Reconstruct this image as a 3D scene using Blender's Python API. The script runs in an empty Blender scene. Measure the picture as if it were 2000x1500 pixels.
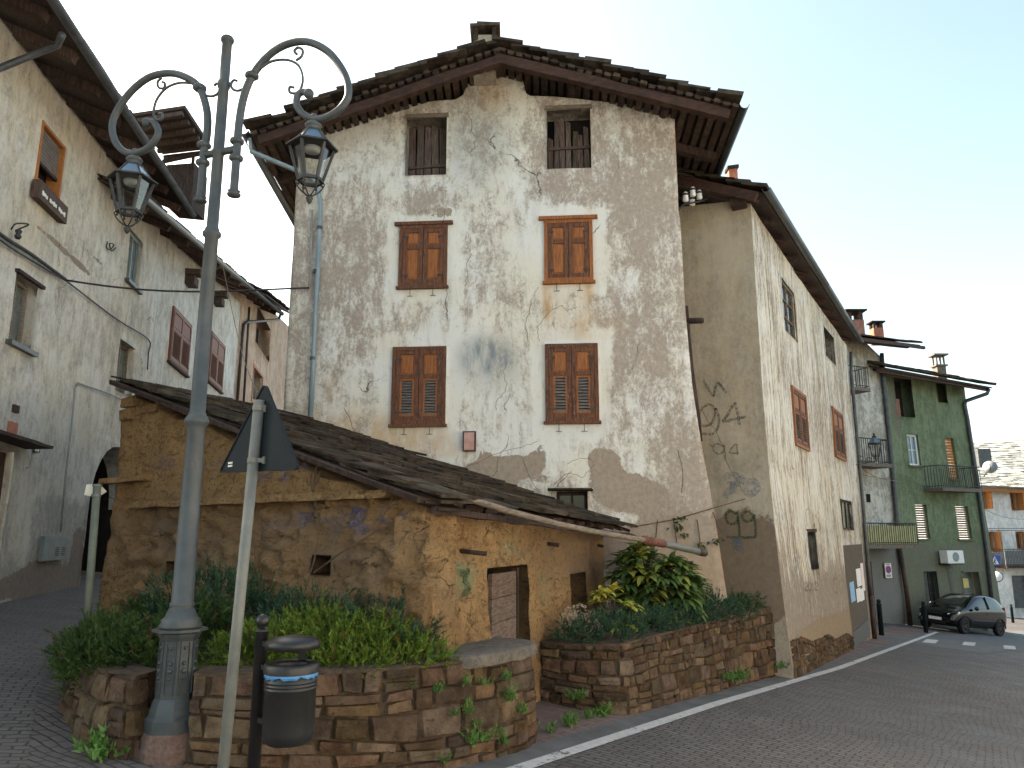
import bpy, math, random
import numpy as np
from mathutils import Vector, Matrix, noise
random.seed(7); np.random.seed(7)
SC = bpy.context.scene; COL = SC.collection
R = math.radians
# ------------------------------------------------------------------ camera, sky, sun, exposure
PITCH = R(11.2); FPX = 1502.0; ZC = 1.6
cd = bpy.data.cameras.new("camera"); cam = bpy.data.objects.new("camera", cd); COL.objects.link(cam)
cam.location = (0, 0, ZC); cam.rotation_euler = (R(90) + PITCH, 0, 0)
cd.sensor_width = 36; cd.lens = 36 * FPX / 2000; cd.clip_end = 3000; cd.clip_start = .05
SC.camera = cam
SUN_EL, SUN_AZ = R(35.5), R(-62)          # the sun stands behind the houses, left of the view
wd = bpy.data.worlds.new("World"); SC.world = wd; wd.use_nodes = True
_nt = wd.node_tree; _bg = _nt.nodes["Background"]
_sk = _nt.nodes.new("ShaderNodeTexSky"); _sk.sky_type = 'NISHITA'; _sk.sun_disc = False
_sk.sun_elevation = SUN_EL; _sk.sun_rotation = SUN_AZ
_sk.air_density = 1.0; _sk.dust_density = 4.0; _sk.ozone_density = 1.0; _sk.altitude = 300
_wb = _nt.nodes.new("ShaderNodeMix"); _wb.data_type = 'RGBA'; _wb.blend_type = 'MULTIPLY'; _wb.inputs[0].default_value = 1; _wb.inputs[7].default_value = (1.10, 1.04, .85, 1)   # camera set for shade
_nt.links.new(_sk.outputs[0], _wb.inputs[6]); _nt.links.new(_wb.outputs[2], _bg.inputs[0]); _bg.inputs[1].default_value = 0.12
sd = bpy.data.lights.new("sun", 'SUN'); sd.energy = 4.0; sd.angle = R(.5); sd.color = (1, .93, .82)
sun = bpy.data.objects.new("sun", sd); COL.objects.link(sun)
_sv = Vector((math.sin(SUN_AZ) * math.cos(SUN_EL), math.cos(SUN_AZ) * math.cos(SUN_EL), math.sin(SUN_EL)))
sun.rotation_euler = _sv.to_track_quat('Z', 'Y').to_euler(); sun.location = _sv * 60
SC.view_settings.view_transform = 'Standard'; SC.view_settings.look = 'None'
SC.view_settings.exposure = 2.12; SC.view_settings.gamma = 1
SC.cycles.max_bounces = 6; SC.cycles.diffuse_bounces = 3; SC.cycles.transparent_max_bounces = 8
SC.cycles.use_denoising = True

# ------------------------------------------------------------------ sight lines, used to measure the photograph
def ray(px, py):
    cx = (px - 1000) / FPX; cy = (750 - py) / FPX
    return Vector((cx, math.cos(PITCH) - cy * math.sin(PITCH), math.sin(PITCH) + cy * math.cos(PITCH)))
EYE = Vector((0, 0, ZC))
def sat(x):
    if x > 24: return 24 + 14 * (1 - math.exp(-(x - 24) / 14))
    if x < -11: return -11 - 5 * (1 - math.exp((x + 11) / 5))
    return x
def gz(x, y): return -.2 - .112 * sat(x) + .0022 * max(-40, min(y, 80))
def gnd(px, py, dz=0):
    r = ray(px, py); t = (ZC + .2 - dz) / (-.112 * r.x + .0022 * r.y - r.z)
    return EYE + r * t
def atY(px, py, Y):
    r = ray(px, py); return EYE + r * (Y / r.y)
def atZ(px, py, z):
    r = ray(px, py); return EYE + r * ((z - ZC) / r.z)

# ------------------------------------------------------------------ object bookkeeping
ORG = {}
def thing(name, label, cat, loc, group=None):
    o = bpy.data.objects.new(name, None); COL.objects.link(o); o.location = loc
    o.empty_display_size = .2; ORG[o.name] = Vector(loc)
    tag(o, label, cat, group); return o
def tag(o, label=None, cat=None, group=None, kind=None):
    if label: o['label'] = label
    if cat: o['category'] = cat
    if group: o['group'] = group
    if kind: o['kind'] = kind
    return o
def kids(o): return [c for c in bpy.data.objects if c.parent == o]
def copy_tree(o, parent=None):
    c = o.copy(); COL.objects.link(c); c.parent = parent
    for ch in kids(o): copy_tree(ch, c)
    return c

class MB:
    def __init__(s): s.v = []; s.f = []; s.m = []; s.attr = None
    def add(s, vs, fs, mi=0):
        b = len(s.v); s.v += [tuple(v) for v in vs]
        for f in fs: s.f.append(tuple(b + i for i in f)); s.m.append(mi)
    def quad(s, a, b, c, d, mi=0): s.add([a, b, c, d], [(0, 1, 2, 3)], mi)
    def hexa(s, p, mi=0):   # 8 points: bottom 4, top 4
        s.add(p, [(3, 2, 1, 0), (4, 5, 6, 7), (0, 1, 5, 4), (1, 2, 6, 5), (2, 3, 7, 6), (3, 0, 4, 7)], mi)
    def box(s, c, ex, ey, ez, mi=0):    # centre and half-axis vectors
        c, ex, ey, ez = map(Vector, (c, ex, ey, ez))
        s.hexa([c - ex - ey - ez, c + ex - ey - ez, c + ex + ey - ez, c - ex + ey - ez,
                c - ex - ey + ez, c + ex - ey + ez, c + ex + ey + ez, c - ex + ey + ez], mi)
    def beam(s, a, b, w, h, mi=0, up=(0, 0, 1), j=0, seg=1):
        a, b = Vector(a), Vector(b); d = (b - a).normalized(); sd_ = d.cross(Vector(up)).normalized(); u = sd_.cross(d)
        n = len(s.v); st = []
        for i in range(seg + 1):
            p = a.lerp(b, i / seg); q = []
            for (x, y) in ((-1, -1), (1, -1), (1, 1), (-1, 1)):
                q.append(p + sd_ * (x * w / 2 + random.uniform(-j, j)) + u * (y * h / 2 + random.uniform(-j, j)))
            st += q
        fs = [(3, 2, 1, 0)] + [tuple(seg * 4 + k for k in (0, 1, 2, 3))]
        for i in range(seg):
            for k in range(4):
                fs.append((i * 4 + k, i * 4 + (k + 1) % 4, i * 4 + 4 + (k + 1) % 4, i * 4 + 4 + k))
        s.add(st, fs, mi)
    def tube(s, pts, r, n=10, mi=0, caps=True):
        pts = [Vector(p) for p in pts]; N = len(pts); rs = r if isinstance(r, (list, tuple)) else [r] * N
        t0 = (pts[1] - pts[0]).normalized(); ref = Vector((0, 0, 1)) if abs(t0.z) < .9 else Vector((1, 0, 0))
        u = t0.cross(ref).normalized(); vs = []
        for i, p in enumerate(pts):
            t = (pts[min(i + 1, N - 1)] - pts[max(i - 1, 0)]).normalized()
            u = (u - t * u.dot(t)).normalized(); w = t.cross(u)
            for k in range(n):
                a = 2 * math.pi * k / n; vs.append(p + (u * math.cos(a) + w * math.sin(a)) * rs[i])
        fs = [(i * n + k, i * n + (k + 1) % n, i * n + n + (k + 1) % n, i * n + n + k) for i in range(N - 1) for k in range(n)]
        if caps: fs += [tuple(range(n - 1, -1, -1)), tuple((N - 1) * n + k for k in range(n))]
        s.add(vs, fs, mi)
    def lathe(s, c, prof, n=20, mi=0, ax=(0, 0, 1), ph=0, ref=None):
        c = Vector(c); ax = Vector(ax).normalized()
        rf = Vector(ref) if ref else (Vector((1, 0, 0)) if abs(ax.x) < .8 else Vector((0, 1, 0)))
        u = (rf - ax * rf.dot(ax)).normalized(); w = ax.cross(u); vs = []
        for (r, z) in prof:
            for k in range(n):
                a = 2 * math.pi * k / n + ph; vs.append(c + ax * z + (u * math.cos(a) + w * math.sin(a)) * max(r, 1e-4))
        N = len(prof)
        fs = [(i * n + k, i * n + (k + 1) % n, i * n + n + (k + 1) % n, i * n + n + k) for i in range(N - 1) for k in range(n)]
        fs += [tuple(range(n - 1, -1, -1)), tuple((N - 1) * n + k for k in range(n))]
        s.add(vs, fs, mi)
    def sphere(s, c, r, mi=0, n=12, sz=1):
        s.lathe(c, [(r * math.sin(math.pi * i / 8), -r * sz * math.cos(math.pi * i / 8)) for i in range(9)], n, mi)
    def prism(s, poly, ext, mi=0):   # planar polygon extruded by a vector
        n = len(poly); p = [Vector(q) for q in poly]; e = Vector(ext)
        s.add(p + [q + e for q in p], [tuple(range(n - 1, -1, -1)), tuple(range(n, 2 * n))] +
              [(i, (i + 1) % n, n + (i + 1) % n, n + i) for i in range(n)], mi)
    def build(s, name, mats, parent=None, smooth=False, loc=None, bevel=0, attr=None):
        org = ORG[parent.name] if parent else Vector(loc if loc is not None else (0, 0, 0))
        me = bpy.data.meshes.new(name)
        V = np.array(s.v, dtype=np.float64) - np.array(org)
        me.from_pydata(V.tolist(), [], s.f); 
        for m in (mats if isinstance(mats, (list, tuple)) else [mats]): me.materials.append(m)
        if any(s.m): me.polygons.foreach_set('material_index', s.m)
        if smooth: me.polygons.foreach_set('use_smooth', [True] * len(s.f))
        a = attr if attr is not None else s.attr
        if a is None: a = [(.5, 0, 0, 0)] * len(s.v) if mats in PMS else None
        if a is not None:
            ca = me.color_attributes.new('pm', 'FLOAT_COLOR', 'POINT')
            ca.data.foreach_set('color', np.array(a, dtype=np.float32).ravel())
        me.update(); me.validate()
        o = bpy.data.objects.new(name, me); COL.objects.link(o)
        if parent: o.parent = parent
        else: o.location = org
        ORG[o.name] = org
        if bevel:
            b = o.modifiers.new('bevel', 'BEVEL'); b.width = bevel; b.segments = 2; b.limit_method = 'ANGLE'
        if smooth == 'auto' or (smooth and bevel):
            pass
        return o

# ------------------------------------------------------------------ materials
class NT:
    def __init__(s, name):
        s.m = bpy.data.materials.new(name); s.m.use_nodes = True; s.t = s.m.node_tree
        s.p = s.t.nodes['Principled BSDF']; s.out = s.t.nodes['Material Output']; s._co = None
    def n(s, typ, ins=None, **pr):
        d = s.t.nodes.new(typ)
        for k, v in pr.items(): setattr(d, k, v)
        for k, v in (ins or {}).items(): s.set(d.inputs[k], v)
        return d
    def set(s, sock, v):
        if isinstance(v, bpy.types.NodeSocket): s.t.links.new(v, sock)
        elif isinstance(v, (tuple, list)) and len(v) == 3 and sock.type == 'RGBA': sock.default_value = (*v, 1)
        else: sock.default_value = v
    def co(s):
        if s._co is None: s._co = s.n('ShaderNodeTexCoord').outputs['Object']
        return s._co
    def mapv(s, vec=None, scale=(1, 1, 1), rot=(0, 0, 0), loc=(0, 0, 0)):
        return s.n('ShaderNodeMapping', {'Vector': vec or s.co(), 'Scale': scale, 'Rotation': rot, 'Location': loc}).outputs[0]
    def noise(s, scale, vec=None, detail=5, rough=.6, dist=0):
        return s.n('ShaderNodeTexNoise', {'Vector': vec or s.co(), 'Scale': scale, 'Detail': detail, 'Roughness': rough, 'Distortion': dist}).outputs['Fac']
    def noisec(s, scale, vec=None, detail=3):
        return s.n('ShaderNodeTexNoise', {'Vector': vec or s.co(), 'Scale': scale, 'Detail': detail}).outputs['Color']
    def math(s, op, a, b=0.0, c=0.0, clamp=False):
        d = s.n('ShaderNodeMath', operation=op, use_clamp=clamp)
        for i, v in enumerate((a, b, c)): s.set(d.inputs[i], v)
        return d.outputs[0]
    def mix(s, f, a, b, mode='MIX'):
        d = s.n('ShaderNodeMix', data_type='RGBA', blend_type=mode)
        s.set(d.inputs[0], f); s.set(d.inputs[6], a); s.set(d.inputs[7], b)
        return d.outputs[2]
    def step(s, v, a, b, lo=0., hi=1.):
        d = s.n('ShaderNodeMapRange', {'Value': v, 'From Min': a, 'From Max': b, 'To Min': lo, 'To Max': hi}, interpolation_type='SMOOTHSTEP')
        return d.outputs[0]
    def vadd(s, a, b, k=1.0):
        sc = s.n('ShaderNodeVectorMath', operation='SCALE'); s.set(sc.inputs[0], b); sc.inputs['Scale'].default_value = k
        ad = s.n('ShaderNodeVectorMath', operation='ADD'); s.set(ad.inputs[0], a); s.set(ad.inputs[1], sc.outputs[0])
        return ad.outputs[0]
    def fin(s, col, rough=.85, bump=None, bs=.5, bd=.02, spec=.3, metal=0, coat=0):
        s.set(s.p.inputs['Base Color'], col); s.set(s.p.inputs['Roughness'], rough)
        s.p.inputs['Specular IOR Level'].default_value = spec; s.p.inputs['Metallic'].default_value = metal
        s.p.inputs['Coat Weight'].default_value = coat
        if bump is not None:
            b = s.n('ShaderNodeBump', {'Height': bump, 'Strength': bs, 'Distance': bd}); s.set(s.p.inputs['Normal'], b.outputs[0])
        return s.m

def noisy(name, c1, c2, scale=6, rough=.85, bump=.3, bd=.01, detail=6, stretch=(1, 1, 1), island=0, metal=0, spec=.3, coat=0, lo=.3, hi=.7, third=None):
    t = NT(name); v = t.mapv(scale=stretch); n = t.noise(scale, v, detail, .65)
    col = t.mix(t.step(n, lo, hi), c1, c2)
    if third:
        n3 = t.noise(scale * 2.7, t.mapv(scale=stretch, loc=(3, 1, 7)), 5, .7)
        col = t.mix(t.step(n3, third[1], third[1] + .08), col, third[0])
    if island:
        g = t.n('ShaderNodeNewGeometry').outputs['Random Per Island']
        hsv = t.n('ShaderNodeHueSaturation', {'Color': col}); t.set(hsv.inputs['Value'], t.math('MULTIPLY_ADD', g, 2 * island, 1 - island))
        g2 = t.math('FRACT', t.math('MULTIPLY', g, 17.3)); t.set(hsv.inputs['Hue'], t.math('MULTIPLY_ADD', g2, .03, .485))
        t.set(hsv.inputs['Saturation'], t.math('MULTIPLY_ADD', t.math('FRACT', t.math('MULTIPLY', g, 7.7)), .35, .82))
        col = hsv.outputs[0]
    n2 = t.noise(scale * 4, v, 5, .7)
    return t.fin(col, rough, t.math('ADD', n, n2) if bump else None, bump, bd, spec, metal, coat)

def plaster(name, brown, white, lo=.465, hi=.54, streak=.3, sscale=7, patch=3.2, strk=0., bare=(.3, .23, .16), warm=(.5, .36, .17), grey=(.2, .22, .22), fine=22, bumpd=.012, spot=.25, crack=True, contrast=1.):
    t = NT(name)
    sv = t.mapv(scale=(1, 1, streak)); wob = t.vadd(sv, t.noisec(1.4), .35)
    n1 = t.noise(2.6, wob, 8, .68); n2 = t.noise(fine, t.mapv(scale=(1, 1, .7)), 8, .8); n3 = t.noise(.75, None, 4, .55)
    n4 = t.noise(sscale, t.mapv(scale=(1, 1, streak * .55), loc=(5, 2, 1)), 7, .72); n5 = t.noise(11, t.mapv(scale=(1, 1, .7), loc=(2, 7, 4)), 9, .8)
    at = t.n('ShaderNodeAttribute', attribute_name='pm'); sp = t.n('ShaderNodeSeparateColor', {'Color': at.outputs['Color']})
    r, g, b, a = sp.outputs[0], sp.outputs[1], sp.outputs[2], at.outputs['Alpha']
    n6 = t.noise(patch, t.mapv(t.vadd(t.co(), t.noisec(5, None, 3), .12), scale=(1, 1, .75), loc=(4, 9, 3)), 10, .82, .35)
    s_ = t.math('MULTIPLY', n1, .16); s_ = t.math('MULTIPLY_ADD', n2, .18, s_); s_ = t.math('MULTIPLY_ADD', n3, .10, s_); s_ = t.math('MULTIPLY_ADD', n4, .18 + strk, s_); s_ = t.math('MULTIPLY_ADD', n6, .38 - strk, s_)
    s_ = t.math('ADD', s_, t.math('MULTIPLY_ADD', r, .15, -.075))
    w = t.step(s_, lo, hi)
    dk = tuple(c * .72 for c in brown); yl = (white[0] * .98, white[1] * .945, white[2] * .86)
    cb = t.mix(t.step(n2, .35, .7), dk, brown); cw = t.mix(t.step(n3, .42, .6), yl, white)
    cw = t.mix(t.step(n4, .3, .55, .35, 0), cw, brown)
    col = t.mix(w, cb, cw)
    col = t.mix(t.step(n5, .55, .66, 0, .55), col, white); col = t.mix(t.step(n5, .45, .34, 0, .5), col, brown)
    # pale salt runs and dark spots
    col = t.mix(t.step(n4, .60, .70, 0, .45), col, white)
    col = t.mix(t.step(t.noise(3.3, t.mapv(loc=(9, 4, 2)), 8, .8), .62, .74, 0, spot * 2), col, dk)
    e = t.math('ADD', g, t.math('MULTIPLY_ADD', n1, .7, t.math('MULTIPLY_ADD', n6, 1.1, -.9)))
    bm = t.step(e, .5, .535); bc = t.mix(t.step(t.noise(14, None, 6, .7), .3, .7), tuple(c * .75 for c in bare), bare)
    col = t.mix(bm, col, bc)
    col = t.mix(t.math('MULTIPLY', b, t.step(n4, .25, .65)), col, grey)
    col = t.mix(t.math('MULTIPLY', a, t.step(n1, .3, .62)), col, warm)
    h = t.math('MULTIPLY_ADD', n2, .5, t.math('MULTIPLY', w, .25)); h = t.math('MULTIPLY_ADD', bm, -.5, h)
    if crack:
        cv = t.vadd(t.mapv(scale=(1, 1, .6)), t.noisec(1.6, None, 5), .5)
        vo = t.n('ShaderNodeTexVoronoi', {'Vector': cv, 'Scale': .55}, feature='DISTANCE_TO_EDGE').outputs['Distance']
        ck = t.math('MULTIPLY', t.step(vo, .001, .0045, 1, 0), t.step(t.noise(.8, t.mapv(loc=(1, 8, 3)), 2), .55, .62))
        col = t.mix(t.math('MULTIPLY', ck, .8), col, (.06, .05, .04)); h = t.math('MULTIPLY_ADD', ck, -.8, h)
    return t.fin(col, .92, h, .6, bumpd, .15)

M = {}
M['plaster'] = plaster('weathered_plaster', (.42, .35, .28), (.68, .665, .605), lo=.455, hi=.555, streak=.4, bare=(.36, .29, .22), warm=(.46, .27, .10))
M['plaster_side'] = plaster('streaked_plaster', (.31, .26, .21), (.63, .62, .57), streak=.10, fine=12, sscale=14, strk=.2)
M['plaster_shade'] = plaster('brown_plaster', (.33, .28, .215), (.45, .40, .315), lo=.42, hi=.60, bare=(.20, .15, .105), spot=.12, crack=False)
M['plaster_left'] = plaster('grey_plaster', (.42, .395, .345), (.62, .605, .555), lo=.42, hi=.56, streak=.45, bare=(.27, .22, .18), fine=16, spot=.12)
M['plaster_salmon'] = plaster('salmon_plaster', (.42, .30, .22), (.52, .40, .31), bare=(.3, .24, .2), crack=False)
M['plaster_grey'] = plaster('pale_grey_plaster', (.36, .34, .29), (.58, .56, .5), bare=(.20, .19, .17))
M['plaster_green'] = plaster('green_plaster', (.14, .18, .105), (.20, .24, .15), bare=(.19, .185, .135), grey=(.1, .12, .07), crack=False, spot=.1)
M['plaster_cream'] = plaster('cream_plaster', (.60, .50, .33), (.70, .60, .42), crack=False, spot=.05)
M['plaster_white'] = plaster('white_plaster', (.62, .6, .57), (.72, .71, .69), bare=(.4, .36, .33), crack=False, spot=.05)
def adobe():
    t = NT('ochre_adobe'); at = t.n('ShaderNodeAttribute', attribute_name='pm'); sp = t.n('ShaderNodeSeparateColor', {'Color': at.outputs['Color']})
    v = t.vadd(t.co(), t.noisec(3), .15); n1 = t.noise(2.2, v, 8, .7); n2 = t.noise(24, v, 8, .8); n3 = t.noise(5, t.mapv(v, scale=(1, 1, 2.6)), 10, .78, .8)
    col = t.mix(t.step(n1, .35, .68), (.36, .215, .098), (.49, .315, .15)); col = t.mix(t.step(n3, .50, .62, 0, .8), col, (.15, .095, .05))
    col = t.mix(t.step(n2, .55, .66, 0, .6), col, (.50, .36, .2)); col = t.mix(t.step(n2, .47, .37, 0, .9), col, (.10, .062, .033))  # pale spots and dark pits put the relief's light and shade into colour
    col = t.mix(t.math('MULTIPLY', sp.outputs[1], t.step(n1, .3, .6)), col, (.25, .175, .115))
    col = t.mix(t.math('MULTIPLY', sp.outputs[2], t.step(n3, .42, .55)), col, (.15, .15, .24))
    col = t.mix(t.math('MULTIPLY', at.outputs['Alpha'], t.step(n3, .4, .58)), col, (.22, .30, .17))
    vo = t.n('ShaderNodeTexVoronoi', {'Vector': t.vadd(t.mapv(scale=(1, 1, 1.5)), t.noisec(3, None, 5), .5), 'Scale': 2.6}, feature='DISTANCE_TO_EDGE').outputs['Distance']
    ck = t.math('MULTIPLY', t.step(vo, .002, .02, 1, 0), t.step(n1, .52, .62))
    col = t.mix(t.math('MULTIPLY', ck, .6), col, (.08, .05, .028))
    h = t.math('MULTIPLY_ADD', n2, .6, n3); h = t.math('MULTIPLY_ADD', ck, -.7, h)
    return t.fin(col, .95, h, 1.0, .06, .1)
M['adobe'] = adobe()
M['wood_dark'] = noisy('old_dark_wood', (.022, .014, .010), (.065, .042, .029), 8, .85, .5, .01, stretch=(3, 3, .5), island=.35)
M['wood_beam'] = noisy('red_brown_beam', (.026, .014, .010), (.068, .032, .021), 6, .8, .4, .01, stretch=(1, 1, 2.5), third=((.03, .015, .01), .6))
M['wood_plank'] = noisy('grey_brown_plank', (.035, .022, .016), (.12, .085, .065), 9, .85, .5, .006, stretch=(6, 6, .5), island=.35)
M['wood_old'] = noisy('weathered_door_wood', (.07, .045, .03), (.17, .12, .085), 8, .85, .5, .006, stretch=(1, 1, 6), island=.2)
M['wood_grey'] = noisy('bleached_wood', (.12, .095, .07), (.26, .21, .16), 9, .85, .5, .006, stretch=(1, 1, 6))
M['batten'] = noisy('roof_batten', (.026, .018, .012), (.075, .05, .033), 7, .9, .4, .008, island=.4)
M['slate'] = noisy('stone_slate', (.028, .022, .017), (.075, .06, .045), 5, 1.0, .7, .02, island=.4, third=((.10, .085, .055), .68), spec=.05)
M['shutter'] = noisy('peeling_orange_wood', (.17, .056, .014), (.35, .122, .03), 7, .6, .4, .004, stretch=(7, 7, .6), third=((.045, .028, .02), .585), spec=.3)
M['shutter_edge'] = noisy('worn_grey_brown_wood', (.055, .025, .014), (.17, .062, .024), 8, .75, .5, .004, stretch=(5, 5, .7), third=((.20, .175, .16), .57))
M['louvre'] = noisy('grey_louvre_wood', (.10, .085, .075), (.22, .19, .165), 9, .8, .4, .004, stretch=(1, 1, 5))
M['shutter_red'] = noisy('red_painted_wood', (.15, .052, .03), (.20, .072, .042), 6, .6, .2, .004)
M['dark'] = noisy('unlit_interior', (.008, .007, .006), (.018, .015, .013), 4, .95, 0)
M['lamp_metal'] = noisy('grey_blue_cast_iron', (.040, .048, .049), (.066, .075, .075), 5, .5, .15, .003, spec=.5, third=((.13, .105, .075), .66))
M['iron'] = noisy('dark_iron', (.017, .017, .016), (.036, .034, .031), 8, .55, .1, .002, spec=.5)
M['galv'] = noisy('galvanised_steel', (.105, .113, .10), (.155, .163, .145), 7, .5, .1, .002, spec=.5, third=((.19, .14, .085), .64))
M['post_green'] = noisy('dull_grey_green_post', (.11, .12, .09), (.15, .16, .12), 7, .6, .1, .002)
M['sign_back'] = noisy('dark_grey_sign_back', (.007, .012, .016), (.012, .018, .022), 4, .75, .05, .002, spec=.2)
M['bin_black'] = noisy('black_painted_steel', (.010, .011, .011), (.018, .018, .018), 14, .42, .12, .002, spec=.5)
M['bag'] = noisy('blue_plastic_bag', (.05, .20, .46), (.10, .30, .60), 14, .4, .5, .01, spec=.5)
M['white'] = noisy('white_paint', (.68, .67, .62), (.78, .77, .73), 7, .6, .1, .002)
M['cream'] = noisy('cream_board', (.62, .58, .45), (.72, .68, .55), 7, .6, .1, .002)
M['zinc_blue'] = noisy('blue_grey_zinc', (.16, .22, .25), (.25, .31, .335), 4, .5, .1, .003, stretch=(4, 4, .5), spec=.5)
M['zinc_dark'] = noisy('dark_zinc', (.035, .04, .045), (.075, .08, .085), 5, .45, .1, .003, spec=.5)
M['pipe_brown'] = noisy('brown_pipe', (.035, .02, .015), (.07, .04, .03), 6, .5, .1, .003)
M['conduit'] = noisy('grey_conduit', (.20, .21, .21), (.28, .29, .28), 6, .6, .1, .002)
M['cable'] = noisy('black_cable', (.02, .02, .02), (.05, .047, .043), 10, .6, .2, .004)
M['terracotta'] = noisy('terracotta', (.30, .12, .06), (.42, .19, .10), 8, .85, .4, .01, island=.25)
M['concrete'] = noisy('rough_concrete', (.12, .10, .08), (.215, .185, .148), 14, .95, .9, .02, third=((.075, .06, .048), .58))
M['plinth'] = noisy('red_porphyry', (.11, .07, .055), (.18, .12, .095), 30, .9, .5, .006, third=((.12, .07, .055), .6))
M['stone'] = noisy('brown_sandstone', (.068, .044, .027), (.145, .098, .062), 7, .95, 1.0, .02, island=.42, third=((.06, .045, .032), .58), spec=.1)
M['mortar'] = noisy('earth_joint', (.04, .028, .017), (.10, .068, .04), 12, .95, .6, .02)
M['soil'] = noisy('dry_soil', (.06, .04, .025), (.13, .09, .055), 10, .98, .8, .03)
M['meter'] = noisy('faded_pink_panel', (.40, .20, .16), (.52, .32, .27), 8, .7, .1, .003)
M['cabinet'] = noisy('grey_green_cabinet', (.15, .175, .17), (.21, .24, .23), 4, .6, .1, .003)
M['ceramic'] = noisy('white_ceramic', (.78, .77, .75), (.82, .81, .8), 4, .25, 0, spec=.5)
M['paint_black'] = noisy('car_black', (.003, .003, .004), (.005, .005, .006), 4, .14, 0, spec=.45, coat=.15)
M['tyre'] = noisy('tyre_rubber', (.012, .012, .012), (.02, .02, .02), 20, .8, .1, .003)
M['rim'] = noisy('dark_alloy', (.06, .06, .06), (.10, .10, .10), 9, .35, 0, metal=.6)
M['chrome'] = noisy('bright_lamp_unit', (.5, .53, .56), (.8, .82, .84), 30, .12, .1, .004, spec=.8)
M['rail_green'] = noisy('yellow_green_sheet', (.42, .42, .2), (.5, .5, .26), 7, .6, .1, .002)
M['brown_door'] = noisy('dark_brown_door', (.045, .02, .013), (.085, .04, .025), 6, .6, .2, .004, stretch=(4, 4, .6))
M['door_worn'] = noisy('worn_poster_door', (.045, .035, .027), (.13, .105, .08), 9, .85, .4, .006, stretch=(6, 6, .7), third=((.5, .48, .45), .60))
M['rust'] = noisy('rusty_iron', (.11, .045, .03), (.19, .085, .055), 14, .85, .2, .003)
M['brick'] = noisy('old_brick', (.20, .10, .065), (.33, .19, .13), 7, .9, .4, .01, island=.3)
M['blue_sign'] = noisy('blue_enamel', (.01, .05, .30), (.015, .07, .36), 4, .35, 0, spec=.5)
M['red_sign'] = noisy('red_enamel', (.45, .02, .025), (.5, .03, .03), 4, .4, 0)
M['orange_wood'] = noisy('orange_wood', (.30, .11, .03), (.40, .17, .05), 7, .7, .2, .004)
M['roller'] = noisy('grey_roller_blind', (.12, .10, .088), (.17, .145, .125), 6, .7, .1, .003)
M['ink'] = noisy('black_ink', (.02, .02, .02), (.04, .04, .04), 5, .7, 0)
M['yellow_panel'] = noisy('yellow_blind', (.55, .42, .12), (.68, .55, .22), 6, .7, 0)
M['poster_blue'] = noisy('blue_poster', (.12, .33, .6), (.35, .55, .75), 20, .8, 0)
M['poster_white'] = noisy('white_poster', (.55, .56, .57), (.8, .8, .8), 25, .8, 0, lo=.4, hi=.5)
M['poster_pink'] = noisy('pink_poster', (.6, .4, .38), (.8, .72, .7), 25, .8, 0, lo=.4, hi=.5)
M['silver_roof'] = noisy('pale_stone_tile', (.24, .235, .20), (.42, .41, .36), 9, .8, .4, .02, island=.35)
def glass(name, tint, a):
    t = NT(name); gl = t.n('ShaderNodeBsdfGlossy', {'Color': (1, 1, 1), 'Roughness': .05}); tr = t.n('ShaderNodeBsdfTransparent', {'Color': tint})
    mx = t.n('ShaderNodeMixShader'); fr = t.n('ShaderNodeFresnel', {'IOR': 1.5}); t.set(mx.inputs[0], t.math('MULTIPLY_ADD', fr.outputs[0], .12, a))
    t.t.links.new(tr.outputs[0], mx.inputs[1]); t.t.links.new(gl.outputs[0], mx.inputs[2]); t.t.links.new(mx.outputs[0], t.out.inputs[0]); return t.m
M['pane'] = glass('clear_pane', (.93, .95, .94), .012)
M['pane_blue'] = noisy('blue_grey_glass', (.05, .10, .15), (.09, .16, .22), 3, .2, 0, spec=.8)
M['pane_dark'] = noisy('dark_window_glass', (.018, .02, .02), (.035, .038, .037), 2, .08, 0, spec=.6)
M['pane_dusty'] = noisy('dusty_window_glass', (.07, .085, .075), (.15, .17, .15), 3, .25, 0, spec=.5)
def leafm(name, c1, c2, c3=None, sub=.2):
    t = NT(name); at = t.n('ShaderNodeAttribute', attribute_name='pm'); sp = t.n('ShaderNodeSeparateColor', {'Color': at.outputs['Color']})
    col = t.mix(sp.outputs[0], c1, c2)
    if c3: col = t.mix(sp.outputs[1], col, c3)
    t.fin(col, .55, spec=.3)
    tl = t.n('ShaderNodeBsdfTranslucent', {'Color': col}); mx = t.n('ShaderNodeMixShader', {'Fac': sub})
    t.t.links.new(t.p.outputs[0], mx.inputs[1]); t.t.links.new(tl.outputs[0], mx.inputs[2]); t.t.links.new(mx.outputs[0], t.out.inputs[0]); return t.m
M['jun_dark'] = leafm('dark_juniper', (.012, .03, .008), (.06, .105, .022), (.12, .07, .03))
M['jun_light'] = leafm('light_juniper', (.022, .05, .008), (.145, .215, .026), (.16, .09, .03))
M['jun_blue'] = leafm('blue_juniper', (.012, .035, .02), (.05, .11, .055), (.12, .08, .04))
M['laurel'] = leafm('laurel_leaf', (.035, .085, .022), (.16, .24, .06), (.36, .34, .05))
M['yellow_leaf'] = leafm('yellow_leaf', (.30, .36, .05), (.60, .58, .10), (.62, .42, .05))
M['weed'] = leafm('weed_leaf', (.04, .11, .02), (.12, .24, .05), (.2, .2, .06))
M['dry_bloom'] = leafm('dry_bloom', (.38, .28, .18), (.62, .52, .40), (.25, .2, .12))
M['twig'] = noisy('brown_twig', (.07, .045, .03), (.14, .095, .065), 12, .9, .2, .003)
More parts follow.
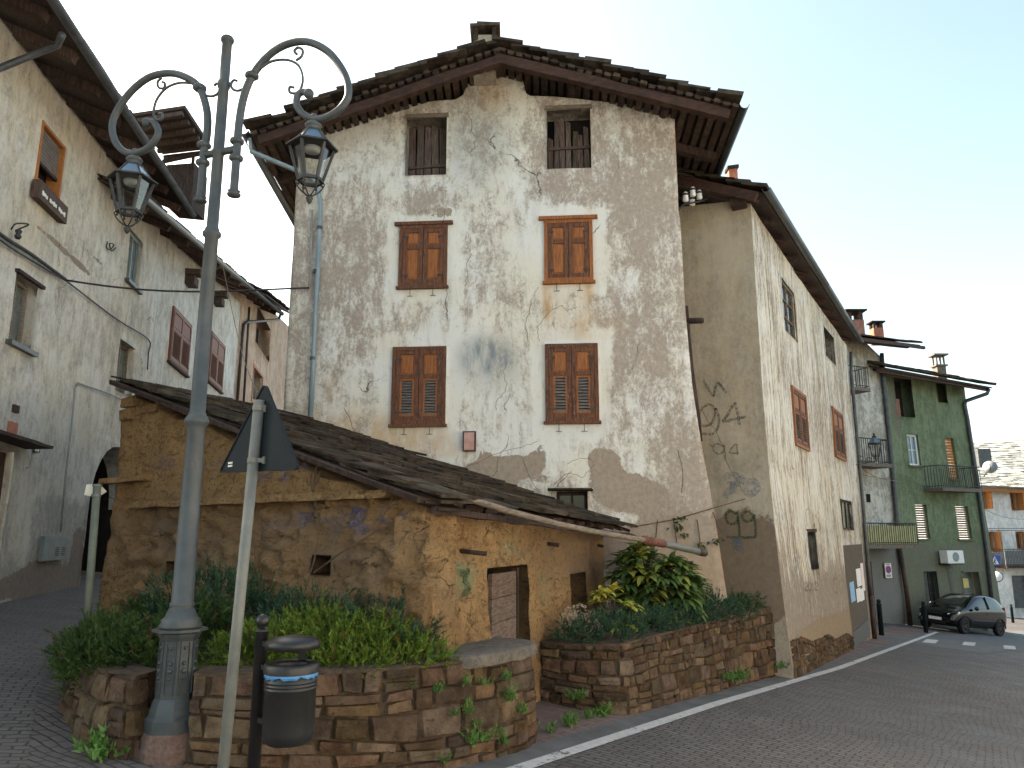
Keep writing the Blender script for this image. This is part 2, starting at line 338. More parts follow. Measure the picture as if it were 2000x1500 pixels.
def cobble(name, c1, c2, joint, rot, sc=(1, 1, 1), warp=.25, bw=.16, rh=.085):
    t = NT(name); v = t.vadd(t.co(), t.noisec(.55, None, 2), warp); v = t.vadd(v, t.noisec(7, None, 2), .03)
    v = t.mapv(v, rot=(0, 0, rot), scale=sc)
    b = t.n('ShaderNodeTexBrick', {'Vector': v, 'Scale': 1, 'Mortar Size': .008, 'Mortar Smooth': .4, 'Brick Width': bw, 'Row Height': rh, 'Bias': 0.,
            'Color1': (0, 0, 0), 'Color2': (1, 1, 1), 'Mortar': (.5, .5, .5)})
    n1 = t.noise(1.3, None, 6, .7); n2 = t.noise(45, None, 4, .7); n0 = t.noise(.22, None, 3)
    f = t.math('MULTIPLY_ADD', b.outputs['Color'], .45, t.math('MULTIPLY', n1, .55)); col = t.mix(f, c1, c2)
    col = t.mix(t.step(n0, .4, .65, 0, .4), col, (c1[0] * .8, c1[1] * .85, c1[2] * .95)); col = t.mix(t.step(n2, .62, .75, 0, .35), col, (.30, .28, .25))
    col = t.mix(b.outputs['Fac'], col, joint)
    h = t.math('MULTIPLY_ADD', b.outputs['Fac'], -1.0, t.math('MULTIPLY', n2, .35)); h = t.math('MULTIPLY_ADD', n1, .6, h)
    return t.fin(col, t.step(n1, .3, .7, .5, .8), h, 1.0, .016, .35)
HEAD = math.atan2(4.89, 8.05)
M['cobble'] = cobble('porphyry_setts', (.088, .076, .068), (.178, .155, .14), (.045, .038, .032), HEAD, warp=.5)
M['lane'] = cobble('lane_setts', (.095, .085, .075), (.175, .155, .137), (.055, .047, .038), -.4, warp=.5)
M['brick_strip'] = cobble('brick_strip', (.15, .10, .085), (.22, .155, .135), (.10, .08, .065), HEAD, warp=.02, bw=.26, rh=.13)
M['gutter_stone'] = noisy('grey_gutter_asphalt', (.085, .085, .083), (.14, .138, .132), 3, .8, .3, .004, third=((.2, .19, .18), .64))
def linepaint():
    t = NT('worn_white_line'); n = t.noise(18, None, 6, .75); n2 = t.noise(2.5, None, 4)
    t.fin(t.mix(t.step(n, .3, .7), (.40, .39, .365), (.56, .55, .52)), .75, n, .4, .004)
    tr = t.n('ShaderNodeBsdfTransparent'); mx = t.n('ShaderNodeMixShader')
    t.set(mx.inputs[0], t.step(t.math('MULTIPLY_ADD', n2, .5, t.math('MULTIPLY', n, .5)), .36, .45))
    t.t.links.new(tr.outputs[0], mx.inputs[1]); t.t.links.new(t.p.outputs[0], mx.inputs[2]); t.t.links.new(mx.outputs[0], t.out.inputs[0]); return t.m
M['line'] = linepaint()
def spray(name, c, dens=.5):
    t = NT(name); n = t.noise(26, None, 6, .8); t.fin(c, .9)
    tr = t.n('ShaderNodeBsdfTransparent'); mx = t.n('ShaderNodeMixShader'); t.set(mx.inputs[0], t.step(n, .5 - dens * .25, .62, 0, .3 + .65 * dens))
    t.t.links.new(tr.outputs[0], mx.inputs[1]); t.t.links.new(t.p.outputs[0], mx.inputs[2]); t.t.links.new(mx.outputs[0], t.out.inputs[0]); return t.m
M['spray_black'] = spray('black_spray', (.075, .07, .06), .6); M['spray_green'] = spray('green_spray', (.035, .075, .035), .7)
M['spray_blue'] = spray('blue_spray', (.14, .2, .28), .35); M['spray_violet'] = spray('violet_spray', (.12, .12, .22), .4)
M['spray_teal'] = spray('teal_spray', (.2, .3, .27), .35); M['spray_red'] = spray('red_spray', (.38, .17, .09), .3)

PMS = [M[k] for k in M if k.startswith('plaster') or k == 'adobe']
# ------------------------------------------------------------------ walls
def fbm(x, y, z, o=4):
    return noise.fractal(Vector((x, y, z)), 1.0, 2.0, o)
class Wall:
    def __init__(s, p, d, amp=.02, sc=1.1, seed=0):
        s.o = Vector((p[0], p[1], 0)); s.d = Vector((d[0], d[1], 0)).normalized(); s.n = Vector((s.d.y, -s.d.x, 0))
        s.amp = amp; s.sc = sc; s.seed = seed; s.bat = lambda u, z: 0.
    def off(s, u, z): return s.bat(u, z) + s.amp * fbm(u * s.sc + s.seed, z * s.sc, s.seed * 1.7)
    def pt(s, u, z, o=0): return s.o + s.d * u + s.n * o + Vector((0, 0, z))
    def sp(s, u, z, o=0): return s.pt(u, z, o + s.off(u, z))
    def uv(s, px, py, o=0):
        r = ray(px, py); t = ((s.o + s.n * o) - EYE).dot(s.n) / r.dot(s.n); q = EYE + r * t
        return (q - s.o).dot(s.d), q.z
    def rect(s, x0, y0, x1, y1):
        xm, ym = (x0 + x1) / 2, (y0 + y1) / 2
        return s.uv(x0, ym)[0], s.uv(x1, ym)[0], s.uv(xm, y1)[1], s.uv(xm, y0)[1]
    def rect4(s, tl, tr, bl, br):
        a, b, c, d = s.uv(*tl), s.uv(*tr), s.uv(*bl), s.uv(*br)
        return (a[0] + c[0]) / 2, (b[0] + d[0]) / 2, (c[1] + d[1]) / 2, (a[1] + b[1]) / 2
    def box(s, mb, u0, u1, z0, z1, o0, o1, mi=0, j=0):
        J = lambda: random.uniform(-j, j)
        mb.hexa([s.pt(u0 + J(), z0 + J(), o1), s.pt(u1 + J(), z0 + J(), o1), s.pt(u1 + J(), z0 + J(), o0), s.pt(u0 + J(), z0 + J(), o0),
                 s.pt(u0 + J(), z1 + J(), o1), s.pt(u1 + J(), z1 + J(), o1), s.pt(u1 + J(), z1 + J(), o0), s.pt(u0 + J(), z1 + J(), o0)], mi)
    def poly_top(s, pts):
        q = sorted(s.uv(*p) for p in pts); us = [a[0] for a in q]; zs = [a[1] for a in q]
        return lambda u: float(np.interp(u, us, zs))
    def build(s, name, mat, parent, u0, u1, zb, top, holes=(), step=.12, attr=None, thick=.4, loc=None, zfix=None):
        if not callable(top): tv = top; top = lambda u: tv
        def grid(a, b, keys):
            ks = sorted(k for k in keys if a < k < b); out = [a]
            for k in ks + [b]:
                n = max(1, round((k - out[-1]) / step)); p0 = out[-1]
                out += [p0 + (k - p0) * (i + 1) / n for i in range(n)]
            return out
        us = grid(u0, u1, {h[0] for h in holes} | {h[1] for h in holes})
        zh = {h[2] for h in holes} | {h[3] for h in holes}
        zf = max([h[3] for h in holes], default=zb) + .02 if zfix is None else zfix
        zs = grid(zb, zf, zh) if zf > zb + .05 else [zb]
        mt = max(top(u) for u in us); ne = max(2, round((mt - zs[-1]) / step))
        nz = len(zs) + ne; mb = MB(); at = []
        Z = lambda i, j: zs[j] if j < len(zs) else zs[-1] + (max(top(us[i]), zs[-1] + .01) - zs[-1]) * (j - len(zs) + 1) / ne
        A = attr or (lambda u, z: (.5, 0, 0, 0))
        for i, u in enumerate(us):
            for j in range(nz):
                z = Z(i, j); mb.v.append(tuple(s.sp(u, z))); at.append(A(u, z))
        def inh(u, z): return any(h[0] < u < h[1] and h[2] < z < h[3] for h in holes)
        fl = {}
        for i in range(len(us) - 1):
            for j in range(nz - 1):
                um = (us[i] + us[i + 1]) / 2; zm = (Z(i, j) + Z(i + 1, j + 1)) / 2
                k = not inh(um, zm); fl[i, j] = k
                if k: mb.f.append((i * nz + j, (i + 1) * nz + j, (i + 1) * nz + j + 1, i * nz + j + 1)); mb.m.append(0)
        inner = {}
        def inn(i, j, d):
            key = (i, j, d)
            if key not in inner:
                inner[key] = len(mb.v); mb.v.append(tuple(s.pt(us[i], Z(i, j), -d))); at.append(at[i * nz + j])
            return inner[key]
        for h in holes:
            d = h[4]
            for i in range(len(us) - 1):
                for j in range(nz - 1):
                    if fl[i, j]: continue
                    um = (us[i] + us[i + 1]) / 2; zm = (Z(i, j) + Z(i + 1, j + 1)) / 2
                    if not (h[0] < um < h[1] and h[2] < zm < h[3]): continue
                    for (di, dj, a, b) in ((-1, 0, (i, j), (i, j + 1)), (1, 0, (i + 1, j + 1), (i + 1, j)), (0, -1, (i + 1, j), (i, j)), (0, 1, (i, j + 1), (i + 1, j + 1))):
                        if fl.get((i + di, j + dj), True):
                            mb.f.append((a[0] * nz + a[1], b[0] * nz + b[1], inn(*b, d), inn(*a, d))); mb.m.append(0)
        if thick:
            for i, rev in ((0, 0), (len(us) - 1, 1)):
                for j in range(nz - 1):
                    a, b = i * nz + j, i * nz + j + 1; f = (a, b, inn(i, j + 1, thick), inn(i, j, thick))
                    mb.f.append(f[::-1] if rev else f); mb.m.append(0)
            j = nz - 1
            for i in range(len(us) - 1):
                mb.f.append((i * nz + j, (i + 1) * nz + j, inn(i + 1, j, thick), inn(i, j, thick))); mb.m.append(0)
        return mb.build(name, mat, parent, True, loc, attr=at)

def ell(W, lst):
    """soft patches measured on the photograph -> function of wall position giving one channel"""
    q = []
    for (px, py, rx, ry, v) in lst:
        u, z = W.uv(px, py); ru = abs(W.uv(px + rx, py)[0] - u); rz = abs(W.uv(px, py - ry)[1] - z); q.append((u, z, ru, rz, v))
    def f(u, z):
        t = 0
        for (a, b, ru, rz, v) in q:
            d = ((u - a) / ru) ** 2 + ((z - b) / rz) ** 2
            if d < 2.2: t += v * math.exp(-d * d * .7)
        return t
    return f
def ribbon(W, mb, pts, w, smooth=True, mi=0, o=.008):
    uv = [W.uv(*p) for p in pts]
    if smooth and len(uv) > 2:
        q = []
        for i in range(len(uv) - 1):
            p0, p1, p2, p3 = uv[max(i - 1, 0)], uv[i], uv[i + 1], uv[min(i + 2, len(uv) - 1)]
            for k in range(5):
                t = k / 5
                q.append(tuple(.5 * (2 * p1[c] + (p2[c] - p0[c]) * t + (2 * p0[c] - 5 * p1[c] + 4 * p2[c] - p3[c]) * t * t + (3 * p1[c] - p0[c] - 3 * p2[c] + p3[c]) * t ** 3) for c in (0, 1)))
        uv = q + [uv[-1]]
    L = []; Rr = []
    for i, (u, z) in enumerate(uv):
        a, b = uv[max(i - 1, 0)], uv[min(i + 1, len(uv) - 1)]; dx, dz = b[0] - a[0], b[1] - a[1]; l = math.hypot(dx, dz) or 1
        nx, nz = -dz / l * w / 2, dx / l * w / 2
        L.append(W.sp(u + nx, z + nz, o)); Rr.append(W.sp(u - nx, z - nz, o))
    n = len(L); mb.add(L + Rr, [(i, i + 1, n + i + 1, n + i) for i in range(n - 1)], mi)

def slates(mb, e0, e1, t0, t1, rows, wmin=.3, wmax=.75, th=.04, jit=.03, over=.10, mi=0, lift=0):
    """courses of stone slabs laid from the eave (e0-e1) up to the top edge (t0-t1)"""
    e0, e1, t0, t1 = map(Vector, (e0, e1, t0, t1))
    P = lambda u, v: (e0.lerp(e1, u)).lerp(t0.lerp(t1, u), v)
    for r in range(rows):
        v0 = r / rows - .01; v1 = (r + 1.35) / rows; L = (P(1, v0) - P(0, v0)).length; x = -random.uniform(0, .1)
        while x < L:
            w = random.uniform(wmin, wmax); a, b = x / L, min((x + w) / L, 1.02)
            if b - a < .02 * 1.0 / max(L, 1): break
            va = v0 + random.uniform(-jit, jit) / max((t0 - e0).length, .1); g = .006 / L
            A, B, C, D = P(a + g, va), P(b - g, va), P(b - g, v1), P(a + g, v1)
            n = (B - A).cross(D - A).normalized()
            if n.z < 0: n = -n
            h0 = over * .55 + lift + random.uniform(0, .02); h1 = lift + random.uniform(0, .01); T = th * random.uniform(.7, 1.4)
            jj = lambda: n * random.uniform(-.012, .012) + (B - A).normalized() * random.uniform(-.015, .015)
            mb.hexa([A + n * h0 + jj(), B + n * h0 + jj(), C + n * h1, D + n * h1, A + n * (h0 + T) + jj(), B + n * (h0 + T) + jj(), C + n * (h1 + T), D + n * (h1 + T)], mi)
            x += w

def stone_courses(mb, base, top, hmin=.09, hmax=.2, wmin=.12, wmax=.42, prot=.05, wav=.03, seed=0, skip=None):
    """rubble facing: base and top are polylines of Vectors, same count; stones are rounded blocks in wavy courses"""
    rnd = random.Random(seed)
    seg = [0]
    for i in range(len(base) - 1): seg.append(seg[-1] + ((base[i + 1] - base[i]).length + (top[i + 1] - top[i]).length) / 2)
    L = seg[-1]
    def P(s, t):
        s = max(0, min(L, s)); i = 0
        while i < len(seg) - 2 and seg[i + 1] < s: i += 1
        k = (s - seg[i]) / max(seg[i + 1] - seg[i], 1e-6); return base[i].lerp(base[i + 1], k).lerp(top[i].lerp(top[i + 1], k), t)
    H = sum((t - b).length for b, t in zip(base, top)) / len(base); y = 0; rowsb = [0]
    while y < H - hmin * .6:
        y += rnd.uniform(hmin, hmax); rowsb.append(min(y, H))
    rowsb[-1] = H
    W_ = lambda s, t: t + wav / H * math.sin(s * 2.3 + t * 9 + seed) * math.sin(math.pi * t) + wav * .5 / H * math.sin(s * 6.1 + t * 5) * math.sin(math.pi * t)
    G_ = 6; GP = (0, .07, .32, .68, .93, 1)
    for r in range(len(rowsb) - 1):
        t0, t1 = rowsb[r] / H, rowsb[r + 1] / H; s = -rnd.uniform(0, .15)
        while s < L - .03:
            w = rnd.uniform(wmin, wmax) * (1.1 if (t1 - t0) * H > .14 else .9); s0, s1 = max(s, 0), min(s + w, L)
            s += w
            if s1 - s0 < .05: continue
            parts = [(t0, t1)]
            if (t1 - t0) * H > .13 and rnd.random() < .35: m_ = t0 + (t1 - t0) * rnd.uniform(.4, .6); parts = [(t0, m_), (m_, t1)]
            for (a, b) in parts:
                g = .004; pr = prot * rnd.uniform(.55, 1.25); c = [(rnd.uniform(-.022, .022), rnd.uniform(-.014, .014)) for _ in range(4)]
                ph = rnd.uniform(0, 50); vs = []
                for i in range(G_):
                    for j in range(G_):
                        p, q = GP[i], GP[j]
                        js = c[0][0] * (1 - p) * (1 - q) + c[1][0] * p * (1 - q) + c[2][0] * p * q + c[3][0] * (1 - p) * q
                        jt = c[0][1] * (1 - p) * (1 - q) + c[1][1] * p * (1 - q) + c[2][1] * p * q + c[3][1] * (1 - p) * q
                        ss = s0 + g + (s1 - s0 - 2 * g) * p + js; tt = a + (b - a) * q + (g * (1 - 2 * q) + jt) / H
                        e = P(ss + .02, .5) - P(ss - .02, .5); n = Vector((e.y, -e.x, 0)).normalized()
                        edge = (0, .94, 1, 1, .94, 0)[i] * (0, .94, 1, 1, .94, 0)[j]
                        o = -.03 + (pr * .5 + .03) * edge ** .7 + .026 * noise.noise(Vector((ss * 11, tt * H * 11, ph))) * edge
                        vs.append(P(ss, W_(ss, tt)) + n * o)
                mb.add(vs, [(i * G_ + j, (i + 1) * G_ + j, (i + 1) * G_ + j + 1, i * G_ + j + 1) for i in range(G_ - 1) for j in range(G_ - 1)])

def text_mesh(mb, body, size, o, ux, uz, mi=0):
    cu = bpy.data.curves.new('t', 'FONT'); cu.body = body; cu.size = size; cu.align_x = 'CENTER'; cu.align_y = 'CENTER'; cu.resolution_u = 3
    ob = bpy.data.objects.new('t', cu); COL.objects.link(ob); me = bpy.data.meshes.new_from_object(ob)
    o, ux, uz = Vector(o), Vector(ux), Vector(uz)
    mb.add([o + ux * v.co.x + uz * v.co.y for v in me.vertices], [tuple(p.vertices) for p in me.polygons], mi)
    bpy.data.objects.remove(ob); bpy.data.meshes.remove(me); bpy.data.curves.remove(cu)

#@@GROUND
# ------------------------------------------------------------------ ground
def sheet(name, L, Rr, dz, m, kind='structure', n=24, m2=4):
    mb = MB(); 
    for i in range(len(L) - 1):
        for a in range(n):
            for b in range(m2):
                q = []
                for (x, y) in ((a, b), (a + 1, b), (a + 1, b + 1), (a, b + 1)):
                    l = Vector(L[i][:2]).lerp(Vector(L[i + 1][:2]), x / n); r = Vector(Rr[i][:2]).lerp(Vector(Rr[i + 1][:2]), x / n)
                    p = l.lerp(r, y / m2); q.append((p.x, p.y, gz(p.x, p.y) + dz))
                mb.quad(q[0], q[3], q[2], q[1])
    return tag(mb.build(name, m), kind=kind)
mb = MB()
xs = sorted(set([-900, -300, -120] + list(range(-60, 61, 3)) + [-11, 24, 120, 300, 900])); ys = [-600, -200, -80, -40, -20, -10, 0, 10, 20, 40, 80, 150, 400, 1200]
for x in xs:
    for y in ys: mb.v.append((x, y, gz(x, y)))
for i in range(len(xs) - 1):
    for j in range(len(ys) - 1):
        k = i * len(ys) + j; mb.f.append((k, k + len(ys), k + len(ys) + 1, k + 1)); mb.m.append(0)
tag(mb.build('road', M['cobble']), kind='structure')
RD = Vector((.519, .855)); RN = Vector((.855, -.519))       # along the street, and out towards its middle
la = gnd(1035, 1495).xy; lb = gnd(1400, 1375).xy; lc = gnd(1640, 1305).xy; ld = gnd(1770, 1257).xy
line = [la - (lb - la) * 1.2, la, lb, lc, ld, ld + (ld - lc) * .9]
def offs(pl, d): return [p + Vector((0, 0)) + RN * d for p in pl]
kerb = [p - RN * .30 for p in line]
wallside = [p - RN * 1.5 for p in line]
sheet('gutter_strip', kerb, [p - RN * .07 for p in line], .004, M['gutter_stone'], n=8)
sheet('brick_strip', wallside, kerb, .004, M['brick_strip'], n=8)
sheet('edge_line', offs(line, -.065), offs(line, .065), .008, M['line'], n=16, m2=1)
# lane going up to the left
lw = [(-7.45 - .162 * (y - 11.9), y) for y in (2, 8, 14, 22, 34, 46)]
rw = [(-1.2, 2), (-4.2, 7.2), (-5.2, 10), (-5.0, 16), (-5.2, 30), (-6, 46)]
sheet('lane', lw, rw, .004, M['lane'], n=8, m2=6)
# crossing stripes, lying along the street
mb = MB()
for (px, py) in ((1818, 1253), (1893, 1258), (1972, 1265), (2060, 1273)):
    c = gnd(px, py).xy; a = Vector((.93, .37)); b = RD
    q = [c + a * x * .27 + b * y * .9 for (x, y) in ((-1, -1), (1, -1), (1, 1), (-1, 1))]
    mb.quad(*[(p.x, p.y, gz(p.x, p.y) + .012) for p in q])
tag(mb.build('crossing_stripes', M['line']), kind='structure')
# pale asphalt past the crossing
pa = [gnd(1700, 1245).xy, gnd(1850, 1240).xy, gnd(2100, 1228).xy]
sheet('far_asphalt', pa, [p + Vector((2.6, -1.2)) for p in pa], .006, M['gutter_stone'], n=6)

# ------------------------------------------------------------------ shared builders
def frame_trim(W, mb, u0, u1, z0, z1, w, o0, o1, mi=0):
    W.box(mb, u0, u0 + w, z0, z1, o0, o1, mi); W.box(mb, u1 - w, u1, z0, z1, o0, o1, mi)
    W.box(mb, u0 + w, u1 - w, z1 - w, z1, o0, o1 - .003, mi); W.box(mb, u0 + w, u1 - w, z0, z0 + w, o0, o1 - .003, mi)
def leaf(W, u0, u1, z0, z1, kind, mats, parent, o=.0, hinge=1):
    """one shutter leaf: stiles, rails, panels and louvres; mats = wood, edge, louvre"""
    mb = MB(); w = min(.075, (u1 - u0) * .19); r = .075; g = .004
    u0 += g; u1 -= g
    W.box(mb, u0, u0 + w, z0, z1, o, o + .04, 1); W.box(mb, u1 - w, u1, z0, z1, o, o + .04, 1)
    zm = z0 + (z1 - z0) * (.66 if kind == 'panel' else .62)
    for za, zb in ((z0, z0 + r), (zm - r / 2, zm + r / 2), (z1 - r, z1)): W.box(mb, u0 + w, u1 - w, za, zb, o, o + .037, 1)
    def panel(za, zb):
        W.box(mb, u0 + w, u1 - w, za, zb, o, o + .016, 0); W.box(mb, u0 + w + .025, u1 - w - .025, za + .025, zb - .025, o, o + .027, 0)
    panel(zm + r / 2, z1 - r)
    if kind == 'panel': panel(z0 + r, zm - r / 2)
    else:
        za, zb = z0 + r, zm - r / 2; iw = .03
        W.box(mb, u0 + w, u0 + w + iw, za, zb, o, o + .03, 0); W.box(mb, u1 - w - iw, u1 - w, za, zb, o, o + .03, 0)
        W.box(mb, u0 + w + iw, u1 - w - iw, za, za + iw, o, o + .03, 0); W.box(mb, u0 + w + iw, u1 - w - iw, zb - iw, zb, o, o + .03, 0)
        n = max(7, int((zb - za) / .052)); a, b = u0 + w + iw, u1 - w - iw; hh = (zb - za - 2 * iw) / n
        W.box(mb, a, b, za + iw, zb - iw, o - .03, o - .02, 3)
        for i in range(n):
            z = za + iw + i * hh; t = random.uniform(-.004, .004)
            mb.hexa([W.pt(a, z + t, o + .034), W.pt(b, z - t, o + .034), W.pt(b, z + .012, o - .012), W.pt(a, z + .012, o - .012),
                     W.pt(a, z + .011 + t, o + .036), W.pt(b, z + .011 - t, o + .036), W.pt(b, z + hh * .95, o - .01), W.pt(a, z + hh * .95, o - .01)], 2)
    s = mb.build('shutter', list(mats) + [M['dark']], parent)
    hu = u0 if hinge < 0 else u1
    for hz in (z0 + .14, z1 - .16):
        hb = MB(); W.box(hb, min(hu, hu - hinge * .10), max(hu, hu - hinge * .10), hz - .014, hz + .014, o + .041, o + .048); hb.build('hinge', M['iron'], s)
    return s
def shutter_window(W, rc, kind, house, mats, frame_mat, lintel=False, proud=.02, depth=.1, sill=True, fw=.06, open_gap=0):
    u0, u1, z0, z1 = rc; mb = MB()
    frame_trim(W, mb, u0, u1, z0, z1, fw, -depth + .01, proud + .03)
    f = mb.build('window', frame_mat, house)
    um = (u0 + u1) / 2; darkback(W, rc, depth, house)
    leaf(W, u0 + fw, um, z0 + fw, z1 - fw, kind, mats, f, proud - .02, -1); leaf(W, um, u1 - fw, z0 + fw, z1 - fw, kind, mats, f, proud - .02, 1)
    if sill:
        mb = MB(); W.box(mb, u0 - .03, u1 + .03, z0 - .05, z0 - .002, -.02, proud + .06); mb.build('sill', frame_mat, f)
    if lintel:
        mb = MB(); W.box(mb, u0 - .09, u1 + .09, z1 + .002, z1 + .06, -.02, proud + .05); mb.build('lintel', frame_mat, f)
    return f
def glazed(W, rc, house, depth, glass_m, bars_m, nx=2, ny=3, fw=.05, name='window', sill=None):
    u0, u1, z0, z1 = rc; mb = MB()
    frame_trim(W, mb, u0 + .003, u1 - .003, z0 + .003, z1 - .003, fw, -depth + .01, -depth + .06)
    for i in range(1, nx):
        u = u0 + (u1 - u0) * i / nx; W.box(mb, u - .018, u + .018, z0 + fw, z1 - fw, -depth + .012, -depth + .052)
    for j in range(1, ny):
        z = z0 + (z1 - z0) * j / ny; W.box(mb, u0 + fw, u1 - fw, z - .013, z + .013, -depth + .014, -depth + .048)
    f = mb.build(name, bars_m, house); mb = MB()
    W.box(mb, u0 + .02, u1 - .02, z0 + .02, z1 - .02, -depth - .004, -depth + .02); mb.build('pane', glass_m, f)
    if sill:
        mb = MB(); W.box(mb, u0 - .08, u1 + .08, z0 - .07, z0 - .002, -.05, .09); mb.build('sill', sill, f)
    return f
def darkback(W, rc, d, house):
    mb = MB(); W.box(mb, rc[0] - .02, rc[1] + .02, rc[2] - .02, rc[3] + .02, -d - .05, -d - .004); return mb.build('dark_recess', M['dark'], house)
SH = (M['shutter'], M['shutter_edge'], M['louvre']); SHR = (M['shutter_red'], M['shutter_red'], M['shutter_red'])

# ------------------------------------------------------------------ the tall main house
MF = Wall((1.41, 12.45), (math.cos(R(4.7)), -math.sin(R(4.7))), .022, .9, 3)
uL = MF.uv(556, 760)[0]; uRt = MF.uv(1326, 420)[0]
_flu = [MF.uv(*p)[::-1] for p in ((1415, 1165), (1400, 1050), (1385, 950), (1370, 870), (1352, 750), (1338, 600), (1328, 420))]
def main_right(z): return float(np.interp(z, [a[0] for a in _flu], [a[1] for a in _flu])) - uRt
def main_bat(u, z):    # the foot of the wall swells outwards, most at the right
    k = max(0, min(1, (3.6 - z) / 3.2)); return .28 * k * k * (.35 + .65 * max(0, min(1, (u - uL) / (uRt - uL))))
MF.bat = main_bat
_pt0 = MF.pt
class Flare(Wall):
    def pt(s, u, z, o=0):
        w = max(0, (u - (uRt - 1.1)) / 1.1); return _pt0(u + main_right(z) * w * w * (1 if z < 7 else 0), z, o)
MF.__class__ = Flare
mhL = MF.pt(uL, 0); 
house = thing('stone_house', 'tall gabled house with patchy whitewash, orange brown shutters and two boarded attic openings', 'house', (mhL.x + 3, mhL.y, gz(mhL.x + 3, mhL.y)))
top_main = MF.poly_top([(556, 300), (580, 300), (640, 262), (700, 235), (750, 215), (790, 205), (850, 197), (890, 195), (905, 185), (912, 165), (922, 130), (960, 126), (1010, 132), (1022, 150), (1028, 186), (1080, 188), (1160, 196), (1205, 200), (1250, 207), (1272, 217), (1290, 227), (1318, 231), (1336, 232)])
at1 = MF.rect(793, 231, 872, 342); at2 = MF.rect(1068, 214, 1154, 329)
s1 = MF.rect(780, 441, 874, 560); s2 = MF.rect(1063, 430, 1158, 550); s3 = MF.rect(766, 678, 871, 829); s4 = MF.rect(1065, 672, 1169, 823)
lw_ = MF.rect(1087, 960, 1148, 1000)
def hole(rc, d, m=.0): return (rc[0] + m, rc[1] - m, rc[2] + m, rc[3] - m, d)
washf = ell(MF, [(700, 320, 90, 120, .35), (660, 480, 90, 130, -.35), (640, 640, 80, 110, -.22), (720, 560, 60, 90, -.1), (1000, 250, 60, 150, .2), (960, 420, 60, 90, .2), (1060, 330, 30, 90, -.2), (1180, 340, 130, 130, -.45),
                 (1250, 540, 90, 160, -.45), (1270, 300, 60, 90, -.35), (1110, 360, 60, 40, -.3), (1040, 480, 40, 90, .5), (1195, 500, 35, 60, .45), (1090, 620, 120, 45, .30), (960, 780, 170, 110, .45), (880, 640, 130, 60, .30),
                 (700, 780, 80, 90, .1), (1120, 880, 120, 60, .25), (1230, 700, 70, 80, -.3), (1290, 780, 40, 110, -.15), (1280, 900, 70, 70, .0), (1010, 560, 40, 60, .1), (930, 560, 60, 50, -.15), (830, 400, 60, 30, -.35), (1260, 990, 90, 60, -.3),
                 (800, 880, 100, 40, .15), (1340, 1000, 50, 160, -.6), (1320, 1130, 120, 80, -.6), (1215, 1015, 30, 14, .6), (1100, 910, 50, 40, .35), (1390, 1080, 60, 180, -.5)])
baref = ell(MF, [(985, 928, 80, 24, .6), (1090, 945, 40, 18, .35), (1250, 965, 60, 40, .5), (1000, 905, 70, 18, .75), (1180, 900, 38, 35, .7), (1200, 960, 60, 40, .6), (1060, 880, 30, 16, .4), (840, 415, 65, 18, .5), (1330, 1090, 110, 100, .75), (1240, 1080, 90, 50, .75), (930, 925, 70, 20, .5), (945, 875, 16, 26, .5), (940, 230, 22, 25, .2), (1385, 960, 28, 130, .65)])
greyf = ell(MF, [(950, 690, 50, 34, .9), (960, 720, 60, 40, .4), (930, 270, 60, 90, .45), (600, 600, 40, 200, .12), (1180, 1100, 120, 40, .3)])
warmf = ell(MF, [(700, 850, 120, 40, .7), (860, 870, 60, 25, .5), (1165, 640, 50, 30, .35), (960, 160, 30, 60, .35), (1070, 580, 10, 40, .7), (1155, 575, 12, 30, .6), (1115, 590, 60, 60, .25), (620, 800, 60, 60, .2), (1300, 1120, 60, 60, .3)])
def rim(u, z):     # newer lime patches left round the windows
    v = 0
    for q in (s1, s2, s3, s4):
        d = max(q[0] - u, u - q[1], q[2] - z, z - q[3]); e = .16 + .10 * fbm(u * 2, z * 2, 4, 3)
        if d < e + .12: v = max(v, .75 * min(1, max(0, (e + .12 - d) / .12)))
    return v
def main_attr(u, z):
    return (max(0, min(1, .5 + washf(u, z) * .5 + .06 + rim(u, z))), max(0, min(1, baref(u, z))), max(0, min(1, greyf(u, z))), max(0, min(1, warmf(u, z))))
MF.build('wall', M['plaster'], house, uL, uRt, .0, top_main, [hole(at1, .38), hole(at2, .38), hole(s1, .1), hole(s2, .1), hole(s3, .1), hole(s4, .1), hole(lw_, .25)], .075, main_attr, .7, zfix=at2[3] + .03)
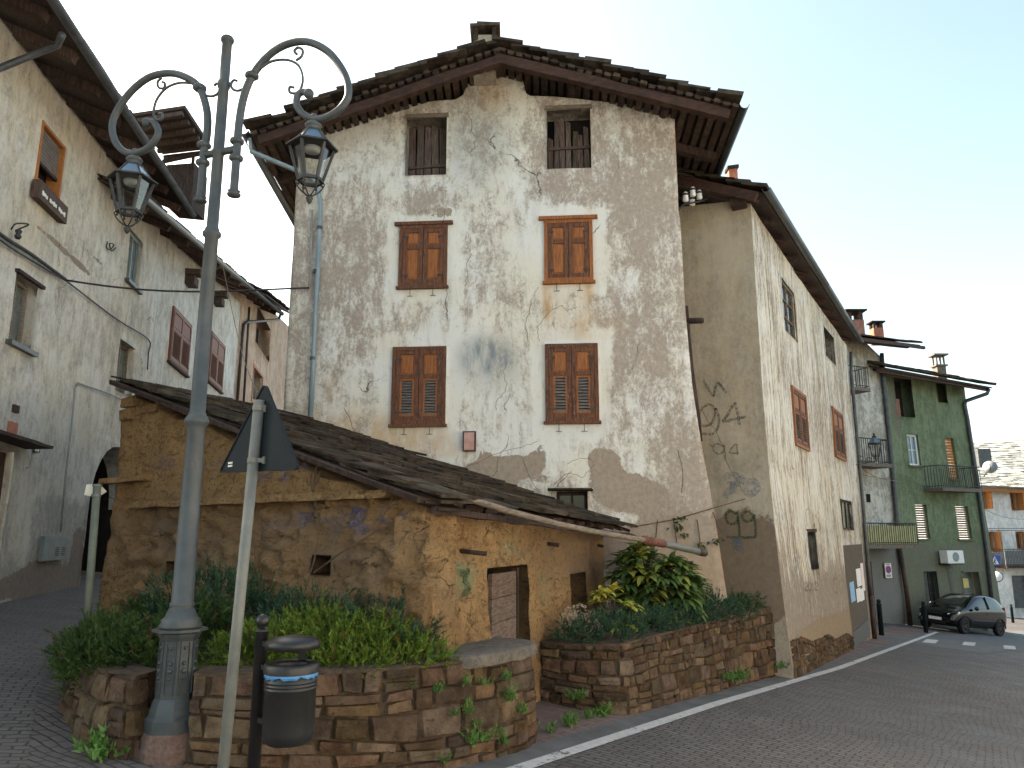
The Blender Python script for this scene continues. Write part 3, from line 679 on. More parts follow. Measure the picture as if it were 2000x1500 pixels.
# side and rear walls, so the house is a closed body
mb = MB(); dz = 9.6
rb = MF.pt(uRt, 0, -.69) + Vector((.2, 5.2, 0)); lbk = MF.pt(uL, 0, -.69) + Vector((-.25, 5.2, 0)); fl = MF.pt(uL + .02, 0, -.69); fr = _pt0(uRt - .02, 0, -.69)
for a, b in ((fr, rb), (rb, lbk), (lbk, fl)):
    mb.quad(a, b, b + Vector((0, 0, 7.4)), a + Vector((0, 0, 7.4)))
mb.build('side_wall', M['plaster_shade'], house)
for k, (rc, hts) in enumerate(((at1, [.93, .99, .95, .97, .92]), (at2, [.62, .93, .96, .9, .72, .66, .8]))):   # boarded attic openings
    mb = MB(); W = MF; n = len(hts); u = rc[0] + .01
    for i in range(n):
        wd_ = (rc[1] - rc[0] - .02) / n; h = rc[2] + .01 + (rc[3] - rc[2]) * hts[i]; t = random.uniform(-.02, .02)
        mb.hexa([W.pt(u + .004, rc[2] + .01, -.2), W.pt(u + wd_ - .012, rc[2] + .01, -.2), W.pt(u + wd_ - .012, rc[2] + .01, -.225), W.pt(u + .004, rc[2] + .01, -.225),
                 W.pt(u + .004 + t, h, -.2), W.pt(u + wd_ * .85 + t, h - random.uniform(0, .1), -.2), W.pt(u + wd_ * .85 + t, h - .03, -.225), W.pt(u + .004 + t, h, -.225)])
        u += wd_
    f = mb.build('attic_boarding', M['wood_plank'], house)
    mb = MB(); zr = rc[2] + (rc[3] - rc[2]) * (.22 if k == 0 else .42); mb.beam(W.pt(rc[0] + .01, zr, -.18), W.pt(rc[1] - .01, zr + .02, -.18), .03, .05, j=.006, seg=5); mb.build('cross_rail', M['wood_plank'], f)
    mb = MB(); W.box(mb, rc[0] - .03, rc[1] + .03, rc[3] + .004, rc[3] + .075, -.3, .03, j=.012); mb.build('lintel', M['wood_grey'], f)
    darkback(W, rc, .38, house)
shutter_window(MF, s1, 'panel', house, SH, M['shutter_edge'], True); shutter_window(MF, s2, 'panel', house, SH, M['shutter'], True)
shutter_window(MF, s3, 'louvre', house, SH, M['shutter_edge']); shutter_window(MF, s4, 'louvre', house, SH, M['shutter_edge'])
glazed(MF, lw_, house, .2, M['pane_dark'], M['wood_dark'], 2, 1); 
mb = MB(); MF.box(mb, lw_[0] - .12, lw_[1] + .08, lw_[3] + .004, lw_[3] + .05, -.2, .24, j=.02); mb.build('lintel', M['slate'], house)
for sx in (s1, s2, s3, s4):     # shutter stays below each sill
    for k in (.25, .72):
        mb = MB(); u = sx[0] + (sx[1] - sx[0]) * k; p = MF.sp(u, sx[2] - .17, .025)
        mb.tube([MF.sp(u, sx[2] - .05, .03), p], .005, 6); mb.tube([p - MF.d * .05, p + MF.d * .05], .005, 6); mb.build('shutter_stay', M['iron'], house)
mr = MF.rect(907, 845, 929, 881); mb = MB(); MF.box(mb, *mr, -.02, .10); o = mb.build('meter_box', M['meter'], house, bevel=.006)
mb = MB(); frame_trim(MF, mb, mr[0] - .012, mr[1] + .012, mr[2] - .012, mr[3] + .012, .02, .03, .108); mb.build('meter_frame', M['pipe_brown'], o)
# roof: gable with stone slabs, projecting 0.8 m in front of the wall
V0 = -.8

RF = Wall(MF.pt(0, 0, .8).xy, MF.d.xy, 0)
def rfp(px, py): u, z = RF.uv(px, py); return RF.pt(u, z)
rdg, evl, evr = rfp(975, 84), rfp(484, 252), rfp(1449, 199)
BL, BC, BR = Vector((-.30, 6.4, 0)), Vector((.1, 6.4, 0)), Vector((.47, 5.7, 0)) * .92
zb_ = -.02
slt = MB(); 
def roof_half(e, b_e, r, b_r, left):
    e1, r1 = e + b_e, r + b_r
    if left: slates(slt, e1, e, r1, r, 13, .3, .8, .06, .06, .10)
    else: slates(slt, e, e1, r, r1, 13, .3, .8, .06, .06, .10)
roof = MB()
nl = (evl - rdg).normalized()
roof_half(evl, BL, rdg, BC, True); roof_half(evr, BR, rdg, BC, False)
rf = slt.build('roof', M['slate'], house)
bt = MB()      # battens under the slabs, their ends show along the verge
for (e, be) in ((evl, BL), (evr, BR)):
    L = (e - rdg).length; n = int(L / .155); dn = (e - rdg).normalized(); nn = Vector((0, 1, 0)).cross(dn); nn = nn if nn.z > 0 else -nn
    for i in range(n):
        p = rdg.lerp(e, (i + .5) / n) - nn * .075; q = p + BC.lerp(be, (i + .5) / n) * .97
        p = p + Vector((0, random.uniform(-.04, .07), 0)) - nn * random.uniform(0, .03); bt.beam(p, q, .105, .06, up=nn, j=.006)
bt.build('roof_batten', M['batten'], rf)
mb = MB()      # dark boarding closing the roof from below
for (e, be) in ((evl, BL), (evr, BR)):
    dn = (e - rdg).normalized(); nn = Vector((0, 1, 0)).cross(dn); nn = nn if nn.z > 0 else -nn
    a = [rdg - nn * .035 + Vector((0, .1, 0)), e - nn * .035 + Vector((0, .1, 0)), e + be - nn * .035, rdg + BC - nn * .035]
    mb.prism(a, nn * .03)
mb.build('roof_boarding', M['wood_dark'], rf)
for (e, nm) in ((evl, 0), (evr, 1)):   # red brown verge beams
    dn = (e - rdg).normalized(); nn = Vector((0, 1, 0)).cross(dn); nn = nn if nn.z > 0 else -nn; sh = Vector((0, .12, 0))
    mb = MB(); mb.beam(rdg - nn * .24 + sh, e - nn * .22 - dn * .12 + sh, .14, .16, up=nn, j=.012, seg=9); mb.build('verge_beam', M['wood_beam'], house)
    for y_ in (1.6, 2.5, 3.4, 4.3, 5.2):    # further rafters behind
        mb = MB(); q0 = BC.normalized() * y_; q1 = (BL if nm == 0 else BR).normalized() * y_
        if nm == 1 or y_ < 2: mb.beam(rdg - nn * .2 + q0, e - nn * .19 - dn * .1 + q1, .15, .15, up=nn, j=.012, seg=6); mb.build('rafter', M['wood_dark'], house)
for (px, py, rr) in ((985, 124, .11), (1118, 164, .11), (1300, 208, .11)):     # purlin and ridge log ends under the verge
    u, z = MF.uv(px, py, .25); a = MF.pt(u, z, .25); mb = MB(); mb.tube([a, a + Vector((.02, .4, 0)), a + Vector((.05, 1.2, 0))], [rr * .8, rr * .85, rr * .8], 10)
    mb.build('purlin', M['wood_dark'], house, True)
def gutter(mb, pts, r=.065):
    for s in range(len(pts) - 1):
        a, b = Vector(pts[s]), Vector(pts[s + 1]); t = (b - a).normalized(); sd_ = t.cross(Vector((0, 0, 1))).normalized(); n = 8; vs = []
        for p in (a, b):
            for k in range(n + 1):
                an = math.pi + math.pi * k / n; vs.append(p + sd_ * (r * math.cos(an)) + Vector((0, 0, r * math.sin(an))))
            for k in range(n, -1, -1):
                an = math.pi + math.pi * k / n; vs.append(p + sd_ * (r * .9 * math.cos(an)) + Vector((0, 0, r * .9 * math.sin(an))))
        m = 2 * (n + 1); mb.add(vs, [(k, (k + 1) % m, m + (k + 1) % m, m + k) for k in range(m)] + [tuple(range(m)), tuple(range(2 * m - 1, m - 1, -1))])
mb = MB(); gutter(mb, [evr + Vector((.03, -.04, -.06)), evr + BR + Vector((.03, 0, -.06))], .08); mb.build('gutter', M['zinc_dark'], house, True)
mb = MB(); gutter(mb, [evl + Vector((-.05, -.06, -.05)), evl + BL + Vector((-.05, 0, -.1))], .08); mb.build('gutter', M['zinc_dark'], house, True)
def mp(px, py, o=.07): u, z = MF.uv(px, py, o); return MF.pt(u, z, o + MF.bat(u, z))
mb = MB(); p0 = evl + Vector((.0, .1, -.12)); p1 = mp(617, 352, .08)
mb.tube([p0, p0 + Vector((.03, .05, -.22)), p1.lerp(p0, .12), p1.lerp(p0, .05), p1 + Vector((.03, 0, -.08)), mp(626, 400, .08), mp(619, 560, .08), mp(612, 700, .08), mp(606, 818, .08)], .042, 12)
o = mb.build('downpipe', M['zinc_blue'], house, True)
for (px, py) in ((624, 445), (617, 530), (611, 700)):
    mb = MB(); a = mp(px, py, .08); mb.lathe(a + Vector((0, 0, -.03)), [(.05, 0), (.05, .06)], 12); mb.build('pipe_collar', M['zinc_dark'], o)
ch = rfp(945, 78) + Vector((0, .75, -.06)); cz = ch.z
mb = MB(); mb.box(ch + Vector((0, 0, .12)), (.2, 0, 0), (0, .22, 0), (0, 0, .42)); c_ = mb.build('chimney', M['plaster_shade'], house)
mb = MB(); mb.box(ch + Vector((-.16, 0, .55)), (.035, 0, .02), (0, .25, 0), (0, 0, .12)); mb.box(ch + Vector((.16, 0, .55)), (.035, 0, 0), (0, .25, 0), (0, 0, .12)); mb.box(ch + Vector((0, 0, .70)), (.27, 0, .015), (0, .3, 0), (0, 0, .028)); mb.box(ch + Vector((.05, 0, .76)), (.2, 0, -.01), (0, .25, 0), (0, 0, .025)); mb.build('chimney_cap', M['slate'], c_)
# leaning pole stripe at the corner and the stub of a beam
mb = MB()
st = [(1336, 598), (1340, 650), (1345, 720), (1352, 770), (1360, 820), (1367, 862)]
mb.tube([MF.pt(uRt, 0) * 0 + atY(px + 3, py, 12.5) for px, py in st], [.045, .05, .06, .06, .05, .02], 8); mb.build('corner_plank', M['wood_dark'], house, True)
a = atY(1342, 627, 12.5); b = atY(1372, 626, 12.3); mb = MB(); mb.tube([a, b], .05, 10); mb.build('beam_stub', M['wood_dark'], house, True)
for pts in ([(1053, 560), (1038, 587), (1033, 613), (1025, 633), (1032, 663), (1033, 677)], [(1097, 597), (1077, 607), (1063, 620), (1050, 637), (1050, 657), (1053, 668)], [(1130, 600), (1107, 607), (1097, 597)],
            [(920, 463), (915, 480), (920, 497), (912, 513), (913, 540), (908, 560)], [(993, 707), (983, 727), (990, 750), (983, 770), (967, 787), (970, 800)], [(900, 919), (942, 898), (981, 883), (1020, 872), (1050, 862)],
            [(1023, 898), (1032, 931), (1047, 955), (1053, 964)], [(1080, 949), (1104, 928), (1116, 923), (1137, 934), (1152, 916), (1161, 907), (1152, 896), (1131, 895), (1107, 907)], [(1352, 800), (1372, 850), (1378, 900), (1388, 960)], [(1310, 880), (1316, 930), (1312, 965)]):
    q = []      # hairline cracks, jagged between the points
    for a, b in zip(pts, pts[1:]):
        for k in range(4): q.append((a[0] + (b[0] - a[0]) * k / 4 + random.uniform(-2.2, 2.2), a[1] + (b[1] - a[1]) * k / 4 + random.uniform(-1.6, 1.6)))
    mb = MB(); ribbon(MF, mb, q + [pts[-1]], .0055, False, 0, .010); mb.build('crack', M['mortar'], house)

# ------------------------------------------------------------------ the second house along the street
K = gnd(1545, 1310); K2 = gnd(1690, 1252)
HR = Wall(K.xy, (K2 - K).xy, .02, .9, 11); HL_d = Vector((.855, -.519, 0)); 
uK = HR.uv(1466, 400)[0]; uE = HR.uv(1654, 680)[0]; Kt = HR.pt(uK, 0)
HL = Wall((Kt.x - HL_d.x * 2.4, Kt.y - HL_d.y * 2.4), HL_d, .02, .9, 15)
def foot(z): return .25 * max(0, min(1, (4.5 - z) / 5)) ** 2
HR.bat = lambda u, z: foot(z) * max(0, min(1, 1 - (u - uK) / (uE - uK)))
class Corner(Wall):     # both faces lean out at the foot and still meet at the corner
    def pt(s, u, z, o=0): return Wall.pt(s, u - foot(z) * max(0, 1 - (u - uK) / 2.5) if s is HR else u + foot(z) * max(0, u / 2.4), z, o)
    def off(s, u, z):
        e = abs(u - uK) if s is HR else abs(2.4 - u); k = min(1, e / .5); return s.bat(u, z) + k * s.amp * fbm(u * s.sc + s.seed, z * s.sc, s.seed * 1.7)
HR.__class__ = Corner; HL.__class__ = Corner
house2 = thing('street_house', 'streaky plastered house on the street with spray painted numbers on its shaded end wall', 'house', (K.x, K.y, gz(K.x, K.y)))
w1 = HR.rect4((1525, 548), (1552, 566), (1534, 650), (1557, 664)); op = HR.rect4((1608, 640), (1628, 655), (1616, 700), (1632, 710))
sA = HR.rect4((1543, 756), (1571, 770), (1552, 872), (1578, 880)); sB = HR.rect4((1622, 797), (1643, 806), (1632, 893), (1650, 901))
w2 = HR.rect4((1638, 975), (1661, 978), (1644, 1034), (1668, 1036)); sl = HR.rect4((1570, 1039), (1587, 1038), (1575, 1112), (1592, 1112)); dr = HR.rect4((1641, 1066), (1683, 1062), (1660, 1258), (1698, 1248))
HRr = HR
wf = ell(HR, [(1500, 700, 40, 160, .1), (1560, 600, 40, 90, .15), (1540, 1000, 60, 80, .12), (1600, 950, 60, 60, .15), (1620, 1180, 120, 60, -.5), (1560, 1240, 120, 60, -.6), (1640, 1240, 60, 60, -.5)])
bf = ell(HR, [(1560, 1265, 60, 45, .7), (1620, 1230, 60, 40, .6), (1680, 1200, 20, 60, .4), (1600, 1270, 90, 40, .5)])
uk0 = uK - .0
HR.build('wall', M['plaster_side'], house2, uK, uE, gz(K.x, K.y) - 1.2, HR.poly_top([(1466, 398), (1560, 542), (1654, 676)]), [hole(w1, .16), hole(op, .45), hole(sA, .1), hole(sB, .1), hole(w2, .18), hole(sl, .4), hole(dr, .2)], .16,
         lambda u, z: (max(0, min(1, .5 + wf(u, z) - (.45 if z < .55 else 0))), max(0, min(1, bf(u, z))), 0, 0), 0)
wl = ell(HL, [(1400, 480, 60, 60, .3), (1420, 560, 60, 60, .15), (1400, 760, 60, 80, .05), (1440, 970, 70, 40, .35), (1440, 1090, 80, 70, -.5)])
bl = ell(HL, [(1440, 1110, 110, 90, .75), (1440, 1010, 90, 60, .35), (1420, 930, 60, 30, .3), (1460, 1150, 90, 60, .7)])
HL.bat = lambda u, z: .25 * max(0, min(1, (4.5 - z) / 5)) ** 2
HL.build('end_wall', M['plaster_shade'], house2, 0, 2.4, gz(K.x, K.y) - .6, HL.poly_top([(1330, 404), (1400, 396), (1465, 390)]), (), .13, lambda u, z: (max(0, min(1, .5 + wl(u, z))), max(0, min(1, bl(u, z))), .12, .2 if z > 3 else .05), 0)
mb = MB(); bk = Kt - HL_d * 5.5; e_ = HR.pt(uE, 0) - HL_d * .0
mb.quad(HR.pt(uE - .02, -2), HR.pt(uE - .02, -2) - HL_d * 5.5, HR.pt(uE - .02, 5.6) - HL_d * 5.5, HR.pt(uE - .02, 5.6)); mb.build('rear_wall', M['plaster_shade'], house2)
glazed(HR, w1, house2, .1, M['pane_dark'], M['wood_grey'], 2, 3, .045); darkback(HR, op, .4, house2)
shutter_window(HR, sA, 'louvre', house2, SH, M['shutter'], sill=False); shutter_window(HR, sB, 'louvre', house2, SH, M['shutter'], sill=False)
glazed(HR, w2, house2, .1, M['pane_dusty'], M['wood_dark'], 3, 1, .05); darkback(HR, sl, .38, house2)
mb = MB(); HR.box(mb, sl[0] - .05, sl[1] + .08, sl[3] + .004, sl[3] + .06, -.25, .08, j=.012); mb.build('lintel', M['wood_dark'], house2)
def hp(u, z, o): return HR.pt(u, z, o + HR.bat(u, z))
mb = MB(); n = 6
for i in range(n):
    a = dr[0] + (dr[1] - dr[0]) * i / n; b = dr[0] + (dr[1] - dr[0]) * (i + 1) / n - .006
    mb.hexa([hp(a, dr[2], .0), hp(b, dr[2], .0), hp(b, dr[2], -.04), hp(a, dr[2], -.04), hp(a, dr[3], .0), hp(b, dr[3], .0), hp(b, dr[3], -.04), hp(a, dr[3], -.04)])
dd = mb.build('door', M['door_worn'], house2)
def patch(pr, x0, y0, x1, y1, m, nm, o=.006):
    u0, u1, z0, z1 = HR.rect(x0, y0, x1, y1); mb = MB(); mb.hexa([hp(u0, z0, o), hp(u1, z0, o), hp(u1, z0, o - .004), hp(u0, z0, o - .004), hp(u0, z1, o), hp(u1, z1, o), hp(u1, z1, o - .004), hp(u0, z1, o - .004)]); return mb.build(nm, m, pr)
u0, u1 = dr[0], dr[1]
for (a, b, za, zb, m) in ((.12, .34, 1.35, 1.95, 'poster_blue'), (.42, .66, 1.25, 1.68, 'poster_white'), (.62, .86, 1.22, 1.62, 'poster_white'), (.52, .78, 1.72, 2.3, 'poster_white'), (.80, .96, 1.5, 2.45, 'poster_pink')):
    a, b = u0 + (u1 - u0) * a, u0 + (u1 - u0) * b; mb = MB(); z0 = dr[2]
    k = (dr[3] - dr[2]) / 3.1
    mb.hexa([hp(a, z0 + za * k, .006), hp(b, z0 + za * k, .006), hp(b, z0 + za * k, .002), hp(a, z0 + za * k, .002), hp(a, z0 + zb * k, .006), hp(b, z0 + zb * k, .006), hp(b, z0 + zb * k, .002), hp(a, z0 + zb * k, .002)]); mb.build('poster', M[m], dd)
mb = MB(); mb.hexa([hp(u0 + .02, dr[2], .012), hp(u1 - .02, dr[2], .012), hp(u1 - .02, dr[2], .002), hp(u0 + .02, dr[2], .002), hp(u0 + .02, dr[2] + .42, .012), hp(u1 - .02, dr[2] + .42, .012), hp(u1 - .02, dr[2] + .42, .002), hp(u0 + .02, dr[2] + .42, .002)]); mb.build('kick_plate', M['zinc_dark'], dd)
# rubble base where the plaster has fallen away
mb = MB(); base = []; top = []
for i in range(9):
    u = uK + .05 + (dr[0] - uK - .15) * i / 8; p = HR.pt(u, 0); g = gz(p.x, p.y) - .05; base.append(hp(u, g, .04)); top.append(hp(u, g + .62 - .25 * (i / 8) + .06 * math.sin(i * 2.1), .035))
stone_courses(mb, base, top, .08, .16, .12, .32, .012, .03, 5); mb.build('rubble_base', M['stone'], house2)
# roof of the second house: eave towards the street
OV = .32; E0 = HR.uv(1492, 372, OV); E1 = HR.uv(1676, 664, OV)
e0, e1 = HR.pt(E0[0], E0[1], OV), HR.pt(E1[0], E1[1], OV)
rb2 = ray(1326, 338); tt = (e0 - EYE).dot(HR.d) / rb2.dot(HR.d); pv = EYE + rb2 * tt; k_ = (pv.z - e0.z) / max(.3, (e0 - pv).dot(HR.n))
up_ = (-HR.n + Vector((0, 0, k_))) * 2.9
mb = MB(); slates(mb, e0, e1, e0 + up_, e1 + up_, 10, .35, .8, .045, .04, .08); rf2 = mb.build('roof', M['slate'], house2)
mb = MB(); nn = (e1 - e0).cross(up_).normalized(); nn = nn if nn.z > 0 else -nn
mb.prism([e0 - nn * .06 - HR.d * -.05, e1 - nn * .06, e1 + up_ - nn * .06, e0 + up_ - nn * .06], nn * .035); mb.build('roof_boarding', M['wood_dark'], rf2)
for i in range(11):
    k = i / 10; a = e0.lerp(e1, .02 + .95 * k) - nn * .15 + up_ * .035; mb = MB(); mb.tube([a + up_ * -.0, a + up_ * .08, a + up_ * .9], [.05, .075, .075], 8); mb.build('rafter', M['wood_beam'] if i % 2 == 0 else M['wood_dark'], house2, True)
mb = MB(); gutter(mb, [e0 - HR.d * .1 + HR.n * .06, e0.lerp(e1, .5) + HR.n * .06, e1 + HR.d * .25 + HR.n * .06], .08); mb.build('gutter', M['zinc_dark'], house2, True)
mb = MB(); a, b = e0 - nn * .17 - HR.d * .05 + up_ * .02, e0 + up_ * .95 - nn * .17 - HR.d * .05; mb.beam(a, b, .12, .17, up=nn, j=.01, seg=6); mb.build('verge_beam', M['wood_beam'], house2)
mb = MB(); a = HL.pt(*HL.uv(1446, 400), .12); mb.box(a, (.12, -.06, 0), (.06, .12, 0), (0, 0, .1)); mb.build('beam_stub', M['wood_dark'], house2)
mb = MB()     # downpipe at the far end of the street front
pts = [(1655, 690, .3), (1652, 720, .08), (1660, 850, .08), (1672, 1000, .08), (1684, 1120, .08), (1694, 1185, .08)]
mb.tube([HR.pt(uE - .1, HR.uv(x, y)[1], min(o, .12)) for (x, y, o) in pts], .05, 10); dp = mb.build('downpipe', M['zinc_dark'], house2, True)
z_ = HR.uv(1694, 1185)[1]; p = HR.pt(uE + .12, 0); mb = MB(); mb.tube([hp(uE - .1, z_ + .3, .08), hp(uE - .1, gz(p.x, p.y), .08)], .065, 10); mb.build('pipe_foot', M['pipe_brown'], dp, True)
# spray paint on the shaded end wall
def strokes(W, parent, lst, w, m, o=.012):
    for s in lst: mb = MB(); ribbon(W, mb, s, w, True, 0, o); mb.build('graffiti', m, parent)
strokes(HL, house2, [[(1374, 742), (1384, 760), (1394, 775)], [(1394, 775), (1399, 752), (1403, 747)], [(1403, 747), (1412, 758), (1419, 768)]], .05, M['spray_black'])
strokes(HL, house2, [[(1398, 800), (1385, 790), (1370, 800), (1364, 820), (1372, 832), (1388, 828), (1396, 812), (1398, 797)], [(1398, 797), (1404, 815), (1402, 835), (1390, 848), (1366, 846)],
                     [(1434, 787), (1420, 812), (1412, 824), (1430, 820), (1456, 814)], [(1436, 786), (1440, 805), (1444, 830)]], .05, M['spray_black'])
strokes(HL, house2, [[(1386, 868), (1390, 873)], [(1412, 872), (1400, 867), (1392, 874), (1396, 884), (1408, 886), (1414, 876), (1413, 870), (1414, 888), (1414, 900)], [(1436, 867), (1424, 884), (1442, 885)], [(1438, 868), (1440, 890)]], .03, M['spray_black'])
strokes(HL, house2, [[(1436, 1005), (1424, 998), (1415, 1008), (1420, 1022), (1433, 1022), (1438, 1010), (1436, 1000)], [(1438, 1010), (1440, 1030), (1440, 1048)], [(1466, 1005), (1456, 999), (1446, 1008), (1452, 1018), (1464, 1016), (1469, 1006)], [(1469, 1004), (1471, 1030), (1470, 1049)], [(1470, 1049), (1450, 1050), (1416, 1049)]], .045, M['spray_green'])
strokes(HL, house2, [[(1412, 935), (1425, 928), (1440, 932), (1436, 948), (1420, 962), (1414, 972)], [(1444, 930), (1455, 944), (1470, 940), (1476, 955), (1462, 966), (1450, 955)], [(1430, 940), (1432, 965)], [(1425, 1060), (1440, 1055), (1436, 1072), (1446, 1066)]], .12, M['spray_blue'])
strokes(HR, house2, [[(1556, 1142), (1559, 1136), (1562, 1142), (1556, 1152), (1562, 1152)], [(1566, 1138), (1563, 1146), (1566, 1153), (1569, 1146), (1566, 1138)], [(1572, 1138), (1570, 1146), (1572, 1153), (1575, 1146), (1572, 1138)], [(1578, 1142), (1580, 1137), (1583, 1142), (1577, 1152), (1583, 1151)]], .03, M['spray_black'], .03)
strokes(HR, house2, [[(1614, 1130), (1614, 1155)], [(1618, 1132), (1624, 1130), (1624, 1155), (1618, 1154), (1618, 1132)], [(1629, 1130), (1630, 1154)], [(1635, 1130), (1640, 1140), (1634, 1155)]], .05, M['spray_red'], .03)
strokes(HR, house2, [[(1515, 980), (1520, 1000), (1518, 1015)], [(1536, 1100), (1544, 1090), (1546, 1106), (1538, 1112)]], .1, M['spray_blue'], .03)
#@@PART3
# ------------------------------------------------------------------ the low ochre shed
A_, B_, C_ = Vector((-5.1, 10.0)), Vector((-.71, 6.77)), Vector((1.41, 12.25))
S1 = Wall(A_, B_ - A_, .05, 1.6, 21); S2 = Wall(B_, C_ - B_, .045, 1.6, 31)
LS1, LS2 = (B_ - A_).length, (C_ - B_).length
shed = thing('adobe_shed', 'low ochre mud walled shed with a sagging stone slab roof and a small plank door', 'shed', (B_.x - 1, B_.y + 2, gz(B_.x - 1, B_.y + 2)))
Ae, FLp = atY(232, 742, 9.75), atY(560, 808, 12.75)
Be, Ce = atY(846, 974, 6.62), atY(1238, 1034, 11.9)
def roofz(x, y):   # height of the roof surface over a plan point, by bilinear search
    best = None
    for i in range(21):
        for j in range(21):
            u, v = i / 20, j / 20; p = (Be.lerp(Ce, u)).lerp(Ae.lerp(FLp, u), v); d = (p.x - x) ** 2 + (p.y - y) ** 2
            if best is None or d < best[0]: best = (d, p.z)
    return best[1]
t1 = [(i / 12 * LS1, roofz(*S1.pt(i / 12 * LS1, 0).xy) - .17) for i in range(13)]
t2 = [(i / 12 * LS2, roofz(*S2.pt(i / 12 * LS2, 0).xy) - .14) for i in range(13)]
top1 = lambda u: float(np.interp(u, [a for a, b in t1], [b for a, b in t1])) - (.18 if u < .35 else 0)
top2 = lambda u: float(np.interp(u, [a for a, b in t2], [b for a, b in t2]))
zl = S1.uv(500, 975)[1]
h1 = S1.rect(611, 1084, 651, 1123); h2 = S1.rect(331, 1096, 349, 1130)
def near(q, u, z, w=.22): return max(0, min(1, max(q[0] - u, u - q[1], q[2] - z, z - q[3]) / w))
def s1bat(u, z):    # upper course stands proud of the hacked lower wall; the face leans in
    k = .06 if z > zl and u > .55 else 0; return k + .10 * max(0, min(1, (2.6 - z) / 2.6)) - (.11 * min(1, .2 + u / .6) * near(h1, u, z) * near(h2, u, z) * fbm(u * 4.0, z * 7, 2, 6) if z < zl else 0)
S1.bat = s1bat
g1 = ell(S1, [(300, 1060, 120, 80, .6), (430, 1050, 120, 80, .5), (620, 1060, 140, 60, .5), (700, 1130, 120, 60, .5), (350, 1000, 80, 30, .4), (780, 1180, 60, 60, .6)])
v1 = ell(S1, [(560, 1020, 60, 16, .25), (600, 1005, 16, 26, .8), (660, 1020, 14, 30, .4), (700, 1000, 20, 16, .9), (712, 1030, 16, 18, .7), (755, 1020, 10, 30, .5), (790, 1040, 14, 30, .8), (330, 905, 24, 14, .35), (400, 915, 10, 14, .6), (445, 910, 14, 10, .4), (520, 930, 20, 12, .4), (565, 930, 8, 14, .6), (600, 915, 12, 12, .3)])
S1.build('wall', M['adobe'], shed, 0, LS1, -.3, top1, [hole(h1, .4), hole(h2, .3)], .04, lambda u, z: (.5, min(1, max(0, g1(u, z))), min(1, max(0, v1(u, z) * 1.0)), 0), .35, zfix=zl - .01)
d2 = S2.rect(951, 1106, 1030, 1300); d2 = (d2[0], d2[1], gz(0, 8) - .05, d2[3]); wn = S2.rect(1110, 1119, 1141, 1200)
gg = ell(S2, [(905, 1130, 24, 30, .9), (1000, 1070, 26, 20, .3), (1060, 1150, 14, 30, .4), (880, 1090, 20, 30, .3)])
gs = ell(S2, [(850, 1060, 30, 90, .4), (1100, 1080, 50, 60, .7), (1150, 1080, 30, 80, .9), (870, 1180, 20, 40, .5)])
S2.bat = lambda u, z: .08 * max(0, min(1, (1.4 - z) / 1.6)) - .03 * near(d2, u, z) * near(wn, u, z) * fbm(u * 4.5, z * 5, 6, 5)
S2.build('wall', M['adobe'], shed, 0, LS2, -.75, top2, [hole(d2, .42), hole(wn, .38)], .045, lambda u, z: (.5, min(1, max(0, gs(u, z))), 0, min(1, max(0, gg(u, z)))), .35)
darkback(S1, h1, .38, shed); darkback(S1, h2, .28, shed); darkback(S2, d2, .6, shed); darkback(S2, wn, .37, shed)
mb = MB(); um = d2[0] + (d2[1] - d2[0]) * .72; zz = d2[2]; zs_ = [1.10, .85, .62, .38, .14, -.1]; zs_ = [d2[3] - .06 - .245 * i for i in range(6)]
for i in range(5):
    za, zb2_ = zs_[i + 1] + .006, zs_[i]
    mb.hexa([S2.pt(d2[0] + .005, za, .05), S2.pt(um, za, -.01), S2.pt(um, za, -.05), S2.pt(d2[0] + .005, za, .01), S2.pt(d2[0] + .005, zb2_, .05), S2.pt(um, zb2_, -.01), S2.pt(um, zb2_, -.05), S2.pt(d2[0] + .005, zb2_, .01)])
o = mb.build('door', M['wood_old'], shed)
mb = MB(); S2.box(mb, um + .12, um + .16, d2[2] + .05, d2[3] - .03, -.12, -.04); mb.build('door_post', M['wood_dark'], o)
mb = MB(); S2.box(mb, d2[0] - .1, d2[1] + .12, d2[3] + .002, d2[3] + .05, -.40, -.02, j=.012); mb.build('lintel', M['wood_dark'], shed)
mb = MB(); um = (wn[0] + wn[1]) / 2
for u in (wn[0] + .03, um): mb.tube([S2.pt(u, wn[2], -.2), S2.pt(u, wn[3], -.2)], .012, 6)
S2.box(mb, wn[0], wn[1], (wn[2] + wn[3]) / 2 - .015, (wn[2] + wn[3]) / 2 + .015, -.22, -.18); mb.build('window_bars', M['wood_dark'], shed)
for (x0, x1, y, h) in ((281, 782, 975, .085), (221, 303, 937, .075)):     # ledges of old timber coated with earth
    a, b = S1.uv(x0, y)[0], S1.uv(x1, y)[0]; z = S1.uv((x0 + x1) / 2, y)[1]; mb = MB(); n = 26 if x1 > 400 else 6; st = []
    for i in range(n + 1):
        u = a + (b - a) * i / n; w = .012 * fbm(u * 4, 3, 1)
        st += [S1.pt(u, z - h / 2 + w, .02), S1.pt(u, z - h / 2 + w + .01 * fbm(u * 9, 1, 5), .19), S1.pt(u, z + h * .35 + w, .18 + w), S1.pt(u, z + h / 2 + w, .04)]
    mb.add(st, [(i * 4 + k, i * 4 + 4 + k, i * 4 + 4 + (k + 1) % 4, i * 4 + (k + 1) % 4) for i in range(n) for k in range(4)] + [(0, 1, 2, 3), (n * 4 + 3, n * 4 + 2, n * 4 + 1, n * 4)])
    mb.build('ledge', M['adobe'], shed)
mb = MB()
for (a, b, z, hh) in ((.05, .42, -.06, .13), (.46, .95, -.05, .12), (1.0, 1.4, -.06, .09), (.05, .35, -.22, .14)):     # stones at the wall head
    zt = top1(a + .5) + z; S1.box(mb, a, b, zt, zt + hh, -.2, .10, j=.02)
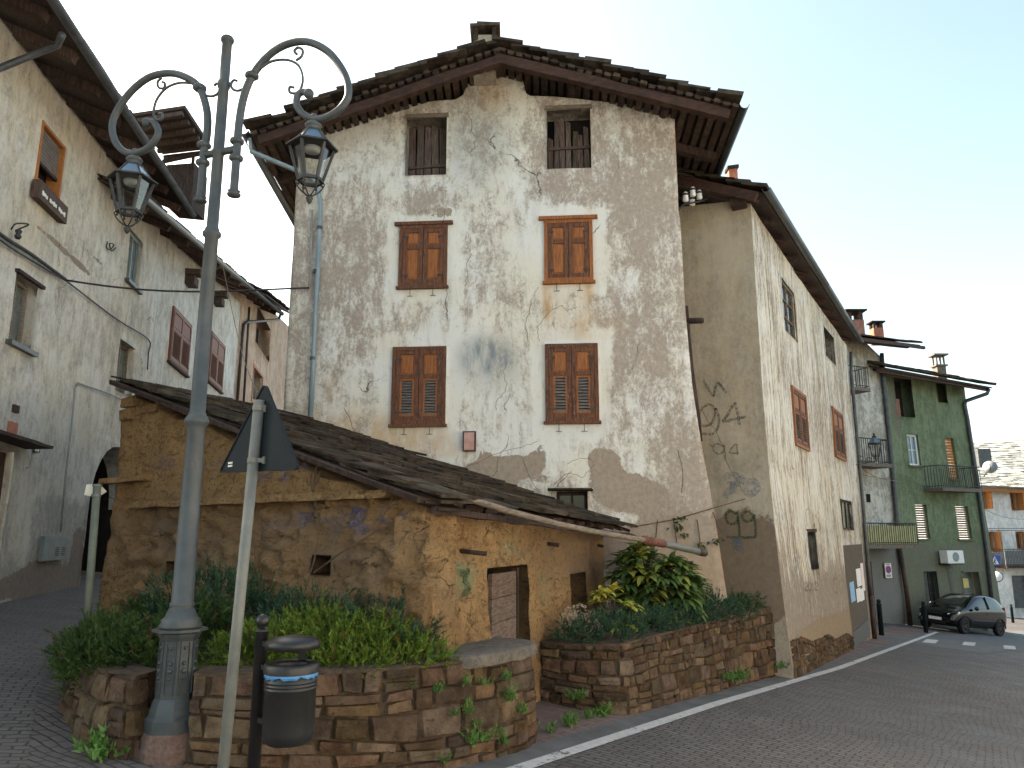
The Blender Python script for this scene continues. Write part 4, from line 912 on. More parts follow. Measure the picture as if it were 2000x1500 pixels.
mb.build('wall_stone', M['adobe'], shed, bevel=.02)
mb = MB(); mb.tube([S1.pt(.55, top1(.6) + .13, .12), S1.pt(.55, top1(.6) + .13, -1.2)], .10, 10); mb.build('purlin', M['wood_dark'], shed, True)
for (px, py, dx, r) in ((905, 1075, .22, .022), (1072, 1060, .12, .024), (1165, 1063, .1, .022)):
    u, z = S2.uv(px, py); mb = MB(); mb.tube([S2.pt(u, z, -.1), S2.pt(u + .04, z - .03, dx)], r, 8); mb.build('beam_stub', M['wood_dark'], shed, True)
mb = MB(); slates(mb, Be, Ce, Ae, FLp, 17, .3, .75, .032, .05, .055); rf3 = mb.build('roof', M['slate'], shed)
mb = MB()      # boards and poles below the slabs
for i in range(15):
    u = i / 14; a = Be.lerp(Ce, u); b = Ae.lerp(FLp, u); mb.beam(a.lerp(b, .01) - Vector((0, 0, .04)), a.lerp(b, .99) - Vector((0, 0, .04)), .30, .05, j=.012, seg=6)
mb.build('roof_boarding', M['wood_dark'], rf3)
mb = MB(); Lv = (Be - Ae).length; ev = (Be - Ae).normalized(); nv = Vector((0, 0, 1)); inw = -S1.n
for lay in range(4):      # ragged stack of slabs along the sloping edge
    x = random.uniform(-.1, .1)
    while x < Lv - .05:
        w = random.uniform(.25, .8); a = Ae + ev * x; b = Ae + ev * min(x + w, Lv + .05); o_ = S1.n * random.uniform(-.12, .09) * (1 - lay * .15) + nv * (-.085 + lay * .036 + random.uniform(-.014, .014)); T = nv * random.uniform(.014, .038); dp_ = inw * random.uniform(.3, .5)
        j_ = lambda: nv * random.uniform(-.012, .012) + S1.n * random.uniform(-.03, .03)
        A, B, C, D = a + o_ + j_(), b + o_ + j_(), b + o_ + dp_, a + o_ + dp_
        mb.hexa([A, B, C, D, A + T, B + T + j_() * .4, C + T, D + T]); x += w * .96
mb.build('verge_slab', M['slate'], rf3)
mb = MB(); dv = Vector((0, 0, -.10)); mb.beam(Be + dv, Ce + dv, .05, .05, j=.014, seg=14); mb.build('eave_board', M['wood_dark'], rf3)
gp0, gp1 = atY(884, 971, 6.95), atY(1376, 1080, 11.45); mids = [gp0.lerp(gp1, k) + Vector((0, 0, .03 - .12 * math.sin(k * math.pi) * (1 - k))) for k in (0, .15, .3, .45, .6, .72)]
gutp = thing('drain_pole', 'long grey rust stained pipe hanging under the shed eave', 'pipe', gp0)
mb = MB(); mb.tube(mids, .032, 10); mb.build('pipe', M['wood_grey'], gutp, True)
mb = MB(); mb.tube([mids[-1], gp0.lerp(gp1, .96)], [.045, .05], 12); mb.build('pipe_section', M['galv'], gutp, True)
mb = MB(); mb.tube([gp0.lerp(gp1, .66), gp0.lerp(gp1, .76)], .052, 12); mb.build('rust_sleeve', M['rust'], gutp, True)
mb = MB(); mb.tube([gp0.lerp(gp1, .96), gp1], .056, 12); mb.build('end_cap', M['pipe_brown'], gutp, True)
strokes(S1, shed, [[(598, 1000), (597, 1030)], [(640, 1010), (645, 1036)], [(692, 1030), (695, 1002), (712, 1000), (716, 1014), (698, 1022), (722, 1034)], [(757, 1004), (760, 1034)], [(806, 1006), (790, 1016), (800, 1028), (790, 1042)]], .06, M['spray_violet'], .02)
strokes(S1, shed, [[(396, 905), (397, 930)], [(404, 905), (406, 928)], [(565, 918), (566, 938)], [(605, 905), (602, 922)]], .05, M['spray_violet'], .02)
strokes(S2, shed, [[(980, 1060), (988, 1080), (994, 1064), (1002, 1082)], [(1016, 1060), (1012, 1080), (1018, 1098)]], .05, M['spray_teal'], .02)
strokes(S2, shed, [[(895, 1120), (915, 1115), (900, 1135), (918, 1150), (898, 1160)]], .06, M['spray_green'], .02)

# ------------------------------------------------------------------ plants
def blades(n, pts, dirs, L, Wd, jit=.6, leafy=1, rng=None, tipc=0, bend=.2):
    """n sprays: a stem axis with many narrow leaves each; returns verts, faces, attr"""
    rng = rng or np.random.default_rng(1); V = []; F = []; A = []
    for i in range(n):
        p = pts[i]; d = dirs[i] / (np.linalg.norm(dirs[i]) + 1e-9); ln = L * rng.uniform(.6, 1.35); tone = max(0, min(.75, .3 + .55 * noise.noise(Vector((float(p[0]) * 5, float(p[1]) * 5, float(p[2]) * 5))) + rng.uniform(-.15, .25))); br = 1. if rng.random() < .03 else 0
        for k in range(leafy):
            t = rng.uniform(.05, 1) ** .8; q = p + d * ln * t; dd = d + rng.normal(0, jit, 3); dd[2] += .15; dd /= np.linalg.norm(dd)
            s = np.cross(dd, rng.normal(0, 1, 3)); s /= np.linalg.norm(s) + 1e-9; l = ln * .34 * rng.uniform(.6, 1.2); w = Wd * rng.uniform(.7, 1.3); b = len(V)
            V += [q - s * w * .5, q + s * w * .5, q + dd * l]; F.append((b, b + 1, b + 2)); c = min(1, tone + .4 * t); A += [(c, br, 0, 1)] * 2 + [(min(1, c + .25), br, 0, 1)]
    return V, F, A
def shrub(name, label, cat, blobs, m, n, L, Wd, leafy, loc, seed, group=None, up=.5, stem=True):
    rng = np.random.default_rng(seed); t = thing(name, label, cat, loc, group); tot = sum(b[3] * b[4] for b in blobs); P = []; D = []
    for (cx, cy, cz, rx, ry, rz) in blobs:
        k = int(n * rx * ry / tot); 
        for _ in range(k):
            v = rng.normal(0, 1, 3); v[2] = abs(v[2]) * 1.0 if rng.random() < .8 else v[2]; v /= np.linalg.norm(v); r = rng.uniform(.55, 1) ** .6
            lump = 1 + .34 * noise.noise(Vector((v[0] * 2.6 + cx, v[1] * 2.6 + cy, v[2] * 2.6 + seed)))
            P.append(np.array((cx + v[0] * rx * r * lump, cy + v[1] * ry * r * lump, cz + v[2] * rz * r * lump))); dd = v * np.array((1, 1, .7)) + np.array((0, 0, up)) + rng.normal(0, .25, 3); D.append(dd)
    V, F, A = blades(len(P), P, D, L, Wd, .55, leafy, rng)
    mb = MB(); mb.v = [tuple(v) for v in V]; mb.f = F; mb.m = [0] * len(F); mb.build('foliage', m, t, attr=A)
    if stem:
        mb = MB(); 
        for (cx, cy, cz, rx, ry, rz) in blobs:
            for _ in range(4):
                a = rng.uniform(0, 6.28); mb.tube([(cx, cy, cz - rz * .3), (cx + .4 * rx * math.cos(a), cy + .4 * ry * math.sin(a), cz + .2 * rz), (cx + .8 * rx * math.cos(a), cy + .8 * ry * math.sin(a), cz + .5 * rz)], [.014, .01, .004], 5)
        mb.build('branches', M['twig'], t)
    return t
# ------------------------------------------------------------------ planters of rubble stone
def V3(p, z): return Vector((p[0], p[1], z))
def planter(name, label, base_xy, top_off, ztop, seed, cap=.0, capm=None, hm=(.08, .17), wm=(.13, .42), close=True):
    g = [V3(p, gz(*p) - .06) for p in base_xy]; zt = ztop if isinstance(ztop, list) else [ztop] * len(g); tp = []
    for i, p in enumerate(g):
        a, b = g[max(i - 1, 0)], g[min(i + 1, len(g) - 1)]; e = (b - a); n = Vector((e.y, -e.x, 0)).normalized(); tp.append(Vector((p.x, p.y, zt[i])) - n * top_off)
    t = thing(name, label, 'planter', (sum(p.x for p in g) / len(g), sum(p.y for p in g) / len(g), min(p.z for p in g)))
    mb = MB(); stone_courses(mb, g, tp, hm[0], hm[1], wm[0], wm[1], .045, .016, seed); mb.build('stone_facing', M['stone'], t)
    mb = MB(); 
    for i in range(len(g) - 1):
        def inw(p, q, d, i_=i):
            a, b = g[max(i_ - 1, 0)], g[min(i_ + 1, len(g) - 1)]; return p
        e = g[i + 1] - g[i]; n = Vector((e.y, -e.x, 0)).normalized() * .02; mb.quad(g[i] - n, g[i + 1] - n, tp[i + 1] - n, tp[i] - n)
    mb.build('joint_mortar', M['mortar'], t)
    mb = MB(); N = len(g); st = []
    for i in range(N):
        a, b = g[max(i - 1, 0)], g[min(i + 1, N - 1)]; e = (b - a); n = Vector((e.y, -e.x, 0)).normalized(); st += [tp[i] + n * .004 - Vector((0, 0, .01)), tp[i] - n * .005 + Vector((0, 0, .012)), tp[i] - n * .26 + Vector((0, 0, .02)), tp[i] - n * .27 - Vector((0, 0, .3))]
    mb.add(st, [(i * 4 + k, i * 4 + 4 + k, i * 4 + 5 + k, i * 4 + 1 + k) for i in range(N - 1) for k in range(3)] + [(0, 1, 2, 3), (N * 4 - 1, N * 4 - 2, N * 4 - 3, N * 4 - 4)]); mb.build('coping', capm or M['mortar'], t)
    return t, g, tp
def curve(pts, n=5):
    out = []
    for i in range(len(pts) - 1):
        p0, p1, p2, p3 = [Vector(pts[max(0, min(len(pts) - 1, k))]) for k in (i - 1, i, i + 1, i + 2)]
        for k in range(n):
            t = k / n; out.append(.5 * (2 * p1 + (p2 - p0) * t + (2 * p0 - 5 * p1 + 4 * p2 - p3) * t * t + (3 * p1 - p0 - 3 * p2 + p3) * t ** 3))
    return out + [Vector(pts[-1])]
g0 = [gnd(344, 1499).xy, gnd(640, 1500).xy + Vector((-.05, .0)), gnd(940, 1497).xy, gnd(1028, 1448).xy, gnd(1043, 1420).xy, gnd(1032, 1385).xy + Vector((-.02, .3))]
g0 = [Vector((-2.22, 5.62)), Vector((-1.55, 5.72)), Vector((-.95, 5.98)), Vector((-.35, 6.45)), Vector((.08, 7.05)), Vector((.22, 7.5)), Vector((.14, 7.85)), Vector((-.1, 8.05))]
gc = curve(g0, 4)
pl1, _, tp1 = planter('stone_planter', 'curved rubble stone planter behind the litter bin, holding bright green juniper', gc, .05, [.65 - .09 * i / (len(gc) - 1) for i in range(len(gc))], 41, capm=M['mortar'], hm=(.055, .21), wm=(.12, .46))
mb = MB(); P_ = [tp1[i] for i in range(len(tp1))]; c0 = len(P_) // 2 - 2         # rough concrete slab over the right end
edge = P_[c0:]; inner = [Vector((-1.0, 6.75, .58)), Vector((-.66, 6.95, .58)), Vector((-.5, 7.4, .575)), Vector((-.32, 7.85, .57)), Vector((-.1, 8.3, .565))]; ii = curve(inner, max(1, (len(edge) - 1) // 4)); 
ii = [Vector(inner[0]).lerp(inner[0], 0)] ; n_ = len(edge)
for k in range(1, n_):
    f = k / (n_ - 1) * (len(inner) - 1); a = min(int(f), len(inner) - 2); ii.append(inner[a].lerp(inner[a + 1], f - a))
mb.v = []; st = []
for k in range(n_):
    e = edge[min(k + 1, n_ - 1)] - edge[max(k - 1, 0)]; n = Vector((e.y, -e.x, 0)).normalized()
    st += [edge[k] + n * .06 + Vector((0, 0, -.05 + .012 * fbm(k * .9, 1, 2))), edge[k] + n * (.065 + .015 * fbm(k * 1.7, 3, 2)) + Vector((0, 0, .02)), edge[k] + n * .02 + Vector((0, 0, .045)), edge[k].lerp(ii[k], .5) + Vector((0, 0, .035 + .012 * fbm(k * .8, 7, 1))), ii[k] + Vector((0, 0, .05))]
mb.add(st, [(k * 5 + j, k * 5 + 5 + j, k * 5 + 6 + j, k * 5 + 1 + j) for k in range(n_ - 1) for j in range(4)] + [(0, 1, 2, 3, 4), tuple((n_ - 1) * 5 + j for j in (4, 3, 2, 1, 0))])
mb.build('concrete_slab', M['concrete'], pl1, True)
mb = MB(); soilp = [Vector((-2.1, 5.85, .6)), Vector((-1.5, 5.95, .6)), Vector((-.9, 6.25, .58)), Vector((-.75, 6.75, .57)), Vector((-5.0, 9.9, .66)), Vector((-4.45, 8.4, .62)), Vector((-4.0, 7.2, .6)), Vector((-3.3, 6.4, .6)), Vector((-2.7, 6.0, .6))]
mb.add(soilp, [tuple(range(len(soilp)))]); mb.build('soil', M['soil'], pl1)
gl = curve([Vector((-4.75, 9.0)), Vector((-4.35, 8.1)), Vector((-4.0, 7.25)), Vector((-3.72, 6.72)), Vector((-3.35, 6.2)), Vector((-2.98, 5.80)), Vector((-2.70, 5.62)), Vector((-2.57, 5.66)), Vector((-2.53, 5.85))], 4)
pl2, _, _ = planter('stone_planter', 'rounded rubble stone planter end left of the street lamp under dark juniper', gl, .10, .62, 53, hm=(.09, .19), wm=(.14, .34))
g2 = curve([Vector((.30, 9.22)), Vector((.62, 9.02)), Vector((.95, 8.93)), Vector((1.22, 8.94)), Vector((1.36, 9.08))], 3) + curve([Vector((1.75, 9.66)), Vector((2.6, 10.85)), Vector((3.5, 12.15)), Vector((4.35, 13.35)), Vector((4.86, 14.1))], 4)
pl3, _, tp3 = planter('stone_planter', 'long rubble stone planter along the street with blue green juniper and a big leaved laurel', g2, .05, [.40 + .03 * i / (len(g2) - 1) for i in range(len(g2))], 67, hm=(.05, .20), wm=(.10, .40))
mb = MB(); sp_ = [p + Vector((-.1, .12, -.03)) for p in tp3[::3]] + [Vector((4.3, 14.3, .44)), Vector((3.0, 12.6, .42)), Vector((1.5, 12.0, .4)), Vector((.5, 9.6, .37))]; mb.add(sp_, [tuple(range(len(sp_)))]); mb.build('soil', M['soil'], pl3)

shrub('juniper_shrub', 'wide dark green juniper spilling over the rounded planter end left of the street lamp', 'shrub', [(-3.3, 6.75, .58, .40, .40, .27), (-3.72, 7.3, .56, .3, .38, .24), (-2.9, 6.45, .58, .36, .32, .27), (-3.5, 7.9, .62, .42, .46, .30), (-3.2, 6.35, .55, .3, .25, .2), (-2.75, 7.1, .64, .42, .42, .32)], M['jun_dark'], 3000, .12, .011, 20, (-3.5, 6.9, .6), 1)
shrub('juniper_shrub', 'bright yellow green juniper hedge behind the litter bin', 'shrub', [(-1.95, 6.35, .56, .42, .38, .30), (-1.5, 6.5, .58, .48, .42, .34), (-1.1, 6.62, .57, .42, .38, .33), (-.85, 6.5, .54, .32, .3, .24), (-1.7, 6.75, .62, .48, .36, .34), (-1.35, 6.2, .52, .48, .22, .2)], M['jun_light'], 3000, .105, .011, 20, (-1.4, 6.4, .6), 2)
shrub('juniper_shrub', 'low blue green juniper against the mud wall behind the bright hedge', 'shrub', [(-2.5, 7.3, .72, .6, .3, .42), (-1.75, 7.05, .7, .5, .25, .40), (-1.1, 6.85, .66, .45, .2, .36), (-.85, 6.62, .58, .26, .22, .22), (-3.0, 7.8, .75, .6, .35, .5)], M['jun_blue'], 1500, .12, .012, 16, (-1.8, 7.1, .6), 3)
bl = []
for i in range(9):
    k = i / 8; bl.append((1.0 + 2.35 * k, 9.35 + 3.1 * k, .40 + .02 * k, .34 + .1 * k, .34, .24))
bl += [(.75, 9.35, .38, .26, .22, .2), (2.2, 11.4, .42, .5, .4, .28), (2.9, 12.0, .45, .4, .35, .28)]
shrub('juniper_shrub', 'low carpet of blue green juniper trailing over the long street planter', 'shrub', bl, M['jun_blue'], 3000, .11, .012, 16, (2.0, 10.6, .4), 4)
shrub('ivy_patch', 'small dark leafy plant at the right end of the long planter by the house corner', 'plant', [(3.75, 13.2, .44, .35, .2, .16), (4.1, 13.6, .45, .3, .18, .14)], M['jun_dark'], 260, .09, .03, 6, (3.9, 13.4, .4), 5)
def bigleaf(V, F, A, p, d, L, Wd, droop, c, yel):
    d = Vector(d).normalized(); s = d.cross(Vector((0, 0, 1))); s = s.normalized() if s.length > .1 else Vector((1, 0, 0)); n = s.cross(d); b = len(V); pr = ((0, .12), (.25, .8), (.5, 1), (.75, .72), (1, .03))
    for (t, w) in pr:
        c_ = Vector(p) + d * L * t - Vector((0, 0, droop * L * t * t)); 
        for x in (-1, 0, 1): V.append(tuple(c_ + s * x * w * Wd / 2 + n * (abs(x) * w * Wd * .18))); A.append((c + (.0 if x else .25), yel, 0, 1))
    for i in range(4):
        for x in (0, 1): F.append((b + i * 3 + x, b + i * 3 + x + 1, b + i * 3 + 4 + x, b + i * 3 + 3 + x))
def rosettes(name, label, centers, m, loc, seed, Lr, yelp, cat='shrub', stems=True, group=None, parts=None):
    rng = random.Random(seed); t = thing(name, label, cat, loc, group); V, F, A = [], [], []; sb = MB()
    for (p, up) in centers:
        k = rng.randint(7, 10); a0 = rng.uniform(0, 6); yel = 1 if rng.random() < yelp else 0
        for i in range(k):
            a = a0 + 2.4 * i; el = rng.uniform(-.35, .75); d = Vector((math.cos(a) * math.cos(el), math.sin(a) * math.cos(el), math.sin(el))) + Vector(up) * .5
            bigleaf(V, F, A, Vector(p) + d * .015, d, Lr * rng.uniform(.7, 1.2), Lr * .36 * rng.uniform(.8, 1.2), rng.uniform(.25, .6), rng.uniform(0, .7), (rng.uniform(.5, 1) if yel else (rng.uniform(.2, .7) if rng.random() < .18 else 0)))
        if stems: sb.tube([Vector(loc) + Vector((rng.uniform(-.2, .2), rng.uniform(-.15, .15), .0)), Vector(loc).lerp(Vector(p), .55) + Vector((0, 0, .05)), Vector(p)], [.012, .009, .005], 5)
    mb = MB(); mb.v = V; mb.f = F; mb.m = [0] * len(F); mb.build('foliage', m, t, True, attr=A)
    if stems: sb.build('branches', M['twig'], t)
    return t
rng = random.Random(9); lc_ = Vector((2.02, 11.25, .85)); cs = []
for i in range(150):
    v = Vector((rng.gauss(0, 1), rng.gauss(0, 1), rng.gauss(.15, 1))).normalized(); r = rng.uniform(.75, 1.02); cs.append((lc_ + Vector((v.x * .58 * r, v.y * .45 * r, v.z * .62 * r)), v))
for i in range(60):
    v = Vector((rng.gauss(0, 1), rng.gauss(0, 1), rng.gauss(.0, 1))).normalized(); cs.append((lc_ + v * .3, v))
rosettes('laurel_shrub', 'big leaved glossy laurel shrub with yellowing leaf tips against the house foot', cs, M['laurel'], (2.02, 11.3, .36), 12, .24, .16)
cs = []; lc2 = Vector((1.27, 10.2, .62))
for i in range(16):
    v = Vector((rng.gauss(0, 1), rng.gauss(-.3, 1), rng.gauss(.2, 1))).normalized(); cs.append((lc2 + Vector((v.x * .26, v.y * .2, v.z * .3)), v))
rosettes('yellow_leaved_plant', 'small plant of pale yellow leaves in front of the laurel', cs, M['yellow_leaf'], (1.3, 10.3, .36), 14, .17, .4, 'plant')
hyd = thing('dried_hydrangea', 'faded cream flower heads on brown stems at the near end of the long planter', 'plant', (.85, 9.65, .36)); sb = MB(); rng2 = np.random.default_rng(5)
for (px, py) in ((1112, 1198), (1133, 1192), (1125, 1212), (1155, 1205), (1162, 1225), (1143, 1238), (1120, 1208), (1104, 1218)):
    c = atY(px, py, 9.55 + rng.uniform(-.15, .1)); n = 70; P = []; D = []
    for _ in range(n): v = rng2.normal(0, 1, 3); v /= np.linalg.norm(v); P.append(np.array(c) + v * .05); D.append(v)
    V, F, A = blades(n, P, D, .035, .028, .5, 2, rng2); mb = MB(); mb.v = [tuple(v) for v in V]; mb.f = F; mb.m = [0] * len(F); mb.build('flower_head', M['dry_bloom'], hyd, attr=A)
    sb.tube([(.85 + rng.uniform(-.1, .2), 9.65, .34), c - Vector((0, 0, .04))], [.008, .005], 5)
sb.build('stems', M['twig'], hyd)
def weed(loc, s, seed, label, n=14):
    rg = np.random.default_rng(seed); P = [np.array(loc) + rg.normal(0, .03 * s, 3) * np.array((1, 1, .1)) for _ in range(n)]; D = [np.array((rg.normal(0, .5), rg.normal(0, .5), 1.)) for _ in range(n)]
    V, F, A = blades(n, P, D, .095 * s, .018 * s, .5, 9, rg); mb = MB(); mb.v = [tuple(v) for v in V]; mb.f = F; mb.m = [0] * len(F); o = mb.build('weed_tuft', M['weed'], None, loc=loc, attr=A); tag(o, label, 'weed', 'weeds growing from walls and pavement')
def wl_pt(px, py, gl_, tl_):
    """point on a planter face seen at a pixel"""
    r = ray(px, py); best = None
    for i in range(len(gl_) - 1):
        a, b = gl_[i], gl_[i + 1]; e = b - a; n = Vector((e.y, -e.x, 0)).normalized()
        if abs(r.dot(n)) < 1e-6: continue
        t = (a + n * .03 - EYE).dot(n) / r.dot(n); q = EYE + r * t; k = (q - a).dot(e) / e.length_squared
        if 0 <= k <= 1 and (best is None or t < best[0]): best = (t, q)
    return best[1] if best else EYE + r * 6.5
gl1 = [V3(p, gz(*p)) for p in gc]; gl3 = [V3(p, gz(*p)) for p in g2]
LW = 'tuft of fresh green weed growing from a joint of the curved planter wall'
for i, (px, py, s) in enumerate(((855, 1352, .7), (912, 1340, .7), (948, 1340, .6), (985, 1330, .8), (990, 1372, 1.1), (915, 1395, .9), (890, 1400, .6), (920, 1455, 1.2), (945, 1448, 1.0), (1020, 1395, .8), (985, 1455, .7), (932, 1420, .6), (865, 1492, .7))):
    weed(wl_pt(px, py, gl1, None), s, 100 + i, LW)
LW2 = 'tuft of weed in the joint between the long planter and the pavement'
for i, (px, py, s) in enumerate(((1110, 1370, .9), (1122, 1372, 1.0), (1430, 1338, 1.6), (1440, 1330, 1.4), (1415, 1335, 1.2), (1535, 1312, 1.2), (1520, 1310, 1.0), (1512, 1312, .8))):
    weed(wl_pt(px, py - 6, gl3, None) + Vector((.05, -.07, 0)), s, 200 + i, LW2)
for i, (px, py, s) in enumerate(((1075, 1432, .9), (1112, 1420, 1.1), (1120, 1412, 1.0), (1150, 1405, .8), (1172, 1400, 1.1), (1180, 1398, 1.2), (1185, 1392, .9))):
    weed(gnd(px, py), s, 300 + i, 'small weed in the paved gap between the two planters', 20)
weed(Vector((-2.78, 5.60, gz(-2.78, 5.6))), 1.6, 400, 'green weed at the foot of the rounded planter beside the lamp plinth', 26)
for i, (px, py, s) in enumerate(((1640, 1262, 1.4), (1630, 1263, 1.2))): weed(gnd(px, py), s, 410 + i, 'weed at the street house foot beside the poster door', 20)
# bare climber stems on the shed and the wall above it
tw = thing('climber_stems', 'bare thin climber stems rising in front of the mud wall from the planter', 'plant', (-1.9, 7.4, .65))
for pts in ([(500, 975), (520, 1040), (535, 1110), (545, 1180)], [(643, 905), (640, 950), (642, 1040), (636, 1100), (622, 1180)], [(636, 1118), (690, 1080), (750, 1040), (775, 1000), (795, 965)], [(640, 960), (632, 940), (634, 925)], [(643, 950), (650, 935), (652, 922)], [(510, 975), (516, 968), (520, 962)], [(775, 1000), (782, 990), (800, 985)]):
    mb = MB(); mb.tube([S1.sp(*S1.uv(x, y), .12) for x, y in pts], [.009] + [.007] * (len(pts) - 2) + [.004], 5); mb.build('stem', M['twig'], tw)
tw = thing('wall_climber', 'withered climber on the house foot above the pipe end', 'plant', MF.pt(uRt - 1, .8, .1)); V, F, A = [], [], []
for pts in ([(1298, 1012), (1302, 1060), (1290, 1120)], [(1275, 1015), (1272, 1050), (1262, 1120)], [(1330, 1015), (1332, 1055), (1328, 1080)], [(1350, 1000), (1356, 1030), (1370, 1065), (1372, 1080)], [(1230, 1030), (1300, 1015), (1390, 975)]):
    mb = MB(); mb.tube([MF.sp(*MF.uv(x, y), .03) for x, y in pts], .008, 5); mb.build('stem', M['twig'], tw)
for (px, py) in ((1305, 1018), (1300, 1030), (1308, 1012), (1345, 1060), (1335, 1062), (1352, 1052), (1310, 1045)):
    for _ in range(7): bigleaf(V, F, A, MF.sp(*MF.uv(px + random.uniform(-8, 8), py + random.uniform(-6, 6)), .06), (random.gauss(0, 1), -1, random.gauss(-.2, .7)), .08, .05, .3, .3, random.choice((0, 0, .5)))
mb = MB(); mb.v = V; mb.f = F; mb.m = [0] * len(F); mb.build('foliage', M['jun_dark'], tw, attr=A)
#@@PART4
# ------------------------------------------------------------------ street lamp with two lanterns
lp = Vector((-2.40, 5.80)); lg = gz(lp.x, lp.y)
LPW = Wall(lp, (.965, -.262), 0)
lamp = thing('street_lamp', 'tall grey cast iron street lamp with two swan neck arms and hexagonal lanterns', 'street lamp', (lp.x, lp.y, lg))
def lz(py, px=350): return LPW.uv(px, py)[1]
def lq(px, py): u, z = LPW.uv(px, py); return LPW.pt(u, z)
c3 = Vector((lp.x, lp.y, 0)); oc = math.pi / 8
mb = MB(); zb0, zb1 = lg - .05, lz(1422, 300)
mb.lathe(c3, [(.225, zb0), (.22, lz(1455, 300)), (.21, lz(1450, 300)), (.19, zb1)], 8, ph=oc); mb.build('stone_plinth', M['plinth'], lamp, bevel=.008)
mb = MB(); za, zc = lz(1235, 343), lz(1365, 320)
mb.lathe(c3, [(.185, zb1), (.185, lz(1398, 305)), (.165, lz(1392, 308)), (.155, lz(1378, 312)), (.14, zc), (.130, zc + .02), (.126, za - .05), (.14, za - .02), (.145, za), (.188, za + .012), (.188, za + .03)], 8, ph=oc); mb.build('pedestal', M['lamp_metal'], lamp)
dn = (EYE - Vector((lp.x, lp.y, ZC))).normalized(); ang = math.atan2(dn.y, dn.x)
for k in range(8):
    a = oc + math.pi / 4 * k + math.pi / 8
    n = Vector((math.cos(a), math.sin(a), 0)); t_ = Vector((-n.y, n.x, 0)); 
    if n.dot(dn) < .3: continue
    mb = MB(); r_ = .129 * math.cos(math.pi / 8) + .004; zm = (zc + za) / 2; h_ = (za - zc) / 2 - .05
    o_ = c3 + n * r_
    for (x0, x1, z0, z1) in ((-.033, -.028, -h_, h_), (.028, .033, -h_, h_), (-.029, .029, h_ - .006, h_), (-.029, .029, -h_, -h_ + .006), (-.029, .029, -h_ * .55, -h_ * .55 + .005), (-.029, .029, h_ * .5, h_ * .5 + .005)):
        mb.hexa([o_ + t_ * x + Vector((0, 0, zm + z)) + n * d for z in (z0, z1) for (x, d) in ((x0, -.004), (x1, -.004), (x1, .006), (x0, .006))])
    for z, r2 in ((h_ * .75, .014), (.03, .016), (-.02, .02), (-.07, .012)): mb.lathe(o_ + Vector((0, 0, zm + z)), [(r2, -.003), (r2 * .7, .008), (.004, .012)], 10, ax=n)
    mb.build('relief_panel', M['lamp_metal'], lamp)
mb = MB(); z0 = za + .03; zr = lz(1178, 351); zt = lz(78, 446); zc1 = lz(822, 383); zc2 = lz(455, 417); zcr = lz(297, 431)
prof = [(.14, z0), (.148, z0 + .02), (.132, z0 + .045), (.136, z0 + .06), (.11, z0 + .08), (.088, z0 + .14), (.078, zr - .03), (.088, zr - .015), (.088, zr), (.077, zr + .01), (.066, zc1 - .06), (.07, zc1 - .05), (.075, zc1 - .035), (.088, zc1 - .015), (.09, zc1), (.075, zc1 + .03), (.062, zc1 + .05), (.064, zc1 + .06), (.057, zc1 + .065),
        (.052, zc2 - .04), (.07, zc2 - .025), (.072, zc2), (.055, zc2 + .02), (.056, zc2 + .035), (.046, zc2 + .045), (.044, zcr - .02), (.052, zcr - .012), (.052, zcr + .012), (.044, zcr + .02), (.042, lz(172, 441)), (.05, lz(170, 441)), (.05, lz(160, 441)), (.042, lz(158, 441)), (.04, zt - .02), (.052, zt - .015), (.054, zt + .01), (.045, zt + .025), (.02, zt + .03)]
mb.lathe(c3, prof, 24); mb.build('pole', M['lamp_metal'], lamp, True)
def cm(pts, n=6):
    P = [Vector(p) for p in pts]; out = []
    for i in range(len(P) - 1):
        p0, p1, p2, p3 = P[max(i - 1, 0)], P[i], P[i + 1], P[min(i + 2, len(P) - 1)]
        for k in range(n):
            t = k / n; out.append(.5 * (2 * p1 + (p2 - p0) * t + (2 * p0 - 5 * p1 + 4 * p2 - p3) * t * t + (3 * p1 - p0 - 3 * p2 + p3) * t ** 3))
    return out + [P[-1]]
mb = MB(); mb.tube([lq(396, 304), lq(466, 290)], .030, 8); mb.tube([lq(324, 306), lq(396, 304)], .022, 8) if 0 else None; mb.build('cross_bar', M['lamp_metal'], lamp, True)
